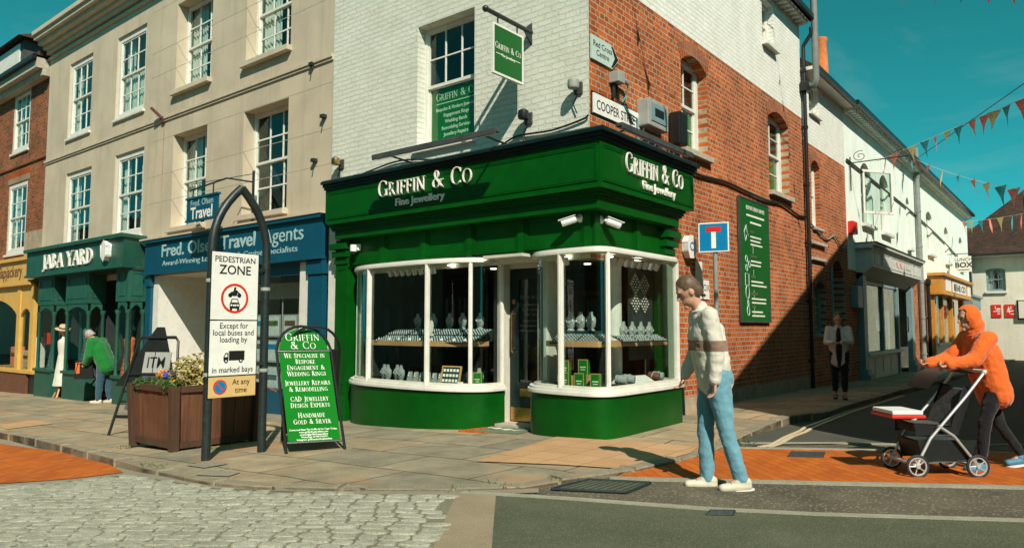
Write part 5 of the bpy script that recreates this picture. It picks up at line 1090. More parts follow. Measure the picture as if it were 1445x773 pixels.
# scroll bracket and lunch box sign
o = thing('scroll_bracket', 'black wrought iron scroll bracket on the white house', 'bracket', (0, 13.45, 5.6))
mb = MB().tube([(.04, 13.45, 5.2), (.04, 13.45, 6.15)], .018, 6).tube([(.04, 13.45, 5.98), (1.55, 13.45, 5.98)], .016, 6)
mb.tube([(.3+.2*(1-k/22)*math.cos(k*.5+1.2), 13.45, 6.14+.16*(1-k/22)*math.sin(k*.5+1.2)) for k in range(20)], .010, 5); mb.tube([(1.25+.12*(1-k/22)*math.cos(k*.5), 13.45, 6.08+.1*(1-k/22)*math.sin(k*.5)) for k in range(20)], .010, 5)
mb.build('scrollwork', IRON, o)
o = thing('lunch_sign', 'white hanging sign reading LUNCH BOX far up the side street', 'sign', (0.7, 31, 4.3))
x0, z0 = onA(1349, 384, -31); x1, z1 = onA(1370.5, 361, -31)
bd = MB().box(x0, x1, 30.98, 31.02, z0, z1).build('board', SIGNW, o); MB().tube([(.0, 31, z1+.12), (x1+.25, 31, z1+.12)], .02, 6).tube([(x0+.1, 31, z1), (x0+.1, 31, z1+.12)], .012, 5).tube([(x1-.1, 31, z1), (x1-.1, 31, z1+.12)], .012, 5).build('bracket', IRON, o)
cx_ = (x0+x1)/2; M = lambda z: frame((cx_, 30.978, z), (1, 0, 0), (0, 0, 1), (0, -1, 0)); zz = (z0+z1)/2
sans(bd, 'LUNCH', M(zz+.14), .21, BLACK, .001); sans(bd, 'BOX', M(zz-.15), .33, BLACK, .001, .03); MB().box(x0+.08, x1-.08, 30.975, 30.979, z0+.08, z0+.11).build('rule', BLACK, bd)
# small things by the shop corner: conduit
tag(MB().tube([(.10, 2.12, .05), (.10, 2.12, .62), (.16, 2.18, .66), (.16, 2.32, .60), (.16, 2.36, .05)], .022, 8).build('bent_pipe', GDARK, smooth=True), 'short bent dark pipe at the foot of the brick beside the shopfront', 'pipe')
# travel agency hanging sign
o = thing('travel_sign', 'teal hanging travel sign on an iron bracket behind the arch', 'sign', (-10.3, -.3, 4))
x0, z0 = onA(265, 312, .55); x1, z1 = onA(309, 274, .55)
sgn = MB().box(x0, x1, -.58, -.54, z0, z1).build('board', BLUE, o); mb = MB()
for q in ((x0-.03, x1+.03, z1, z1+.04), (x0-.03, x1+.03, z0-.04, z0)): mb.box(q[0], q[1], -.6, -.52, q[2], q[3])
mb.build('frame', BLUE, o); M = lambda z: frame(((x0+x1)/2, -.582, z), (1, 0, 0), (0, 0, 1), (0, -1, 0))
sans(sgn, 'Fred. Olsen', M((z0+z1)/2+.06), .19, TL, .001); sans(sgn, 'Travel', M((z0+z1)/2-.20), .34, LETTER, .001, .02)
xb = x1+.35; MB().tube([(xb, -.02, z1-.7), (xb, -.02, z1+.5)], .03, 6).tube([(xb, -.02, z1+.28), (xb-.05, -.56, z1+.28), (x0+.1, -.56, z1+.2)], .018, 6).tube([(x0+.2, -.56, z1+.2), (x0+.2, -.56, z1+.04)], .014, 5).tube([(x1-.2, -.56, z1+.25), (x1-.2, -.56, z1+.04)], .014, 5).tube([(xb, -.02, z1+.45), (x0, -.5, z1+.35)], .008, 5).build('bracket', IRON, o)
# ------------------------------------------------------------------ pedestrian zone arch
ax_, ay_ = G(289, 649, hp); bx_, by_ = G(370, 637.5, hp); z0 = hp(ax_, ay_); XO = (ax_+bx_)/2
o = thing('arch_sign', 'black pointed steel arch carrying the pedestrian zone traffic sign', 'traffic sign', (XO, (ay_+by_)/2, z0))
ym = (ay_+by_)/2; hw = (by_-ay_)/2; zs = onB(283, 352, XO)[1]; zt = onB(331, 264, XO)[1]
pts = [(XO, ay_, z0-.1), (XO, ay_, z0+.5), (XO, ay_, zs)]+[(XO, ay_+hw*(1-math.cos(a))*1.0, zs+(zt-zs)*math.sin(a)) for a in (.25, .5, .75, 1.0, 1.2)]
lefta = pts; top = (XO, ym, zt)
def garc(y, s): return [(XO, y+s*hw*(u**1.9), zs+(zt-zs)*(u**.82)) for u in (.12, .25, .4, .55, .7, .85, 1)]
MB().tube([(XO, ay_, z0-.1), (XO, ay_, zs)]+garc(ay_, 1), .048, 12).tube([(XO, by_, z0-.1), (XO, by_, zs)]+garc(by_, -1), .048, 12).build('post', IRON, o, smooth=True)
yl, yr = onB(295.5, 450, XO+.055)[0], onB(363.5, 450, XO+.055)[0]; zz = [onB(329, p_, XO+.055)[1] for p_ in (356, 451.5, 529.5, 560)]
Pl = ('B', XO+.045)
def plate(nm, za, zb, mat, border=BLACK):
    p = MB().ab(Pl, yl+.008, yr-.008, .0, .010, zb+.006, za-.006).build(nm, mat, o)
    mb = MB()
    for q in ((yl, yl+.008, zb, za), (yr-.008, yr, zb, za), (yl+.008, yr-.008, zb, zb+.006), (yl+.008, yr-.008, za-.006, za)): mb.ab(Pl, q[0], q[1], -.001, .0115, q[2], q[3])
    mb.build('border', border, p); return p
yc = (yl+yr)/2; W_ = yr-yl
p1 = plate('upper_plate', zz[0], zz[1], SIGNW); p2 = plate('middle_plate', zz[1]-.002, zz[2], SIGNW); p3 = plate('amber_plate', zz[2]-.002, zz[3], SIGNY)
F = lambda y, z: Fr(Pl, y, .0112, z); h1 = zz[0]-zz[1]
sans(p1, 'PEDESTRIAN', F(yc, zz[0]-.15*h1), W_*.155, BLACK, .0008, .008, sx=.98); sans(p1, 'ZONE', F(yc, zz[0]-.325*h1), W_*.245, BLACK, .0008, .012, sx=.98)
rc = zz[0]-.68*h1; rr = W_*.285; mb = MB(); n = 40
ro = [(math.cos(2*math.pi*k/n), math.sin(2*math.pi*k/n)) for k in range(n)]
for k in range(n):
    (c0, s0), (c1, s1) = ro[k], ro[(k+1) % n]; mb.prism([P3(Pl, yc+rr*c0, .0105, rc+rr*s0), P3(Pl, yc+rr*c1, .0105, rc+rr*s1), P3(Pl, yc+rr*.84*c1, .0105, rc+rr*.84*s1), P3(Pl, yc+rr*.84*c0, .0105, rc+rr*.84*s0)], (.0015, 0, 0))
mb.build('red_ring', RED, p1)
mb = MB(); u = rr*.1
def sil(poly, yo, zo, k=1, e=.0105): mb.prism([P3(Pl, yo+a*u*k, e, zo+b*u*k) for a, b in poly], (.0012, 0, 0))
def disc(yo, zo, r, e=.0105): sil([(r*math.cos(2*math.pi*k/16), r*math.sin(2*math.pi*k/16)) for k in range(16)], yo, zo, 1, e)
zc = rc+rr*.36; u *= 1.28; disc(yc-2.6*u, zc-1.2*u, 1.15); disc(yc+2.5*u, zc-1.2*u, 1.15, .0108)     # motorcycle and rider
sil([(-2.4, -.9), (-.9, -1.6), (1.0, -1.5), (1.5, .2), (2.5, -1.0), (2.6, .2), (1.6, .9), (-.2, .8), (-1.4, .7), (-2.6, .4)], yc, zc, 1, .0112)
sil([(-1.0, .6), (-.1, .2), (.3, 1.0), (1.6, .9), (1.6, 1.3), (.4, 1.6), (.3, 2.2), (-.6, 2.3)], yc, zc, 1, .0116); disc(yc+.1*u, zc+2.6*u, .62, .0119)
u *= 1.25; zc = rc-rr*.33; sil([(-2.2, -2.2), (2.2, -2.2), (2.3, -.3), (1.9, .3), (1.4, 1.9), (-1.4, 1.9), (-1.9, .3), (-2.3, -.3)], yc, zc)   # car
sil([(-2.1, -3.0), (-1.1, -3.0), (-1.1, -2.2), (-2.1, -2.2)], yc, zc); sil([(1.1, -3.0), (2.1, -3.0), (2.1, -2.2), (1.1, -2.2)], yc, zc)
mb.build('vehicle_symbols', BLACK, p1); mb = MB(); sil([(-1.45, .35), (1.45, .35), (1.1, 1.5), (-1.1, 1.5)], yc, zc, 1, .0122); disc(yc-1.5*u, zc-.8*u, .42, .0122); disc(yc+1.5*u, zc-.8*u, .42, .0122); sil([(-.8, -1.2), (.8, -1.2), (.8, -.5), (-.8, -.5)], yc, zc, 1, .0122); mb.build('cutouts', SIGNW, p1)
h2_ = zz[1]-zz[2]
for k, t in enumerate(('Except for', 'local buses and', 'loading by')): sans(p2, t, F(yc, zz[1]-h2_*(.15+.125*k)), W_*.152, BLACK, .0008, .004, sx=.92)
sans(p2, 'in marked bays', F(yc, zz[2]+h2_*.06), W_*.152, BLACK, .0008, .004, sx=.92)
mb = MB(); u = W_*.038; zc = zz[2]+h2_*.33
sil([(-5.2, -1.6), (-5.2, .2), (-4.2, 2.2), (-2.6, 2.2), (-2.6, -1.6)], yc, zc); sil([(-2.3, -1.6), (6.2, -1.6), (6.2, 3.2), (-2.3, 3.2)], yc, zc); disc(yc-3.8*u, zc-1.8*u, 1.1, .0109); disc(yc+4.2*u, zc-1.8*u, 1.1, .0109); mb.build('lorry_symbol', BLACK, p2)
mb = MB(); sil([(-4.7, .2), (-4.0, 1.6), (-3.2, 1.6), (-3.2, .2)], yc, zc, 1, .0118); disc(yc-3.8*u, zc-1.8*u, .45, .0122); disc(yc+4.2*u, zc-1.8*u, .45, .0122); mb.build('cutouts', SIGNW, p2)
h3 = zz[2]-zz[3]; zc = (zz[2]+zz[3])/2; u = h3*.1; yd = yl+W_*.25
mb = MB(); disc(yd, zc, 3.4); mb.build('red_disc', RED, p3); mb = MB(); disc(yd, zc, 2.75, .0119); mb.build('blue_disc', SKYB, p3); mb = MB(); sil([(-2.2, 1.7), (-1.7, 2.2), (2.2, -1.7), (1.7, -2.2)], yd, zc, 1, .0133); mb.build('red_stroke', RED, p3)
sans(p3, 'At any', F(yl+W_*.68, zc+h3*.08), W_*.15, BLACK, .0008, .004, sx=.92); sans(p3, 'time', F(yl+W_*.68, zc-h3*.30), W_*.15, BLACK, .0008, .004, sx=.92)
mb = MB()
for y_, z_ in ((ay_, zz[0]-.35), (ay_, zz[2]), (by_, zz[0]-.42), (by_, zz[2]+.02)): mb.lathe([(.054, 0), (.056, .02), (.054, .04)], (XO, y_, z_), 12)
mb.build('strap', GREYM, o); MB().box(XO-.01, XO+.044, ay_+.03, by_-.03, zz[0]-.2, zz[0]-.16).box(XO-.01, XO+.044, ay_+.03, by_-.03, zz[2]+.1, zz[2]+.14).build('cross_rail', IRON, o)
# ------------------------------------------------------------------ jewellery pavement board
la, lb_ = G(404, 640, hp), G(487, 633.5, hp); r_ = Vector((lb_[0]-la[0], lb_[1]-la[1], 0)); Wd = r_.length; r_.normalize(); nf = Vector((r_.y, -r_.x, 0))
mid = Vector(((la[0]+lb_[0])/2, (la[1]+lb_[1])/2, hp(*la))); o = thing('pavement_board', 'green pavement A-board advertising bespoke jewellery, with a curved black frame', 'A-board', tuple(mid))
tl = R(21); up = Vector((0, 0, 1))*math.cos(tl)-nf*math.sin(tl); nn = r_.cross(up)
if nn.dot(nf) < 0: nn = -nn
M = frame(mid, r_, up, nn) @ Matrix(((1, -.10, 0, 0), (0, 1, 0, 0), (0, 0, 1, 0), (0, 0, 0, 1))); Hb = 1.55; ra = Wd/2-.02
def hoop(M, w, h, ra, z=0, r=.016): return [(-w, 0, z), (-w*.97, h-ra, z)]+[(-ra*math.cos(a), h-ra+ra*math.sin(a), z) for a in [math.pi*k/12 for k in range(1, 12)]]+[(w*.97, h-ra, z), (w, 0, z)]
MB(M).tube(hoop(M, Wd/2, Hb, ra), .017, 8).build('front_frame', BLACK, o, smooth=True)
pr = [(-ra+.005, .13), (ra-.005, .13), (ra-.02, .86)] ; 
lower = MB(M).prism([(a, b, -.008) for a, b in ((-Wd/2+.035, .13), (Wd/2-.035, .13), (Wd/2-.035, Hb-ra-.03), (-Wd/2+.035, Hb-ra-.03))], (0, 0, .016)).build('lower_panel', BOARDG, o)
ra2 = ra-.028; upper = MB(M).prism([(-ra2, Hb-ra, -.008), (ra2, Hb-ra, -.008)]+[(ra2*math.cos(math.pi*k/16), Hb-ra+.005+ra2*.93*math.sin(math.pi*k/16), -.008) for k in range(1, 16)], (0, 0, .016)).build('upper_panel', BOARDG, o)
MB(M).tube([(-Wd/2+.02, Hb-ra-.015, 0), (Wd/2-.02, Hb-ra-.015, 0)], .012, 6).tube([(-Wd/2+.02, .12, 0), (Wd/2-.02, .12, 0)], .012, 6).build('cross_bar', BLACK, o)
T = lambda x, y: M @ Matrix.Translation((x, y, .009))
serif(upper, 'Griffin', T(0, Hb-ra+.118), .095, LETTER, .0015, track=.09, wt=.7); serif(upper, '& Co', T(0, Hb-ra+.012), .095, LETTER, .0015, track=.09, wt=.7)
yy = Hb-ra-.10
for t, gp_ in (('We Specialise in', 0), ('Bespoke', 0), ('Engagement &', 0), ('Wedding Rings', .03), ('Jewellery Repairs', 0), ('& Remodelling', .035), ('CAD Jewellery', 0), ('Design Experts', .035), ('Handmade', 0), ('Gold & Silver', 0)):
    serif(lower, t, T(0, yy), .056, LETTER, .0012, track=.09, sx=.84, small=.82, wt=.95); yy -= .076+gp_*1.25
yy += .012
for t in ('Come and Meet The Griffin & Co Team Today.', 'www.griffinfinejewellery.com', 'contact@griffinfinejewellery', 'WhatsApp: 01790 755275', 'Instagram: griffinandcofinejewellery'):
    sans(lower, t, T(0, yy-.012), .028, LETTER, .0004, .010); yy -= .029
up2 = Vector((0, 0, 1))*math.cos(tl)+nf*math.sin(tl); n2 = r_.cross(up2); mid2 = mid+up*(Hb*.88)-up2*(Hb*.88); M2 = frame(mid2-nf*.04, r_, up2, n2)
MB(M2).tube(hoop(M2, Wd/2, Hb, ra), .017, 8).build('rear_frame', BLACK, o, smooth=True); MB(M2).box(-Wd/2+.02, Wd/2-.02, .10, Hb-ra, -.008, .008).build('rear_panel', BLACK, o)
tag(MB().tube([Vector((XO, by_, z0+.78)), Vector((XO+.08, by_+.12, z0+.70)), mid2+up2*.72-r_*(Wd/2)], .012, 6).build('chain', paint('rusty_chain', (.16, .08, .04), .7, .4, 20, .3), smooth=True), 'rusty security chain tying the A-board to the arch post', 'chain')
# ------------------------------------------------------------------ planter
PX0, PX1, PY0, PY1 = -4.76, -3.72, -3.58, -2.5; zb = hp(-4.2, -3.2); zt = zb+.80
o = thing('planter', 'square brown timber planter full of flowers behind the arch sign', 'planter', (-4.24, -3.04, zb))
e = .04
def trap(x0, x1, y0, y1, f): return [(x0-e*f, y0-e*f), (x1+e*f, y0-e*f), (x1+e*f, y1+e*f), (x0-e*f, y1+e*f)]
for k, (p, q, nrm) in enumerate((((PX0, PY0), (PX1, PY0), (0, -1)), ((PX1, PY0), (PX1, PY1), (1, 0)), ((PX1, PY1), (PX0, PY1), (0, 1)), ((PX0, PY1), (PX0, PY0), (-1, 0)))):
    d = Vector((q[0]-p[0], q[1]-p[1], 0)).normalized(); n_ = Vector((*nrm, 0)); mb = MB(); L = Vector((q[0]-p[0], q[1]-p[1], 0)).length; nb = 8
    for i in range(nb):
        a0, a1 = .04+(L-.08)*i/nb+.003, .04+(L-.08)*(i+1)/nb-.002; jo = .004*((i*7) % 3)
        P = [Vector((*p, 0))+d*a+n_*(dz*e-.012-jo) for a in (a0, a1) for dz in (0, 1)]
        mb.add([P[0]+Vector((0, 0, zb+.12)), P[2]+Vector((0, 0, zb+.12)), P[3]+Vector((0, 0, zt-.05)), P[1]+Vector((0, 0, zt-.05))]+[v_-n_*.03 for v_ in (P[0]+Vector((0, 0, zb+.12)), P[2]+Vector((0, 0, zb+.12)), P[3]+Vector((0, 0, zt-.05)), P[1]+Vector((0, 0, zt-.05)))], [(0, 1, 2, 3), (7, 6, 5, 4), (0, 4, 5, 1), (1, 5, 6, 2), (2, 6, 7, 3), (3, 7, 4, 0)])
    mb.build('side_boards', PLANK, o)
    for z_, f in ((zb+.05, 0), (zt-.07, 1)):
        A, B = Vector((*p, 0))+n_*(e*f)+d*.05, Vector((*q, 0))+n_*(e*f)-d*.05; mb = MB(); mb.prism([A+n_*.012+Vector((0, 0, z_)), B+n_*.012+Vector((0, 0, z_)), B+n_*.012+Vector((0, 0, z_+.08)), A+n_*.012+Vector((0, 0, z_+.08))], -n_*.05); mb.build('rail', PLANKD, o)
for cx_, cy_, sx_, sy_ in ((PX0, PY0, -1, -1), (PX1, PY0, 1, -1), (PX1, PY1, 1, 1), (PX0, PY1, -1, 1)):
    MB().add([(cx_+sx_*e*f+dx, cy_+sy_*e*f+dy, z_) for f, z_ in ((0, zb), (1, zt)) for dx, dy in ((-.05, -.05), (.05, -.05), (.05, .05), (-.05, .05))], [(0, 1, 2, 3), (4, 5, 6, 7), (0, 1, 5, 4), (1, 2, 6, 5), (2, 3, 7, 6), (3, 0, 4, 7)]).build('corner_post', PLANKD, o, bevel=.006)
MB().box(PX0, PX1, PY0, PY1, zt-.12, zt-.06).build('soil', SOIL, o)
rn = random.Random(21)
def leaves(mb, c, rx, ry, rz, n, size, shell=.4):
    for _ in range(n):
        while True:
            p = Vector((rn.uniform(-1, 1), rn.uniform(-1, 1), rn.uniform(-1, 1)))
            if shell < p.length < 1: break
        q = Vector((c[0]+p.x*rx, c[1]+p.y*ry, c[2]+p.z*rz)); a = Vector((rn.gauss(0, 1)+p.x, rn.gauss(0, 1)+p.y, rn.gauss(.4, 1))).normalized(); b = a.cross(Vector((rn.gauss(0, 1), rn.gauss(0, 1), rn.gauss(0, 1)))).normalized(); c2 = a.cross(b)
        s_ = size*rn.uniform(.6, 1.3); mb.add([q-b*s_, q+c2*s_*.45+a*s_*.12, q+b*s_, q-c2*s_*.45+a*s_*.12], [(0, 1, 2), (0, 2, 3)])
t = thing('variegated_shrub', 'round yellow variegated shrub growing in the planter', 'shrub', (-3.95, -3.15, zt-.06)); mb = MB(); leaves(mb, (-3.98, -3.12, zt+.16), .36, .40, .24, 900, .035); mb.build('foliage', LEAFY, t, norm=False); MB().tube([(-3.95, -3.15, zt-.08), (-3.95, -3.15, zt+.15)], .02, 6).build('stem', PLANKD, t)
lbl = ['orange pansies at the left front of the planter', 'blue pansies beside the orange ones in the planter', 'second clump of deep blue pansies in the middle of the planter', 'orange pansies just left of the yellow shrub', 'small trailing pansy clump spilling over the planter front', 'trailing pansy clump at the planter front right corner']
for k, (x, y, pm) in enumerate([(-4.52, -3.35, PETO), (-4.30, -3.38, PETB), (-4.18, -3.42, PETB), (-4.30, -3.05, PETO), (-4.62, -3.56, PETB), (-3.9, -3.56, PETO)]):
    t = thing('pansy_plant', lbl[k], 'flowers', (x, y, zt-.06), 'pansies in the planter'); mb = MB(); leaves(mb, (x, y, zt+.0), .17, .12, .10, 230, .026, .1); mb.build('foliage', LEAF, t, norm=False)
    mb = MB()
    if k < 4: leaves(mb, (x, y, zt+.12), .10, .08, .05, 46, .034, .1)
    else: leaves(mb, (x, y, zt+.06), .08, .06, .03, 8, .02, .1)
    mb.build('petals', pm, t, norm=False)
mb = MB()
for px, py, n in ((185, 632, 30), (178, 630, 18), (205, 656, 16), (222, 658, 22), (216, 655, 12), (308, 632, 40), (320, 628, 30), (640, 689, 8), (704, 682, 16), (790, 676, 12), (1040, 627, 40), (1052, 622, 20)):
    gx, gy = G(px, py, hp)
    for _ in range(n):
        a = rn.uniform(0, 6.28); q = Vector((gx+rn.gauss(0, .07), gy+rn.gauss(0, .05), hp(gx, gy)-.01)); d = Vector((math.cos(a), math.sin(a), 0)); mb.add([q-d*.008, q+d*.008, q+d*rn.uniform(.0, .04)+Vector((0, 0, rn.uniform(.015, .05)))], [(0, 1, 2)])
tag(mb.build('weeds', LEAF, norm=False), 'green weeds growing in the pavement cracks', 'weeds', kind='stuff')
# ------------------------------------------------------------------ black folding board behind the planter
gx, gy = G(153, 614, hp); zf = hp(gx, gy); o = thing('folding_board', 'black tubular folding board frame with an ITM plate behind the planter', 'A-board', (gx, gy, zf))
ux = Vector((.86, .5, 0)); uy = Vector((-.5, .86, 0)); upz = (Vector((0, 0, 1))+uy*.22).normalized(); M = frame((gx, gy, zf), ux, upz, ux.cross(upz)) @ Matrix.Diagonal((1, 1.27, 1, 1))
MB(M).tube([(0, 0, 0), (.10, .5, 0), (.22, 1.12, 0), (.27, 1.17, 0), (.83, 1.17, 0), (.88, 1.12, 0), (.98, .5, 0), (1.06, 0, 0)], .02, 8).tube([(.05, .22, 0), (1.0, .22, 0)], .02, 8).tube([(.14, .72, 0), (.94, .72, 0)], .014, 8).build('front_frame', BLACK, o, smooth=True)
MB(M).tube([(.10, .52, -.01), (.26, .52, -.05), (.26, .40, -.05), (.08, .40, -.01)], .014, 6).build('stay', BLACK, o)
M2 = frame(Vector((gx, gy, zf))+uy*.85+ux*.1, ux, (Vector((0, 0, 1))-uy*.32).normalized(), ux.cross(Vector((0, 0, 1))))
MB(M2).tube([(0, 0, 0), (.2, 1.1, 0), (.7, 1.1, 0), (.9, 0, 0)], .02, 8).build('rear_frame', BLACK, o, smooth=True)
MB(M).prism([(-.06, .58, -.03), (.95, .58, -.03), (.60, 1.30, -.03), (.47, 1.30, -.03)], (0, 0, .012)).build('triangle_panel', BLACK, o)
pp = MB(M).box(.36, .80, .74, .99, -.015, -.002).build('number_plate', GREYM, o); sans(pp, 'ITM', M @ Matrix.Translation((.57, .80, .0)), .19, BLACK, .001, .006); MB(M).box(.535, .541, .74, 1.0, .004, .012).build('bar', BLACK, o)
MB(M).tube([(.2, .30, -.02), (.26, .62, -.02), (.36, .68, -.02), (.72, .68, -.02), (.82, .62, -.02), (.9, .30, -.02)], .03, 8).build('plastic_rim', LEAD, o, smooth=True)
# ------------------------------------------------------------------ bunting
def bunting(label, P, Q, flags, sag=.0, size=.30, colors=None):
    P, Q = Vector(P), Vector(Q); o = thing('bunting', label, 'bunting', tuple(P), 'bunting over the side street'); f = lambda t: P.lerp(Q, t)-Vector((0, 0, sag*4*t*(1-t)))
    MB().tube([f(k/30) for k in range(31)], .007, 5).build('string', WPLAST, o); rr = random.Random(len(flags)*7+int(P.x*10)); d = (Q-P).normalized(); d.z = 0; d.normalize(); sd = Vector((-d.y, d.x, 0))
    for k, t in enumerate(flags):
        c = f(t); w_, h_ = size*.36, size; tw = rr.uniform(-.5, .5); sw_ = rr.uniform(-.35, .35); dd = (d*math.cos(tw)+sd*math.sin(tw))
        a, b, tip = c-dd*w_, c+dd*w_, c+d*sw_*size*.6+sd*rr.uniform(-.2, .2)*size-Vector((0, 0, h_)); m1 = (a+tip)/2+sd*.03; m2 = (b+tip)/2-sd*.035; cm = (a+b)/2+sd*.02
        mb = MB(); th = Vector((0.002, .002, 0)); mb.add([a, cm, b, m2, tip, m1]+[v_+th for v_ in (a, cm, b, m2, tip, m1)], [(0, 1, 5), (1, 3, 5), (1, 2, 3), (5, 3, 4), (6, 11, 7), (7, 11, 9), (7, 9, 8), (11, 10, 9)]); mb.build('flag', (colors or [PINK, YELF, TEALF])[k % (len(colors) if colors else 3)], o, norm=False)
def onray(px, py, y): x, z = onA(px, py, -y); return Vector((x, y, z))
A = onray(1237, 228, 16.0); B = onray(1445, 139, 11.0); Q = A+(B-A)*1.35; L_ = lambda px, a, b: None
def params(A, B, Q, pxs):
    out = []
    for px in pxs:
        best = min(((abs(722.5+FPX*((np.array(A.lerp(Q, k/400))-_C)@_r)/((np.array(A.lerp(Q, k/400))-_C)@_fw)-px), k/400) for k in range(401))); out.append(best[1])
    return out
bunting('upper bunting string rising to the right over the side street', A, Q, params(A, B, Q, [1250, 1262, 1286, 1304, 1319, 1337, 1352, 1371, 1389, 1403, 1420, 1441]), -.0, .46, [PINK, PINK, YELF, TEALF, PINK, YELF, TEALF])
A = onray(1286, 222, 21.0); B = onray(1445, 258, 14.0); Q = A+(B-A)*1.35
bunting('middle bunting string sloping down to the right over the side street', A, Q, params(A, B, Q, [1282, 1292, 1310, 1329, 1351, 1372, 1391, 1411, 1430, 1444]), 0.25, .55, [TEALF, PINK, PINK, YELF, TEALF, PINK, YELF])
A = onray(1357, 313, 33.0); B = onray(1445, 298, 26.0); Q = A+(B-A)*1.4
bunting('lowest far bunting string near the far house roof', A, Q, params(A, B, Q, [1361, 1370, 1383, 1396, 1411, 1428, 1441]), 0.1, .62, [PINK, YELF, TEALF])
A = onray(1120, -16, 7.0); B = onray(1445, -14, 6.0); Q = A+(B-A)*1.5; A = A-(B-A)*.35
bunting('bunting string whose flag tips just enter the top edge of the picture', A, Q, params(A, B, Q, [1160, 1187, 1233, 1275, 1318, 1358, 1395, 1430]), .0, .24, [PINK, TEALF, PINK, PINK])
bunting('near bunting string over the junction casting flag shadows on brick', (6.15, -1.0, 7.2), (.02, .5, 7.8), [.06, .16, .26, .36, .46, .56, .66, .74, .84], .0, .42)
tag(MB().tube([tuple(onray(1288, 228, 16.2)), tuple(onray(1445, 118, 10.0)), tuple(onray(1600, 10, 6.5))], .010, 5).build('overhead_wire', LEAD), 'thin overhead wire above the upper bunting', 'wire')

# ================================================================== PEOPLE AND DUMMIES
def caps(mb, p, q, r0, r1, n=14):
    p, q = Vector(p), Vector(q); d = q-p; L = d.length
    if L < 1e-5: return mb.ball(p, r0)
    d /= L; a = d.cross(Vector((0, 0, 1)) if abs(d.z) < .9 else Vector((1, 0, 0))).normalized(); b = d.cross(a); prof = []
    for k in range(5): t = math.pi/2*k/4; prof.append((-math.cos(t)*r0, max(.0006, math.sin(t)*r0)))
    for k in range(5): t = math.pi/2*k/4; prof.append((L+math.sin(t)*r1, max(.0006, math.cos(t)*r1)))
    vs = [p+d*h+(a*math.cos(2*math.pi*i/n)+b*math.sin(2*math.pi*i/n))*r for h, r in prof for i in range(n)]
    fs = [(j*n+i, j*n+(i+1) % n, (j+1)*n+(i+1) % n, (j+1)*n+i) for j in range(len(prof)-1) for i in range(n)]+[tuple(range(n-1, -1, -1)), tuple((len(prof)-1)*n+i for i in range(n))]
    return mb.add(vs, fs)
def ell(mb, c, rx, ry, rz, M3=None):
    t = MB(); t.ball((0, 0, 0), 1, 1, 1, 12); c = Vector(c); k = len(mb.v)
    mb.v += [c+(M3 @ Vector((v[0]*rx, v[1]*ry, v[2]*rz)) if M3 else Vector((v[0]*rx, v[1]*ry, v[2]*rz))) for v in t.v]; mb.f += [tuple(i+k for i in f) for f in t.f]; return mb
def grow(name, mb, mat, parent, M, vox=.012, sm=4, wr=0, cut=None):
    me = bpy.data.meshes.new('t'); me.from_pydata([tuple(v) for v in mb.v], [], mb.f); bm = bmesh.new(); bm.from_mesh(me); bmesh.ops.recalc_face_normals(bm, faces=bm.faces); bm.to_mesh(me); bm.free()
    o = bpy.data.objects.new('t', me); COL.objects.link(o); r = o.modifiers.new('r', 'REMESH'); r.mode = 'VOXEL'; r.voxel_size = vox
    s_ = o.modifiers.new('s', 'SMOOTH'); s_.iterations = sm; s_.factor = .5
    if wr:
        tx = bpy.data.textures.get('folds') or bpy.data.textures.new('folds', 'CLOUDS'); tx.noise_scale = .10; tx.noise_depth = 2; d = o.modifiers.new('d', 'DISPLACE'); d.texture = tx; d.strength = wr; d.mid_level = .5; d.texture_coords = 'LOCAL'
    bpy.context.view_layer.update(); out = bpy.data.meshes.new_from_object(o.evaluated_get(bpy.context.evaluated_depsgraph_get())); bpy.data.objects.remove(o); bpy.data.meshes.remove(me)
    out.name = name; out.transform(M); out.materials.clear()
    for m_ in (mat if isinstance(mat, list) else [mat]): out.materials.append(m_)
    if cut:
        for p in out.polygons: p.material_index = cut(M.inverted() @ p.center)
    out.shade_smooth(); ob = bpy.data.objects.new(name, out); COL.objects.link(ob); adopt(ob, parent); return ob
def rotY(a): return Matrix.Rotation(a, 3, 'Y')
def hand(mb, wr, d, side, curl=.7):         # palm, four unequal fingers and a thumb; d = forearm direction
    d = Vector(d).normalized(); s_ = Vector((0, 1, 0))-d*d.y; s_ = s_.normalized() if s_.length > .1 else Vector((1, 0, 0)); n = d.cross(s_)
    if n.dot(Vector((-1, 0, .2))) < 0: n = -n
    for k, off_ in enumerate((-.028, -.010, .009, .027)): caps(mb, wr+d*.015+s_*off_*.7, wr+d*.085+s_*off_, .014, .013, 8)
    for off_, L in ((-.028, .058), (-.010, .072), (.009, .076), (.027, .066)):
        p = wr+d*.088+s_*off_; c1 = (d*math.cos(curl)-n*math.sin(curl)); q = p+c1*L*.5; c2 = (d*math.cos(curl*2.1)-n*math.sin(curl*2.1)); caps(mb, p, q, .0098, .009, 8); caps(mb, q, q+c2*L*.5, .009, .0078, 8)
    t0 = wr+d*.025-s_*.028*side; t1 = t0+(d*.6-s_*.75*side-n*.25).normalized()*.042; caps(mb, t0, t1, .0125, .011, 8); caps(mb, t1, t1+(d*.9-s_*.2*side-n*.35).normalized()*.034, .011, .0088, 8)
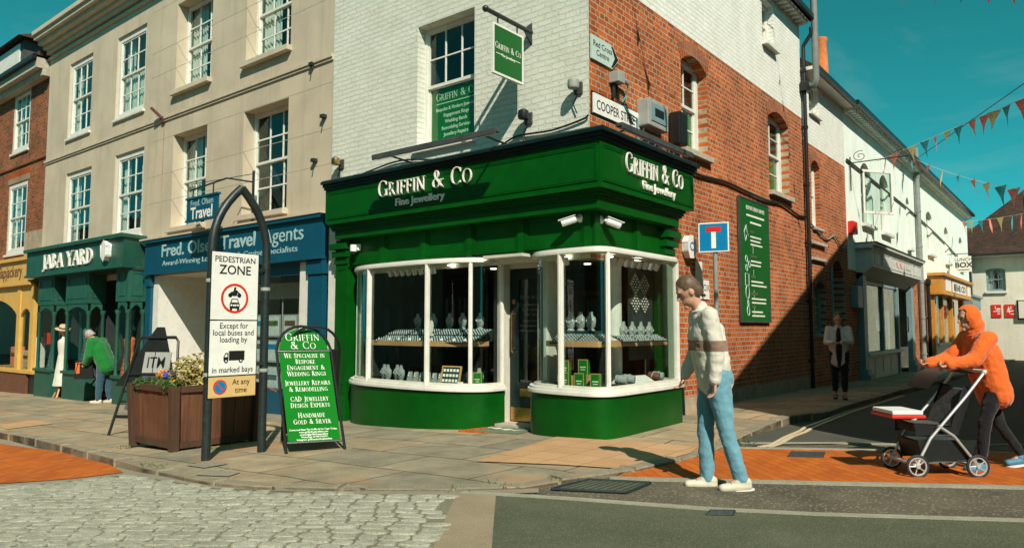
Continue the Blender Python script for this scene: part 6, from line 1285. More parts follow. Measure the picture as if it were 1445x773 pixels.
def figure(name, label, loc, heading, H, pose, look, cat='person'):
    """x forward, y left, z up, metres for a 1.75 m body, scaled to H"""
    o = thing(name, label, cat, loc); k = H/1.75; M = Matrix.Translation(loc) @ Matrix.Rotation(heading, 4, 'Z') @ Matrix.Scale(k, 4)
    P = dict(lean=0, hip=.93, legs=((0, 0, 0), (0, 0, 0)), arms=((0, 8, 10, 0), (0, 8, 10, 0)), head=0, curl=.5); P.update(pose)
    ln = R(P['lean']); T = lambda p: Vector((math.cos(ln)*p[0]+math.sin(ln)*p[2], p[1], P['hip']+math.cos(ln)*p[2]-math.sin(ln)*p[0]))
    J = {}
    for s_, (th, kn, ft) in ((1, P['legs'][0]), (-1, P['legs'][1])):
        h_ = Vector((0, .088*s_, P['hip']-.01)); a = R(th); kk = h_+Vector((math.sin(a)*.435, .004*s_, -math.cos(a)*.435)); b = a-R(kn); an = kk+Vector((math.sin(b)*.42, -.006*s_, -math.cos(b)*.42)); f = b*.5+R(ft)
        J['leg', s_] = (h_, kk, an, Vector((math.cos(f), .06*s_, math.sin(f))).normalized(), Vector((-math.sin(f), 0, math.cos(f))))
    for s_, (fw, ab_, el_, inn) in ((1, P['arms'][0]), (-1, P['arms'][1])):
        S_ = T((0, .185*s_, .50)); a, b = R(fw), R(ab_); d = Vector((math.sin(a)*math.cos(b), math.sin(b)*s_, -math.cos(a)*math.cos(b))); E = S_+d*.29; a2 = R(fw+el_); d2 = Vector((math.sin(a2), -math.sin(R(inn))*s_, -math.cos(a2))).normalized(); J['arm', s_] = (S_, E, E+d2*.25, d2)
    nk, hd = T((.01, 0, .56)), None; hl = ln+R(P['head']); hd = nk+Vector((math.sin(hl)*.15+.025*math.cos(hl), 0, math.cos(hl)*.15)); M3 = Matrix.Rotation(hl, 3, 'Y')
    female = look.get('female'); sh = .92 if female else 1
    # skin: one continuous body
    mb = MB(); B3 = lambda v: hd+M3 @ Vector(v)
    ell(mb, B3((0, 0, .03)), .092, .074, .112, M3); ell(mb, B3((.02, 0, -.045)), .068, .057, .072, M3); caps(mb, B3((.092, 0, .028)), B3((.108, 0, -.008)), .010, .016, 8)
    caps(mb, B3((.083, -.016, -.052)), B3((.083, .016, -.052)), .011, .011, 8); caps(mb, B3((.075, 0, -.1)), B3((.078, 0, -.09)), .02, .02, 8); caps(mb, B3((.080, -.035, .046)), B3((.080, .035, .046)), .014, .014, 8)
    for s_ in (1, -1): ell(mb, B3((-.005, .076*s_, .005)), .022, .010, .034, M3)
    caps(mb, nk-Vector((0, 0, .04)), B3((-.015, 0, -.03)), .052*sh, .05*sh); caps(mb, T((0, 0, .05)), T((0, 0, .30)), .105*sh, .125*sh)
    for s_ in (1, -1):
        caps(mb, T((0, .05*s_, .36)), T((0, .15*s_*sh, .49)), .10*sh, .06*sh); h_, kk, an, f, u_ = J['leg', s_]; caps(mb, T((0, .05*s_, .0)), h_, .10, .085); caps(mb, h_, kk, .078*sh, .050); caps(mb, kk, an, .049, .034); caps(mb, an, an+f*.12-u_*.05, .032, .025)
        S_, E, W, d2 = J['arm', s_]; caps(mb, T((0, .12*s_, .48)), S_, .06*sh, .05*sh); caps(mb, S_, E, .046*sh, .036*sh); caps(mb, E, W, .036*sh, .025*sh); hand(mb, W, d2, s_, P['curl'])
    body = grow('body', mb, SKIN, o, M, .0075, 3)
    if look.get('face', 1):
        mb = MB(); mk = MB()
        for s_ in (1, -1): mk.ball(tuple(B3((.086, .030*s_, .022))), .009)
        MBt = MB(M); MBt.v = mk.v; MBt.f = mk.f; MBt.build('eyes', BLACK, o, smooth=True)
    # trousers
    mb = MB(); tr = look.get('trouser_r', 1.0)
    caps(mb, T((0, -.05, .06)), T((0, .05, .06)), .125, .125); caps(mb, T((-.02, -.06, -.02)), T((-.02, .06, -.02)), .125, .125)
    for s_ in (1, -1):
        h_, kk, an, f, u_ = J['leg', s_]; caps(mb, h_+Vector((0, 0, .02)), h_.lerp(kk, .5), .112*tr, .092*tr); caps(mb, h_.lerp(kk, .5), kk, .092*tr, .070*tr); caps(mb, kk, kk.lerp(an, .45), .069*tr, .066*tr); caps(mb, kk.lerp(an, .45), an-(an-kk).normalized()*look.get('crop', .02), .066*tr, .052*tr+look.get('flare', 0))
    grow('trousers', mb, look['trousers'], o, M, .011, 3, .026)
    # top
    mb = MB(); lo = look.get('hem', -.02); g = look.get('bulk', 0); Wd = .10
    caps(mb, T((0, -.045, lo)), T((0, .045, lo)), .125+g, .125+g); caps(mb, T((0, -.055, lo)), T((.0, -.07*sh, .34)), .118+g, .128*sh+g); caps(mb, T((0, .055, lo)), T((.0, .07*sh, .34)), .118+g, .128*sh+g)
    caps(mb, T((.01, -.06, .30)), T((0.0, -.125*sh, .475)), .125*sh+g, .072*sh+g); caps(mb, T((.01, .06, .30)), T((0.0, .125*sh, .475)), .125*sh+g, .072*sh+g); caps(mb, T((0, 0, .50)), nk, .085+g*.5, .062+g*.5)
    for s_ in (1, -1):
        S_, E, W, d2 = J['arm', s_]; caps(mb, T((0, .13*s_*sh, .475)), S_, .075*sh+g, .062*sh+g); sl_ = look.get('sleeve', 1.0)
        if sl_ >= .9: caps(mb, S_, E, .062*sh+g, .052*sh+g); caps(mb, E, W-d2*.01, .052*sh+g, .040*sh+g*.8)
        else: caps(mb, S_, S_.lerp(E, sl_*1.6), .064*sh+g, .058*sh+g)
    if look.get('hood') == 'up':
        hm = MB(); ell(hm, B3((-.015, 0, .03)), .120, .098, .135, M3); ell(hm, B3((-.05, 0, -.07)), .095, .098, .10, M3); hd_ = grow('hood', hm, look['top'], o, M, .010, 3, .012)
        bm = bmesh.new(); bm.from_mesh(hd_.data); Mi = M.inverted()
        bmesh.ops.delete(bm, geom=[v for v in bm.verts if (lambda q: q.x > .048 and abs(q.y) < .07 and -.10 < q.z < .115)(M3.inverted() @ ((Mi @ v.co)-hd))], context='VERTS'); bm.to_mesh(hd_.data); bm.free()
        ell(mb, B3((-.05, 0, -.12)), .085, .095, .07, M3)
    if look.get('hood') == 'down': ell(mb, T((-.09, 0, .50)), .075, .13, .07)
    grow('top', mb, look['top'], o, M, .011, 3, .026, look.get('cut'))
    if look.get('inner'):
        mb = MB(); ell(mb, T((.085, 0, .13)), .090, .068, .42); grow('blouse', mb, look['inner'], o, M, .012, 2)
    mb = MB(); mb.tube([tuple(nk+Vector((.062*math.cos(a)+.004, .064*math.sin(a), -.012-.018*math.cos(a)))) for a in [2*math.pi*i/18 for i in range(19)]], .011, 6); mb.M = M; mb.build('collar', look['top'][0] if isinstance(look['top'], list) else look['top'], o, smooth=True)
    # hair and shoes
    if look.get('hair'):
        mb = MB(); ell(mb, B3((-.018, 0, .052)), .100, .084, .108, M3); ell(mb, B3((-.055, 0, .0)), .065, .078, .10, M3)
        if female: ell(mb, B3((-.05, .05, -.06)), .05, .042, .10, M3); ell(mb, B3((-.05, -.05, -.06)), .05, .042, .10, M3)
        t = MB()
        hb = grow('hair', mb, look['hair'], o, M, .010, 2, .02)
        bm = bmesh.new(); bm.from_mesh(hb.data); Mi = M.inverted()
        def infront(v):
            q = M3.inverted() @ ((Mi @ v)-hd); return q.x > .050+.02*(q.z > .06) and q.z < .105 or (q.x > -.01 and q.z < .03 and not female) or (not female and q.z < -.06)
        bmesh.ops.delete(bm, geom=[v for v in bm.verts if infront(v.co)], context='VERTS'); bm.to_mesh(hb.data); bm.free()
    for s_ in (1, -1):
        h_, kk, an, f, u_ = J['leg', s_]; sd = Vector((0, 1, 0)); heel = an-f*.045-u_*.055; mb = MB()
        for a_, b_, r0, r1 in ((heel, heel+f*.09, .040, .043), (heel+f*.09, heel+f*.205, .044, .034), (heel+u_*.03, heel+f*.07+u_*.04, .040, .038)): caps(mb, a_+sd*.006, b_+sd*.006, r0, r1); caps(mb, a_-sd*.006, b_-sd*.006, r0, r1)
        sh_ = grow('shoe', mb, look['shoe'], o, M, .010, 2)
        mb = MB(); F_ = frame(heel-u_*.038, f, sd, u_); pts = []
        for i in range(20):
            a = 2*math.pi*i/20; x = .085+.145*math.cos(a); y = .050*math.sin(a)*(1+.12*math.cos(a)); pts.append((x, y, -.012))
        t = MB(F_).prism(pts, (0, 0, .024)); t.M = M @ F_; t.build('sole', look.get('sole', WPLAST), sh_, smooth=True)
        t = MB()
        for q_ in (.075, .105, .135): c_ = heel+f*q_+u_*(.050-(q_-.075)*.22); t.tube([c_-sd*.034-u_*.02, c_-sd*.016+u_*.004, c_+sd*.016+u_*.004, c_+sd*.034-u_*.02], .0055, 5)
        t.M = M; t.build('laces', look.get('lace', GREYP), sh_, smooth=True)
    return o, M, J, T, B3
CAMA = math.atan2(-math.sin(YAW), -math.cos(YAW))      # heading of someone walking to the left of the picture
# man walking past the corner
mx, my = G(1010, 688, hr)
def stripe(c): return 1 if 1.13 < c.z < 1.22 else 0
figure('person', 'person striding left in a white top with a brown band, blue jeans and cream trainers', (mx, my, hr(mx, my)), CAMA, 1.78, dict(lean=9, hip=.93, legs=((-9, 7, 3), (7, 8, 0)), arms=((-10, 7, 14, 4), (2, 7, 22, 4)), head=20),
       dict(top=[CLOTHW, CLOTHBR], trousers=DENIM, hair=BROWNH, shoe=SHOE, hem=-.05, bulk=.012, cut=stripe, crop=.0, flare=.006))
# person pushing the pushchair
ox, oy = G(1404, 663, hr)
figure('person', 'person in an orange hooded coat and black trousers pushing a pushchair', (ox, oy, hr(ox, oy)), CAMA, 1.56, dict(lean=15, hip=.915, legs=((20, 14, 0), (-16, 18, 8)), arms=((38, 6, 40, 6), (38, 6, 40, 6)), head=-4, curl=1.1),
       dict(top=CLOTHO, trousers=CLOTHK, shoe=SHOEB, hood='up', bulk=.03, hem=-.12, female=1, crop=.04, trouser_r=.88))
# woman with a pale blazer
wx, wy = G(1186, 563, hp)
figure('person', 'person in a pale blazer over black clothes looking down at a phone in the shade', (wx, wy, hp(wx, wy)), R(-75), 1.56, dict(lean=2, legs=((4, 4, 0), (-4, 8, 0)), arms=((18, 10, 78, 40), (18, 10, 74, 40)), head=18, curl=.9),
       dict(top=BLAZER, trousers=CLOTHK, inner=CLOTHK, hair=BROWNH, shoe=CLOTHK, sole=CLOTHK, bulk=.010, hem=-.16, female=1, trouser_r=1.05, crop=.12))
ph = thing('phone', 'small dark phone held in front by the person in the pale blazer', 'phone', (wx+.1, wy-.34, hp(wx, wy)+.98)); MB(Matrix.Translation((wx+.085, wy-.33, hp(wx, wy)+.96)) @ Matrix.Rotation(R(-50), 4, 'X')).box(-.035, .035, -.07, .07, -.005, .005).build('body', BLACK, ph, bevel=.003); MB(Matrix.Translation((wx+.085, wy-.33, hp(wx, wy)+.96)) @ Matrix.Rotation(R(-50), 4, 'X')).box(-.031, .031, -.062, .062, .0052, .006).build('screen', LEAD, ph)
# man in the green coat
gx, gy = -13.62, -.36
og = figure('person', 'grey haired person in a green coat and jeans bending to look into the green shopfront', (gx, gy, hp(gx, gy)), R(214), 1.84, dict(lean=26, legs=((6, 2, 0), (-4, 4, 0)), arms=((4, 8, 30, 20), (4, 8, 26, 20)), head=26, curl=1.0),
       dict(top=CLOTHG, trousers=DENIMD, hair=GREYH, shoe=SHOE, bulk=.05, hem=-.14, trouser_r=1.15))
t = thing('shoulder_bag', 'black shoulder bag with an orange side held by the person in the green coat', 'bag', (gx-.42, gy-.1, .55)); bz = hp(gx, gy)+.60
MB(Matrix.Translation((gx-.34, gy-.30, bz)) @ Matrix.Rotation(R(40), 4, 'Z')).prism([(-.20, -.08, 0), (.20, -.08, 0), (.16, -.08, .34), (-.14, -.08, .34)], (0, .16, 0)).build('body', CLOTHK, t, bevel=.03); MB(Matrix.Translation((gx-.34, gy-.30, bz)) @ Matrix.Rotation(R(40), 4, 'Z')).box(-.205, -.10, -.085, .085, .10, .36).build('side_pocket', CLOTHO, t, bevel=.01)
MB().tube(spl3([(gx-.46, gy-.36, bz+.33), (gx-.36, gy-.28, bz+.62), (gx-.28, gy-.24, bz+.60), (gx-.24, gy-.22, bz+.33)]), .014, 6).build('strap', CLOTHK, t, smooth=True)
# pushchair
sx, sy = G(1322, 668, hr); o = thing('pushchair', 'dark pushchair with white rimmed wheels and a red and white striped tray', 'pushchair', (sx, sy, hr(sx, sy))); M = Matrix.Translation((sx, sy, hr(sx, sy))) @ Matrix.Rotation(CAMA, 4, 'Z') @ Matrix.Scale(.93, 4)
for wx_ in (.32, -.26):
    for wy_ in (.24, -.24):
        Fw = M @ frame((wx_, wy_, .115), (1, 0, 0), (0, 0, 1), (0, -1, 0)); t = MB(); t.M = Fw
        t.tube([(.10*math.cos(2*math.pi*k/24), .10*math.sin(2*math.pi*k/24), 0) for k in range(25)], .014, 8, cap=False); wh = t.build('wheel', RUBBER, o, smooth=True)
        t = MB(); t.M = Fw; t.tube([(.083*math.cos(2*math.pi*k/24), .083*math.sin(2*math.pi*k/24), 0) for k in range(25)], .009, 6, cap=False)
        for k in range(5): a = 2*math.pi*k/5; t.tube([(0, 0, 0), (.082*math.cos(a), .082*math.sin(a), 0)], .007, 5)
        t.lathe([(.02, -.02), (.02, .02)], (0, 0, 0), 10); t.build('rim', STEEL, wh, smooth=True)
def pm(): t = MB(); t.M = M; return t
for s_ in (1, -1):
    y = .23*s_; pm().tube([(.32, y, .13), (.18, y, .38), (-.18, y, .78), (-.36, y, 1.0)], .014, 8).tube([(-.26, y, .13), (-.05, y, .40), (.10, y, .50)], .014, 8).build('side_frame', STEEL, o, smooth=True)
pm().tube([(-.36, .23, 1.0), (-.40, .2, 1.02), (-.40, -.2, 1.02), (-.36, -.23, 1.0)], .018, 8).build('handlebar', CLOTHW, o, smooth=True)
t = MB(); t.prism([(.28, -.19, .42), (-.10, -.19, .42), (-.26, -.19, .84), (-.20, -.19, .86), (-.04, -.19, .50), (.28, -.19, .50)], (0, .38, 0)); t.M = M; t.build('seat', CLOTHK, o, bevel=.02)
t = MB(); n = 10
for k in range(n+1):
    a = R(15+110*k/n); t.v += [(-.14+.30*math.cos(a), -.2, .78+.26*math.sin(a)), (-.14+.30*math.cos(a), .2, .78+.26*math.sin(a))]
t.f = [(2*k, 2*k+1, 2*k+3, 2*k+2) for k in range(n)]; t.M = M; t.build('canopy', BLACK, o, smooth=True)
t = MB(); t.box(.22, .52, -.2, .2, .60, .64); t.M = M; tr_ = t.build('tray', WPLAST, o, bevel=.012); t = MB(); t.box(.20, .53, -.21, .21, .565, .598); t.M = M; t.build('stripe', RED, tr_, bevel=.008)
t = MB(); t.prism([(.22, -.2, .16), (-.22, -.2, .16), (-.26, -.2, .34), (.26, -.2, .34)], (0, .40, 0)); t.M = M; t.build('basket', BLACK, o, bevel=.02)
t = MB(); t.box(.30, .36, -.24, .24, .12, .14).box(-.28, -.22, -.24, .24, .105, .125); t.M = M; t.build('axle', STEEL, o)
# shop dummies
def dummy(label, x, y, z, H, top, skirt, hat=False, stand=True, skin=SKIN, cat='mannequin', tiers=True):
    o = thing('mannequin', label, cat, (x, y, z)); k = H/1.75
    if stand:
        mb = MB().tube([(x, y, z+.28*k), (x, y, z+.9*k)], .022, 8)
        for a in (200, 320, 80): mb.tube([(x, y, z+.30*k), (x+.10*math.cos(R(a)), y+.10*math.sin(R(a)), z+.26*k), (x+.2*math.cos(R(a)), y+.2*math.sin(R(a)), z+.10*k), (x+.27*math.cos(R(a)), y+.27*math.sin(R(a)), z+.01)], [.024, .024, .022, .026], 8)
        mb.build('wooden_stand', PINEW, o, smooth=True)
    mb = MB().lathe([(.02, 1.56*k), (.045, 1.52*k), (.05, 1.48*k), (.13, 1.44*k), (.165, 1.40*k), (.16, 1.28*k), (.14, 1.16*k), (.115, 1.06*k), (.15, .95*k)], (x, y, z), 20, 1, .72); mb.build('bodice', top, o, smooth=True)
    zt, zb = 1.07*k, .30*k; prof = []; N = 7 if tiers else 3; r = .122
    for i in range(N):
        z0_ = zt-(zt-zb)*i/N; z1_ = zt-(zt-zb)*(i+1)/N; r1 = .125+.15*(i+1)/N*(1 if tiers else .9); prof += [(r, z0_), (r1, z1_)]; r = r1-(.018 if tiers else 0)
    mb = MB(); n = 40; vs = [(x+(rr_+.006*math.sin(9*2*math.pi*j/n+i))*math.cos(2*math.pi*j/n), y+.75*(rr_+.006*math.sin(9*2*math.pi*j/n+i))*math.sin(2*math.pi*j/n), z+z_) for i, (rr_, z_) in enumerate(prof) for j in range(n)]
    mb.add(vs, [(i*n+j, i*n+(j+1) % n, (i+1)*n+(j+1) % n, (i+1)*n+j) for i in range(len(prof)-1) for j in range(n)]); mb.build('skirt', skirt, o, smooth=True)
    if hat:
        MB().lathe([(.04, 1.55*k), (.05, 1.6*k), (.085, 1.64*k), (.09, 1.72*k), (.06, 1.78*k)], (x, y, z), 14).build('head_form', PINEW, o, smooth=True)
        h = MB(Matrix.Translation((x, y, z+1.71*k)) @ Matrix.Rotation(R(14), 4, 'Y')).lathe([(.20, -.02), (.21, .0), (.115, .015), (.11, .09), (.09, .12), (.03, .125)], (0, 0, 0), 24).build('straw_hat', STRAW, o, smooth=True); MB(Matrix.Translation((x, y, z+1.71*k)) @ Matrix.Rotation(R(14), 4, 'Y')).lathe([(.118, .018), (.117, .05)], (0, 0, 0), 24).build('hat_band', BLACK, h)
    return o
dummy('white dress and straw hat on a wooden stand outside the green shop', -16.42, -.30, hp(-16.42, -.3), 1.86, CLOTHW, CLOTHW, True, tiers=False)
dummy('teal tiered dress in the left window bay of the green shop', -17.25, -.18, -.05, 1.72, DUSK, DUSK, stand=False)
dummy('blue grey tiered dress in the middle window bay of the green shop', -15.15, -.18, -.05, 1.72, DUSK, DRESSB, stand=False)
dummy('orange dress in the right window bay of the green shop', -12.72, -.2, -.15, 1.60, ORDRESS, ORDRESS, stand=False)
for k, (x, z, w_, h_, m_, lb) in enumerate([(-22.3, .17, .5, .62, CLOTHO, 'orange carton in the mustard shop window'), (-21.2, .17, .55, .52, STRAW, 'tan wicker basket in the mustard shop window'), (-20.55, .17, .42, .95, SIGNW, 'white printed sack in the mustard shop window'), (-19.65, .9, .3, .35, RED, 'red bag on the right of the mustard shop window')]):
    t = thing('shop_goods', lb, 'goods', P3(PA, x, -.4, z)); MB().ab(PA, x-w_/2, x+w_/2, -.62, -.35, z, z+h_).build('body', m_, t, bevel=.03); MB().ab(PA, x-w_*.36, x+w_*.36, -.349, -.345, z+h_*.5, z+h_*.7).build('print', BROWN, t)
# ================================================================== JEWELLERY DISPLAYS
def dup(root, loc, rz=0, label=None, group=None):
    r = root.copy(); COL.objects.link(r); r.location = loc; r.rotation_euler = (0, 0, rz); WM[r.name] = Matrix.Identity(4)
    if label: r['label'] = label
    if group: r['group'] = group
    for ch in root.children:
        c = ch.copy(); COL.objects.link(c); c.parent = r
        for g_ in ch.children: d = g_.copy(); COL.objects.link(d); d.parent = c
    return r
# grey necklace busts
def bust_proto(name, label, mat):
    o = thing(name, label, 'necklace bust', (0, 0, 0), 'necklace busts in the shop windows')
    MB().lathe([(.055, 0), (.055, .012), (.03, .03)], (0, 0, 0), 14).build('foot', mat, o, smooth=True)
    mb = MB(); prof = [(.02, .02), (.060, .05), (.075, .12), (.07, .17), (.035, .20), (.028, .235), (.03, .25)]; mb.lathe(prof, (0, 0, 0), 16, 1, .45); mb.build('bust', mat, o, smooth=True)
    MB().tube([(.05*math.sin(a), -.036-.004*math.cos(a), .19-.06*math.cos(a/2)**2-.02) for a in [(-1.9+3.8*k/14) for k in range(15)]], .004, 5).ball((0, -.042, .10), .009).build('necklace', STEEL, o); return o
bp = bust_proto('necklace_bust', 'x', VELVET); first = True; ords = ['first', 'second', 'third', 'fourth', 'fifth', 'sixth', 'seventh', 'eighth']
def place(proto, spots, lab, group):
    global first
    for k, (x, y, z, rz) in enumerate(spots):
        l_ = lab.format(ords[k])
        if proto.get('used'): dup(proto, (x, y, z), rz, l_, group)
        else: proto.location = (x, y, z); proto.rotation_euler = (0, 0, rz); proto['label'] = l_; proto['group'] = group; proto['used'] = 1
place(bp, [(-3.75+.15*k, -.20-.06*(k % 2), ZSL+.005, .1) for k in range(4)], '{} grey necklace bust from the left at the bottom of the left bow window', 'necklace busts low in the left bow window')
place(bp, [(-1.99+.17*k, -.12, ZSL+.005, .2) for k in range(2)], '{} necklace bust right of the framed ring tray in the left bow window', 'necklace busts low in the left bow window')
place(bp, [(.22, .45+.24*k, 1.235, 1.4) for k in range(4)], '{} tall grey necklace bust on the shelf facing the side street', 'necklace busts on the right shelf')
place(bp, [(-3.5+.33*k, .28+.03*(k % 3), 1.381, .1) for k in range(5)], '{} necklace bust from the left behind the ring trays of the left bow window', 'necklace busts behind the left ring trays')
place(bp, [(-.40+.16*k, .12, 1.361, .1) for k in range(3)], '{} necklace bust behind the trays of the right bow window shelf', 'necklace busts on the right shelf')
MB().box(-3.7, -1.95, .20, .42, 1.2, 1.38).build('display_step', TRAYD, LW); MB().box(-.5, .05, .04, .2, 1.23, 1.36).build('display_step', TRAYD, RW)
for b in (bp, ): b.pop('used') if 'used' in b else None
# velvet finger stands with rings
fsp = thing('ring_stand', 'x', 'ring stand', (0, 0, 0)); MB().box(-.045, .045, -.05, .05, 0, .018).add([(-.035, -.045, .018), (.035, -.045, .018), (.035, .02, .018), (-.035, .02, .018), (-.03, -.005, .16), (.03, -.005, .16), (.03, .03, .16), (-.03, .03, .16)], [(0, 1, 2, 3), (4, 5, 6, 7), (0, 1, 5, 4), (1, 2, 6, 5), (2, 3, 7, 6), (3, 0, 4, 7)]).build('pad', VELVET, fsp, bevel=.004); MB().ball((0, -.03, .10), .012).ball((0, -.024, .13), .010).build('jewel', JEWEL, fsp)
place(fsp, [(-3.10+.13*k, -.26, ZSL+.005, .05) for k in range(6)], '{} grey ring pad from the left at the bottom of the left bow window', 'ring pads low in the left bow window')
fsp.pop('used')
fsp['used'] = 1
# ring trays on the shelves
def ring_tray(label, x, y, z, w, d, rz, tilt, nx, ny, group):
    M = Matrix.Translation((x, y, z)) @ Matrix.Rotation(rz, 4, 'Z') @ Matrix.Rotation(tilt, 4, 'X'); o = thing('ring_tray', label, 'ring tray', (x, y, z), group)
    MB(M).box(-w/2, w/2, -d/2, d/2, 0, .016).build('tray', TRAYD, o, bevel=.003); MB(M).box(-w/2, w/2, d/2-.012, d/2, .0165, .022).build('trim', TEALF, o)
    mb = MB(M)
    for i in range(nx):
        for j in range(ny):
            cx_, cy_ = -w/2+w*(i+.5)/nx, -d/2+d*(j+.5)/ny; mb.box(cx_-.008, cx_+.008, cy_-.004, cy_+.004, .0165, .024+.012*((i*5+j*3) % 4 == 0)); mb.ball((cx_, cy_, .032), .0065, n=4)
    mb.build('rings', JEWEL, o); return o
for k in range(4):
    for j in range(2): ring_tray('%s ring tray from the left in the %s row on the left bow window shelf' % (ords[k], ('front', 'back')[j]), -3.62+.52*k, -.20+.26*j, 1.215+.10*j, 0.46, .26, .03*(k-1), .30, 9, 5, 'ring trays on the left shelf')
for k in range(2): ring_tray('%s sloping ring tray on the right bow window shelf by the door' % ords[k], -.28+.42*k, -.16, 1.245, .38, .26, .1, .4, 8, 5, 'ring trays on the right shelf')
for k in range(3): ring_tray('%s ring tray along the side street shelf' % ords[k], .30, .35+.42*k, 1.245, .36, .2, R(88), .4, 8, 4, 'ring trays on the right shelf')
for k in range(4):
    y, z = .98+.26*(k % 2), 1.62+.27*(k//2)
    a = thing('diamond_tray', '%s lozenge shaped tray of pale jewels on the side street window backboard' % ('lower left', 'lower right', 'upper left', 'upper right')[k], 'jewel tray', (.056, y+.1, z), 'lozenge trays on the backboard'); s_ = .15
    M = frame((.052, y+.10, z+.12), (0, .707, .707), (0, -.707, .707), (1, 0, 0)); mb = MB(M)
    for q in ((-s_*.75, s_*.75, -s_*.75, -s_*.70), (-s_*.75, s_*.75, s_*.70, s_*.75), (-s_*.75, -s_*.7, -s_*.7, s_*.7), (s_*.7, s_*.75, -s_*.7, s_*.7)): mb.box(q[0], q[1], q[2], q[3], 0, .014)
    mb.build('gold_frame', GOLD, a); mb = MB(M)
    for i in range(4):
        for j in range(4): mb.ball((-.078+.052*i, -.078+.052*j, .01), .012, n=4)
    mb.build('jewels', LETTER, a)
rn = random.Random(14)
for k in range(9):
    x_, y_ = -3.75+.23*k, -.33+.02*(k % 2); tag(MB(Matrix.Translation((x_, y_, 1.212)) @ Matrix.Rotation(rn.uniform(-.3, .3), 4, 'Z') @ Matrix.Rotation(-.3, 4, 'X')).box(-.022, .022, -.002, .002, 0, .038).build('price_tag', LETTER), '%s white price tag from the left along the front of the left shelf' % (ords+['ninth'])[k], 'tag', 'price tags on the left shelf')
t = thing('shell_card', 'pale rounded card standing among the ring trays of the left bow window', 'card', (-2.78, -.12, 1.3)); MB().prism([(-2.78+.07*math.cos(R(a)), -.16, 1.40+.10*math.sin(R(a))+.03*(a < 90)) for a in range(0, 360, 30)], (0, .008, 0)).build('card', LETTER, t); MB().box(-2.81, -2.75, -.155, -.11, 1.28, 1.31).build('foot', LETTER, t)
# framed case, price card, green boxes
o = thing('jewel_case', 'small framed case of jewels at the right end of the left bow window', 'display case', (-2.28, -.3, ZSL)); M = frame((-2.22, -.30, ZSL+.012), (1, .12, 0), (-.03, .26, 1), (.11, -.95, .26))
mb = MB(M)
for q in ((-.17, .17, 0, .018), (-.17, .17, .25, .268), (-.17, -.155, .018, .25), (.155, .17, .018, .25)): mb.box(*q, 0, .03)
mb.build('frame', PINEW, o); MB(M).box(-.155, .155, .018, .25, 0, .012).build('backing', TRAYD, o); mb = MB(M)
for i in range(5):
    for j in range(3): mb.box(-.14+.058*i, -.105+.058*i, .035+.075*j, .075+.075*j, .0125, .022)
mb.build('jewels', LETTER, o)
tag(MB().box(-2.02, -1.92, -.36, -.35, ZSL+.005, ZSL+.065).build('price_card', LETTER), 'small white price card beside the framed jewel case', 'card')
bxp = thing('jewellery_box', 'x', 'box', (0, 0, 0)); MB().box(-.062, .062, -.04, .04, 0, .19).build('body', BOARDG, bxp, bevel=.003); mb = MB()
for q in ((-.066, .066, 0, .006), (-.066, .066, .184, .192), (-.066, -.060, .006, .184), (.060, .066, .006, .184)): mb.box(q[0], q[1], -.044, -.036, q[2], q[3])
mb.build('edge', PINEW, bxp); MB().box(-.04, .04, -.0415, -.0402, .09, .10).box(-.03, .03, -.0415, -.0402, .06, .068).build('lettering', LETTER, bxp)
place(bxp, [(-.20, -.30, ZSR+.005, .1), (.05, -.34, ZSR+.005, .1), (.26, -.30, ZSR+.005, .2), (-.28, -.18, ZSR+.15, .1), (.02, -.2, ZSR+.17, .1), (-1.80, -.16, ZSL+.005, .3)], 'x', 'green jewellery boxes')
bl = ['left front green jewellery box in the right bow window', 'middle front green jewellery box in the right bow window', 'right front green jewellery box in the right bow window', 'left raised green jewellery box in the right bow window', 'middle raised green jewellery box in the right bow window', 'single green jewellery box at the right end of the left bow window']
for ob, l_ in zip([q for q in COL.objects if q.name.split('.')[0] == 'jewellery_box'], bl): ob['label'] = l_; ob['category'] = 'box'
for x, l_ in ((-.28, 'left'), (.02, 'right')): tag(MB().box(x-.09, x+.09, -.24, -.12, ZSR+.004, ZSR+(.148 if x < -.1 else .168)).build('wooden_riser', ORANGEW), '%s wooden riser block under a green jewellery box' % l_, 'riser')
o = thing('jewel_board', 'white sloping board of small jewels at the bottom of the side street window', 'display board', (.25, .75, ZSR)); M = Matrix.Translation((.22, .85, ZSR+.02)) @ Matrix.Rotation(R(80), 4, 'Z') @ Matrix.Rotation(.45, 4, 'X'); MB(M).box(-.3, .3, -.15, .15, 0, .02).build('board', LETTER, o)
mb = MB(M)
for i in range(14):
    for j in range(6): mb.ball((-.27+.04*i, -.12+.048*j, .022), .008, n=4)
mb.build('jewels', STEEL, o)
rn = random.Random(2)
for k, (y, m_) in enumerate(((.35, VELVET), (.55, VELVET), (1.25, BROWN), (1.38, VELVET))):
    o = thing('bracelet_roll', '%s padded bracelet roll at the bottom of the side street window' % ords[k], 'bracelet roll', (.3, y, ZSR), 'bracelet rolls'); MB().tube([(.15, y, ZSR+.09), (.30, y+.04, ZSR+.07)], .06, 14).build('pad', m_, o, smooth=True, bevel=.01); MB().tube([(.22+.064*math.cos(a)*.3, y+.02+.064*math.sin(a), ZSR+.08+.064*math.cos(a)) for a in [2*math.pi*q/14 for q in range(15)]], .007, 5).build('bracelet', STEEL, o)
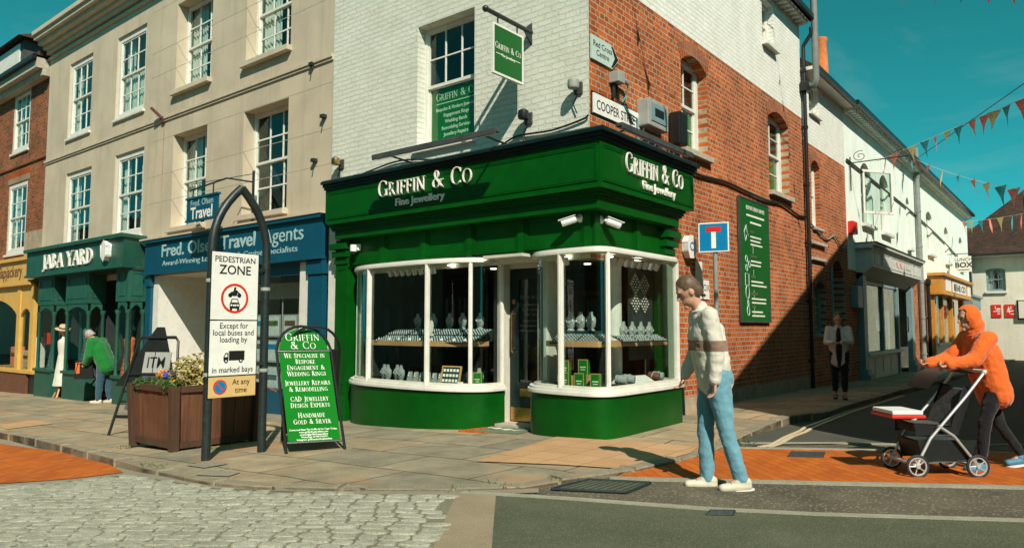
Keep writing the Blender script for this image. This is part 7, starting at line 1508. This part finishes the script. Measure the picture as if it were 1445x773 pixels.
# spotlights
def spots(label, pts, d):
    o = thing('spotlight_track', label, 'spotlights', (*pts[0], 2.3)); MB().tube([(*pts[0], 2.325), (*pts[-1], 2.325)], .010, 6).build('track', WPLAST, o)
    for x, y in pts: Mq = frame((x, y, 2.26), (d[1], -d[0], 0), (d[0]*.45, d[1]*.45, -.9), (d[0]*.9, d[1]*.9, .45)); MB(Mq).box(-.03, .03, -.045, .055, -.025, .025).build('lamp', WPLAST, o, bevel=.004)
spots('row of white spotlights under the top of the left bow window', [(-3.55+.135*k, -.28) for k in range(8)], (0, 1))
spots('row of white spotlights under the top of the side street window', [(.28, .12+.17*k) for k in range(8)], (-1, 0))
spots('white spotlight pair at the top of the right bow window by the door', [(-.32, -.26), (-.2, -.28)], (0, 1))
# door mat
o = thing('door_mat', 'grey green door mat with pale script in the shop doorway', 'mat', (-1.25, -.25, .08)); hz = lambda x, y: hp(x, y)
P = [(-1.66, -.62), (-.80, -.50), (-.88, -.06), (-1.58, -.06)]
MB().prism([(x, y, hp(x, y)+.004) for x, y in P], (0, 0, .014)).build('mat', paint('mat_green', (.13, .165, .10), .95, .15, 30, .5), o)
mb = MB(); rn = random.Random(9)
for q in range(3): mb.tube([(-1.50+.06*k*.9, -.30+.05*math.sin(k*1.9+q)+.02*q, hp(-1.2, -.3)+.021) for k in range(11)], .006, 4)
mb.build('script', paint('mat_script', (.42, .45, .36), .9), o)
MB().plan([(-1.72, -.66), (-.72, -.5), (-.84, -.02), (-1.62, -.02)], hp(-1.2, -.3)-.05, hp(-1.2, -.3)+.006).build('entrance_tiles', ORPAVE).__setitem__('kind', 'structure')

# downlights set in the tops of the bow windows (lit in the photo)
m_ = bpy.data.materials.new('lit_downlight'); m_.use_nodes = True; b_ = m_.node_tree.nodes['Principled BSDF']; b_.inputs['Emission Color'].default_value = (1, .9, .72, 1); b_.inputs['Emission Strength'].default_value = 5
for x_, y_, pr in ((-3.3, .12, S), (-2.45, -.05, S), (-1.95, .2, S), (-.35, .0, S), (.1, .3, S), (.15, 1.0, S), (-3.0, 1.6, S), (-2.0, 2.2, S), (-1.2, 1.8, S)):
    MB().lathe([(.055, 0), (.055, .012)], (x_, y_, 2.335 if y_ < .5 and x_ < -.5 or x_ > -.5 else 2.415), 14).build('downlight', m_, pr)
# meshes that hold several equal pieces become one object per piece
def split_loose(o):
    bm = bmesh.new(); bm.from_mesh(o.data); bm.verts.ensure_lookup_table(); seen = set(); isl = []
    for v in bm.verts:
        if v.index in seen: continue
        st = [v]; seen.add(v.index); g_ = []
        while st:
            a = st.pop(); g_.append(a.index)
            for e in a.link_edges:
                b = e.other_vert(a)
                if b.index not in seen: seen.add(b.index); st.append(b)
        isl.append(set(g_))
    bm.free()
    if len(isl) < 2 or len(isl) > 60: return
    src = o.data
    for k, g_ in enumerate(isl):
        me = src.copy() if k else src.copy(); b2 = bmesh.new(); b2.from_mesh(me); b2.verts.ensure_lookup_table()
        bmesh.ops.delete(b2, geom=[v for v in b2.verts if v.index not in g_], context='VERTS'); b2.to_mesh(me); b2.free(); me.name = src.name
        if k == 0: o.data = me
        else:
            c = o.copy(); c.data = me; COL.objects.link(c)
bpy.context.view_layer.update()
for o in list(COL.objects):
    if o.type == 'MESH' and o.parent and o.name.split('.')[0] in ('column', 'white_post', 'brick_base', 'capital', 'hook', 'clip', 'strap', 'axle', 'cross_rail', 'cross_bar', 'rule', 'inner_door_frame', 'ledge', 'shop_window', 'stall_riser', 'name_panel', 'rear_wall', 'spandrel', 'plinth_block', 'panel', 'rail', 'black_cable', 'window_poster'):
        split_loose(o)
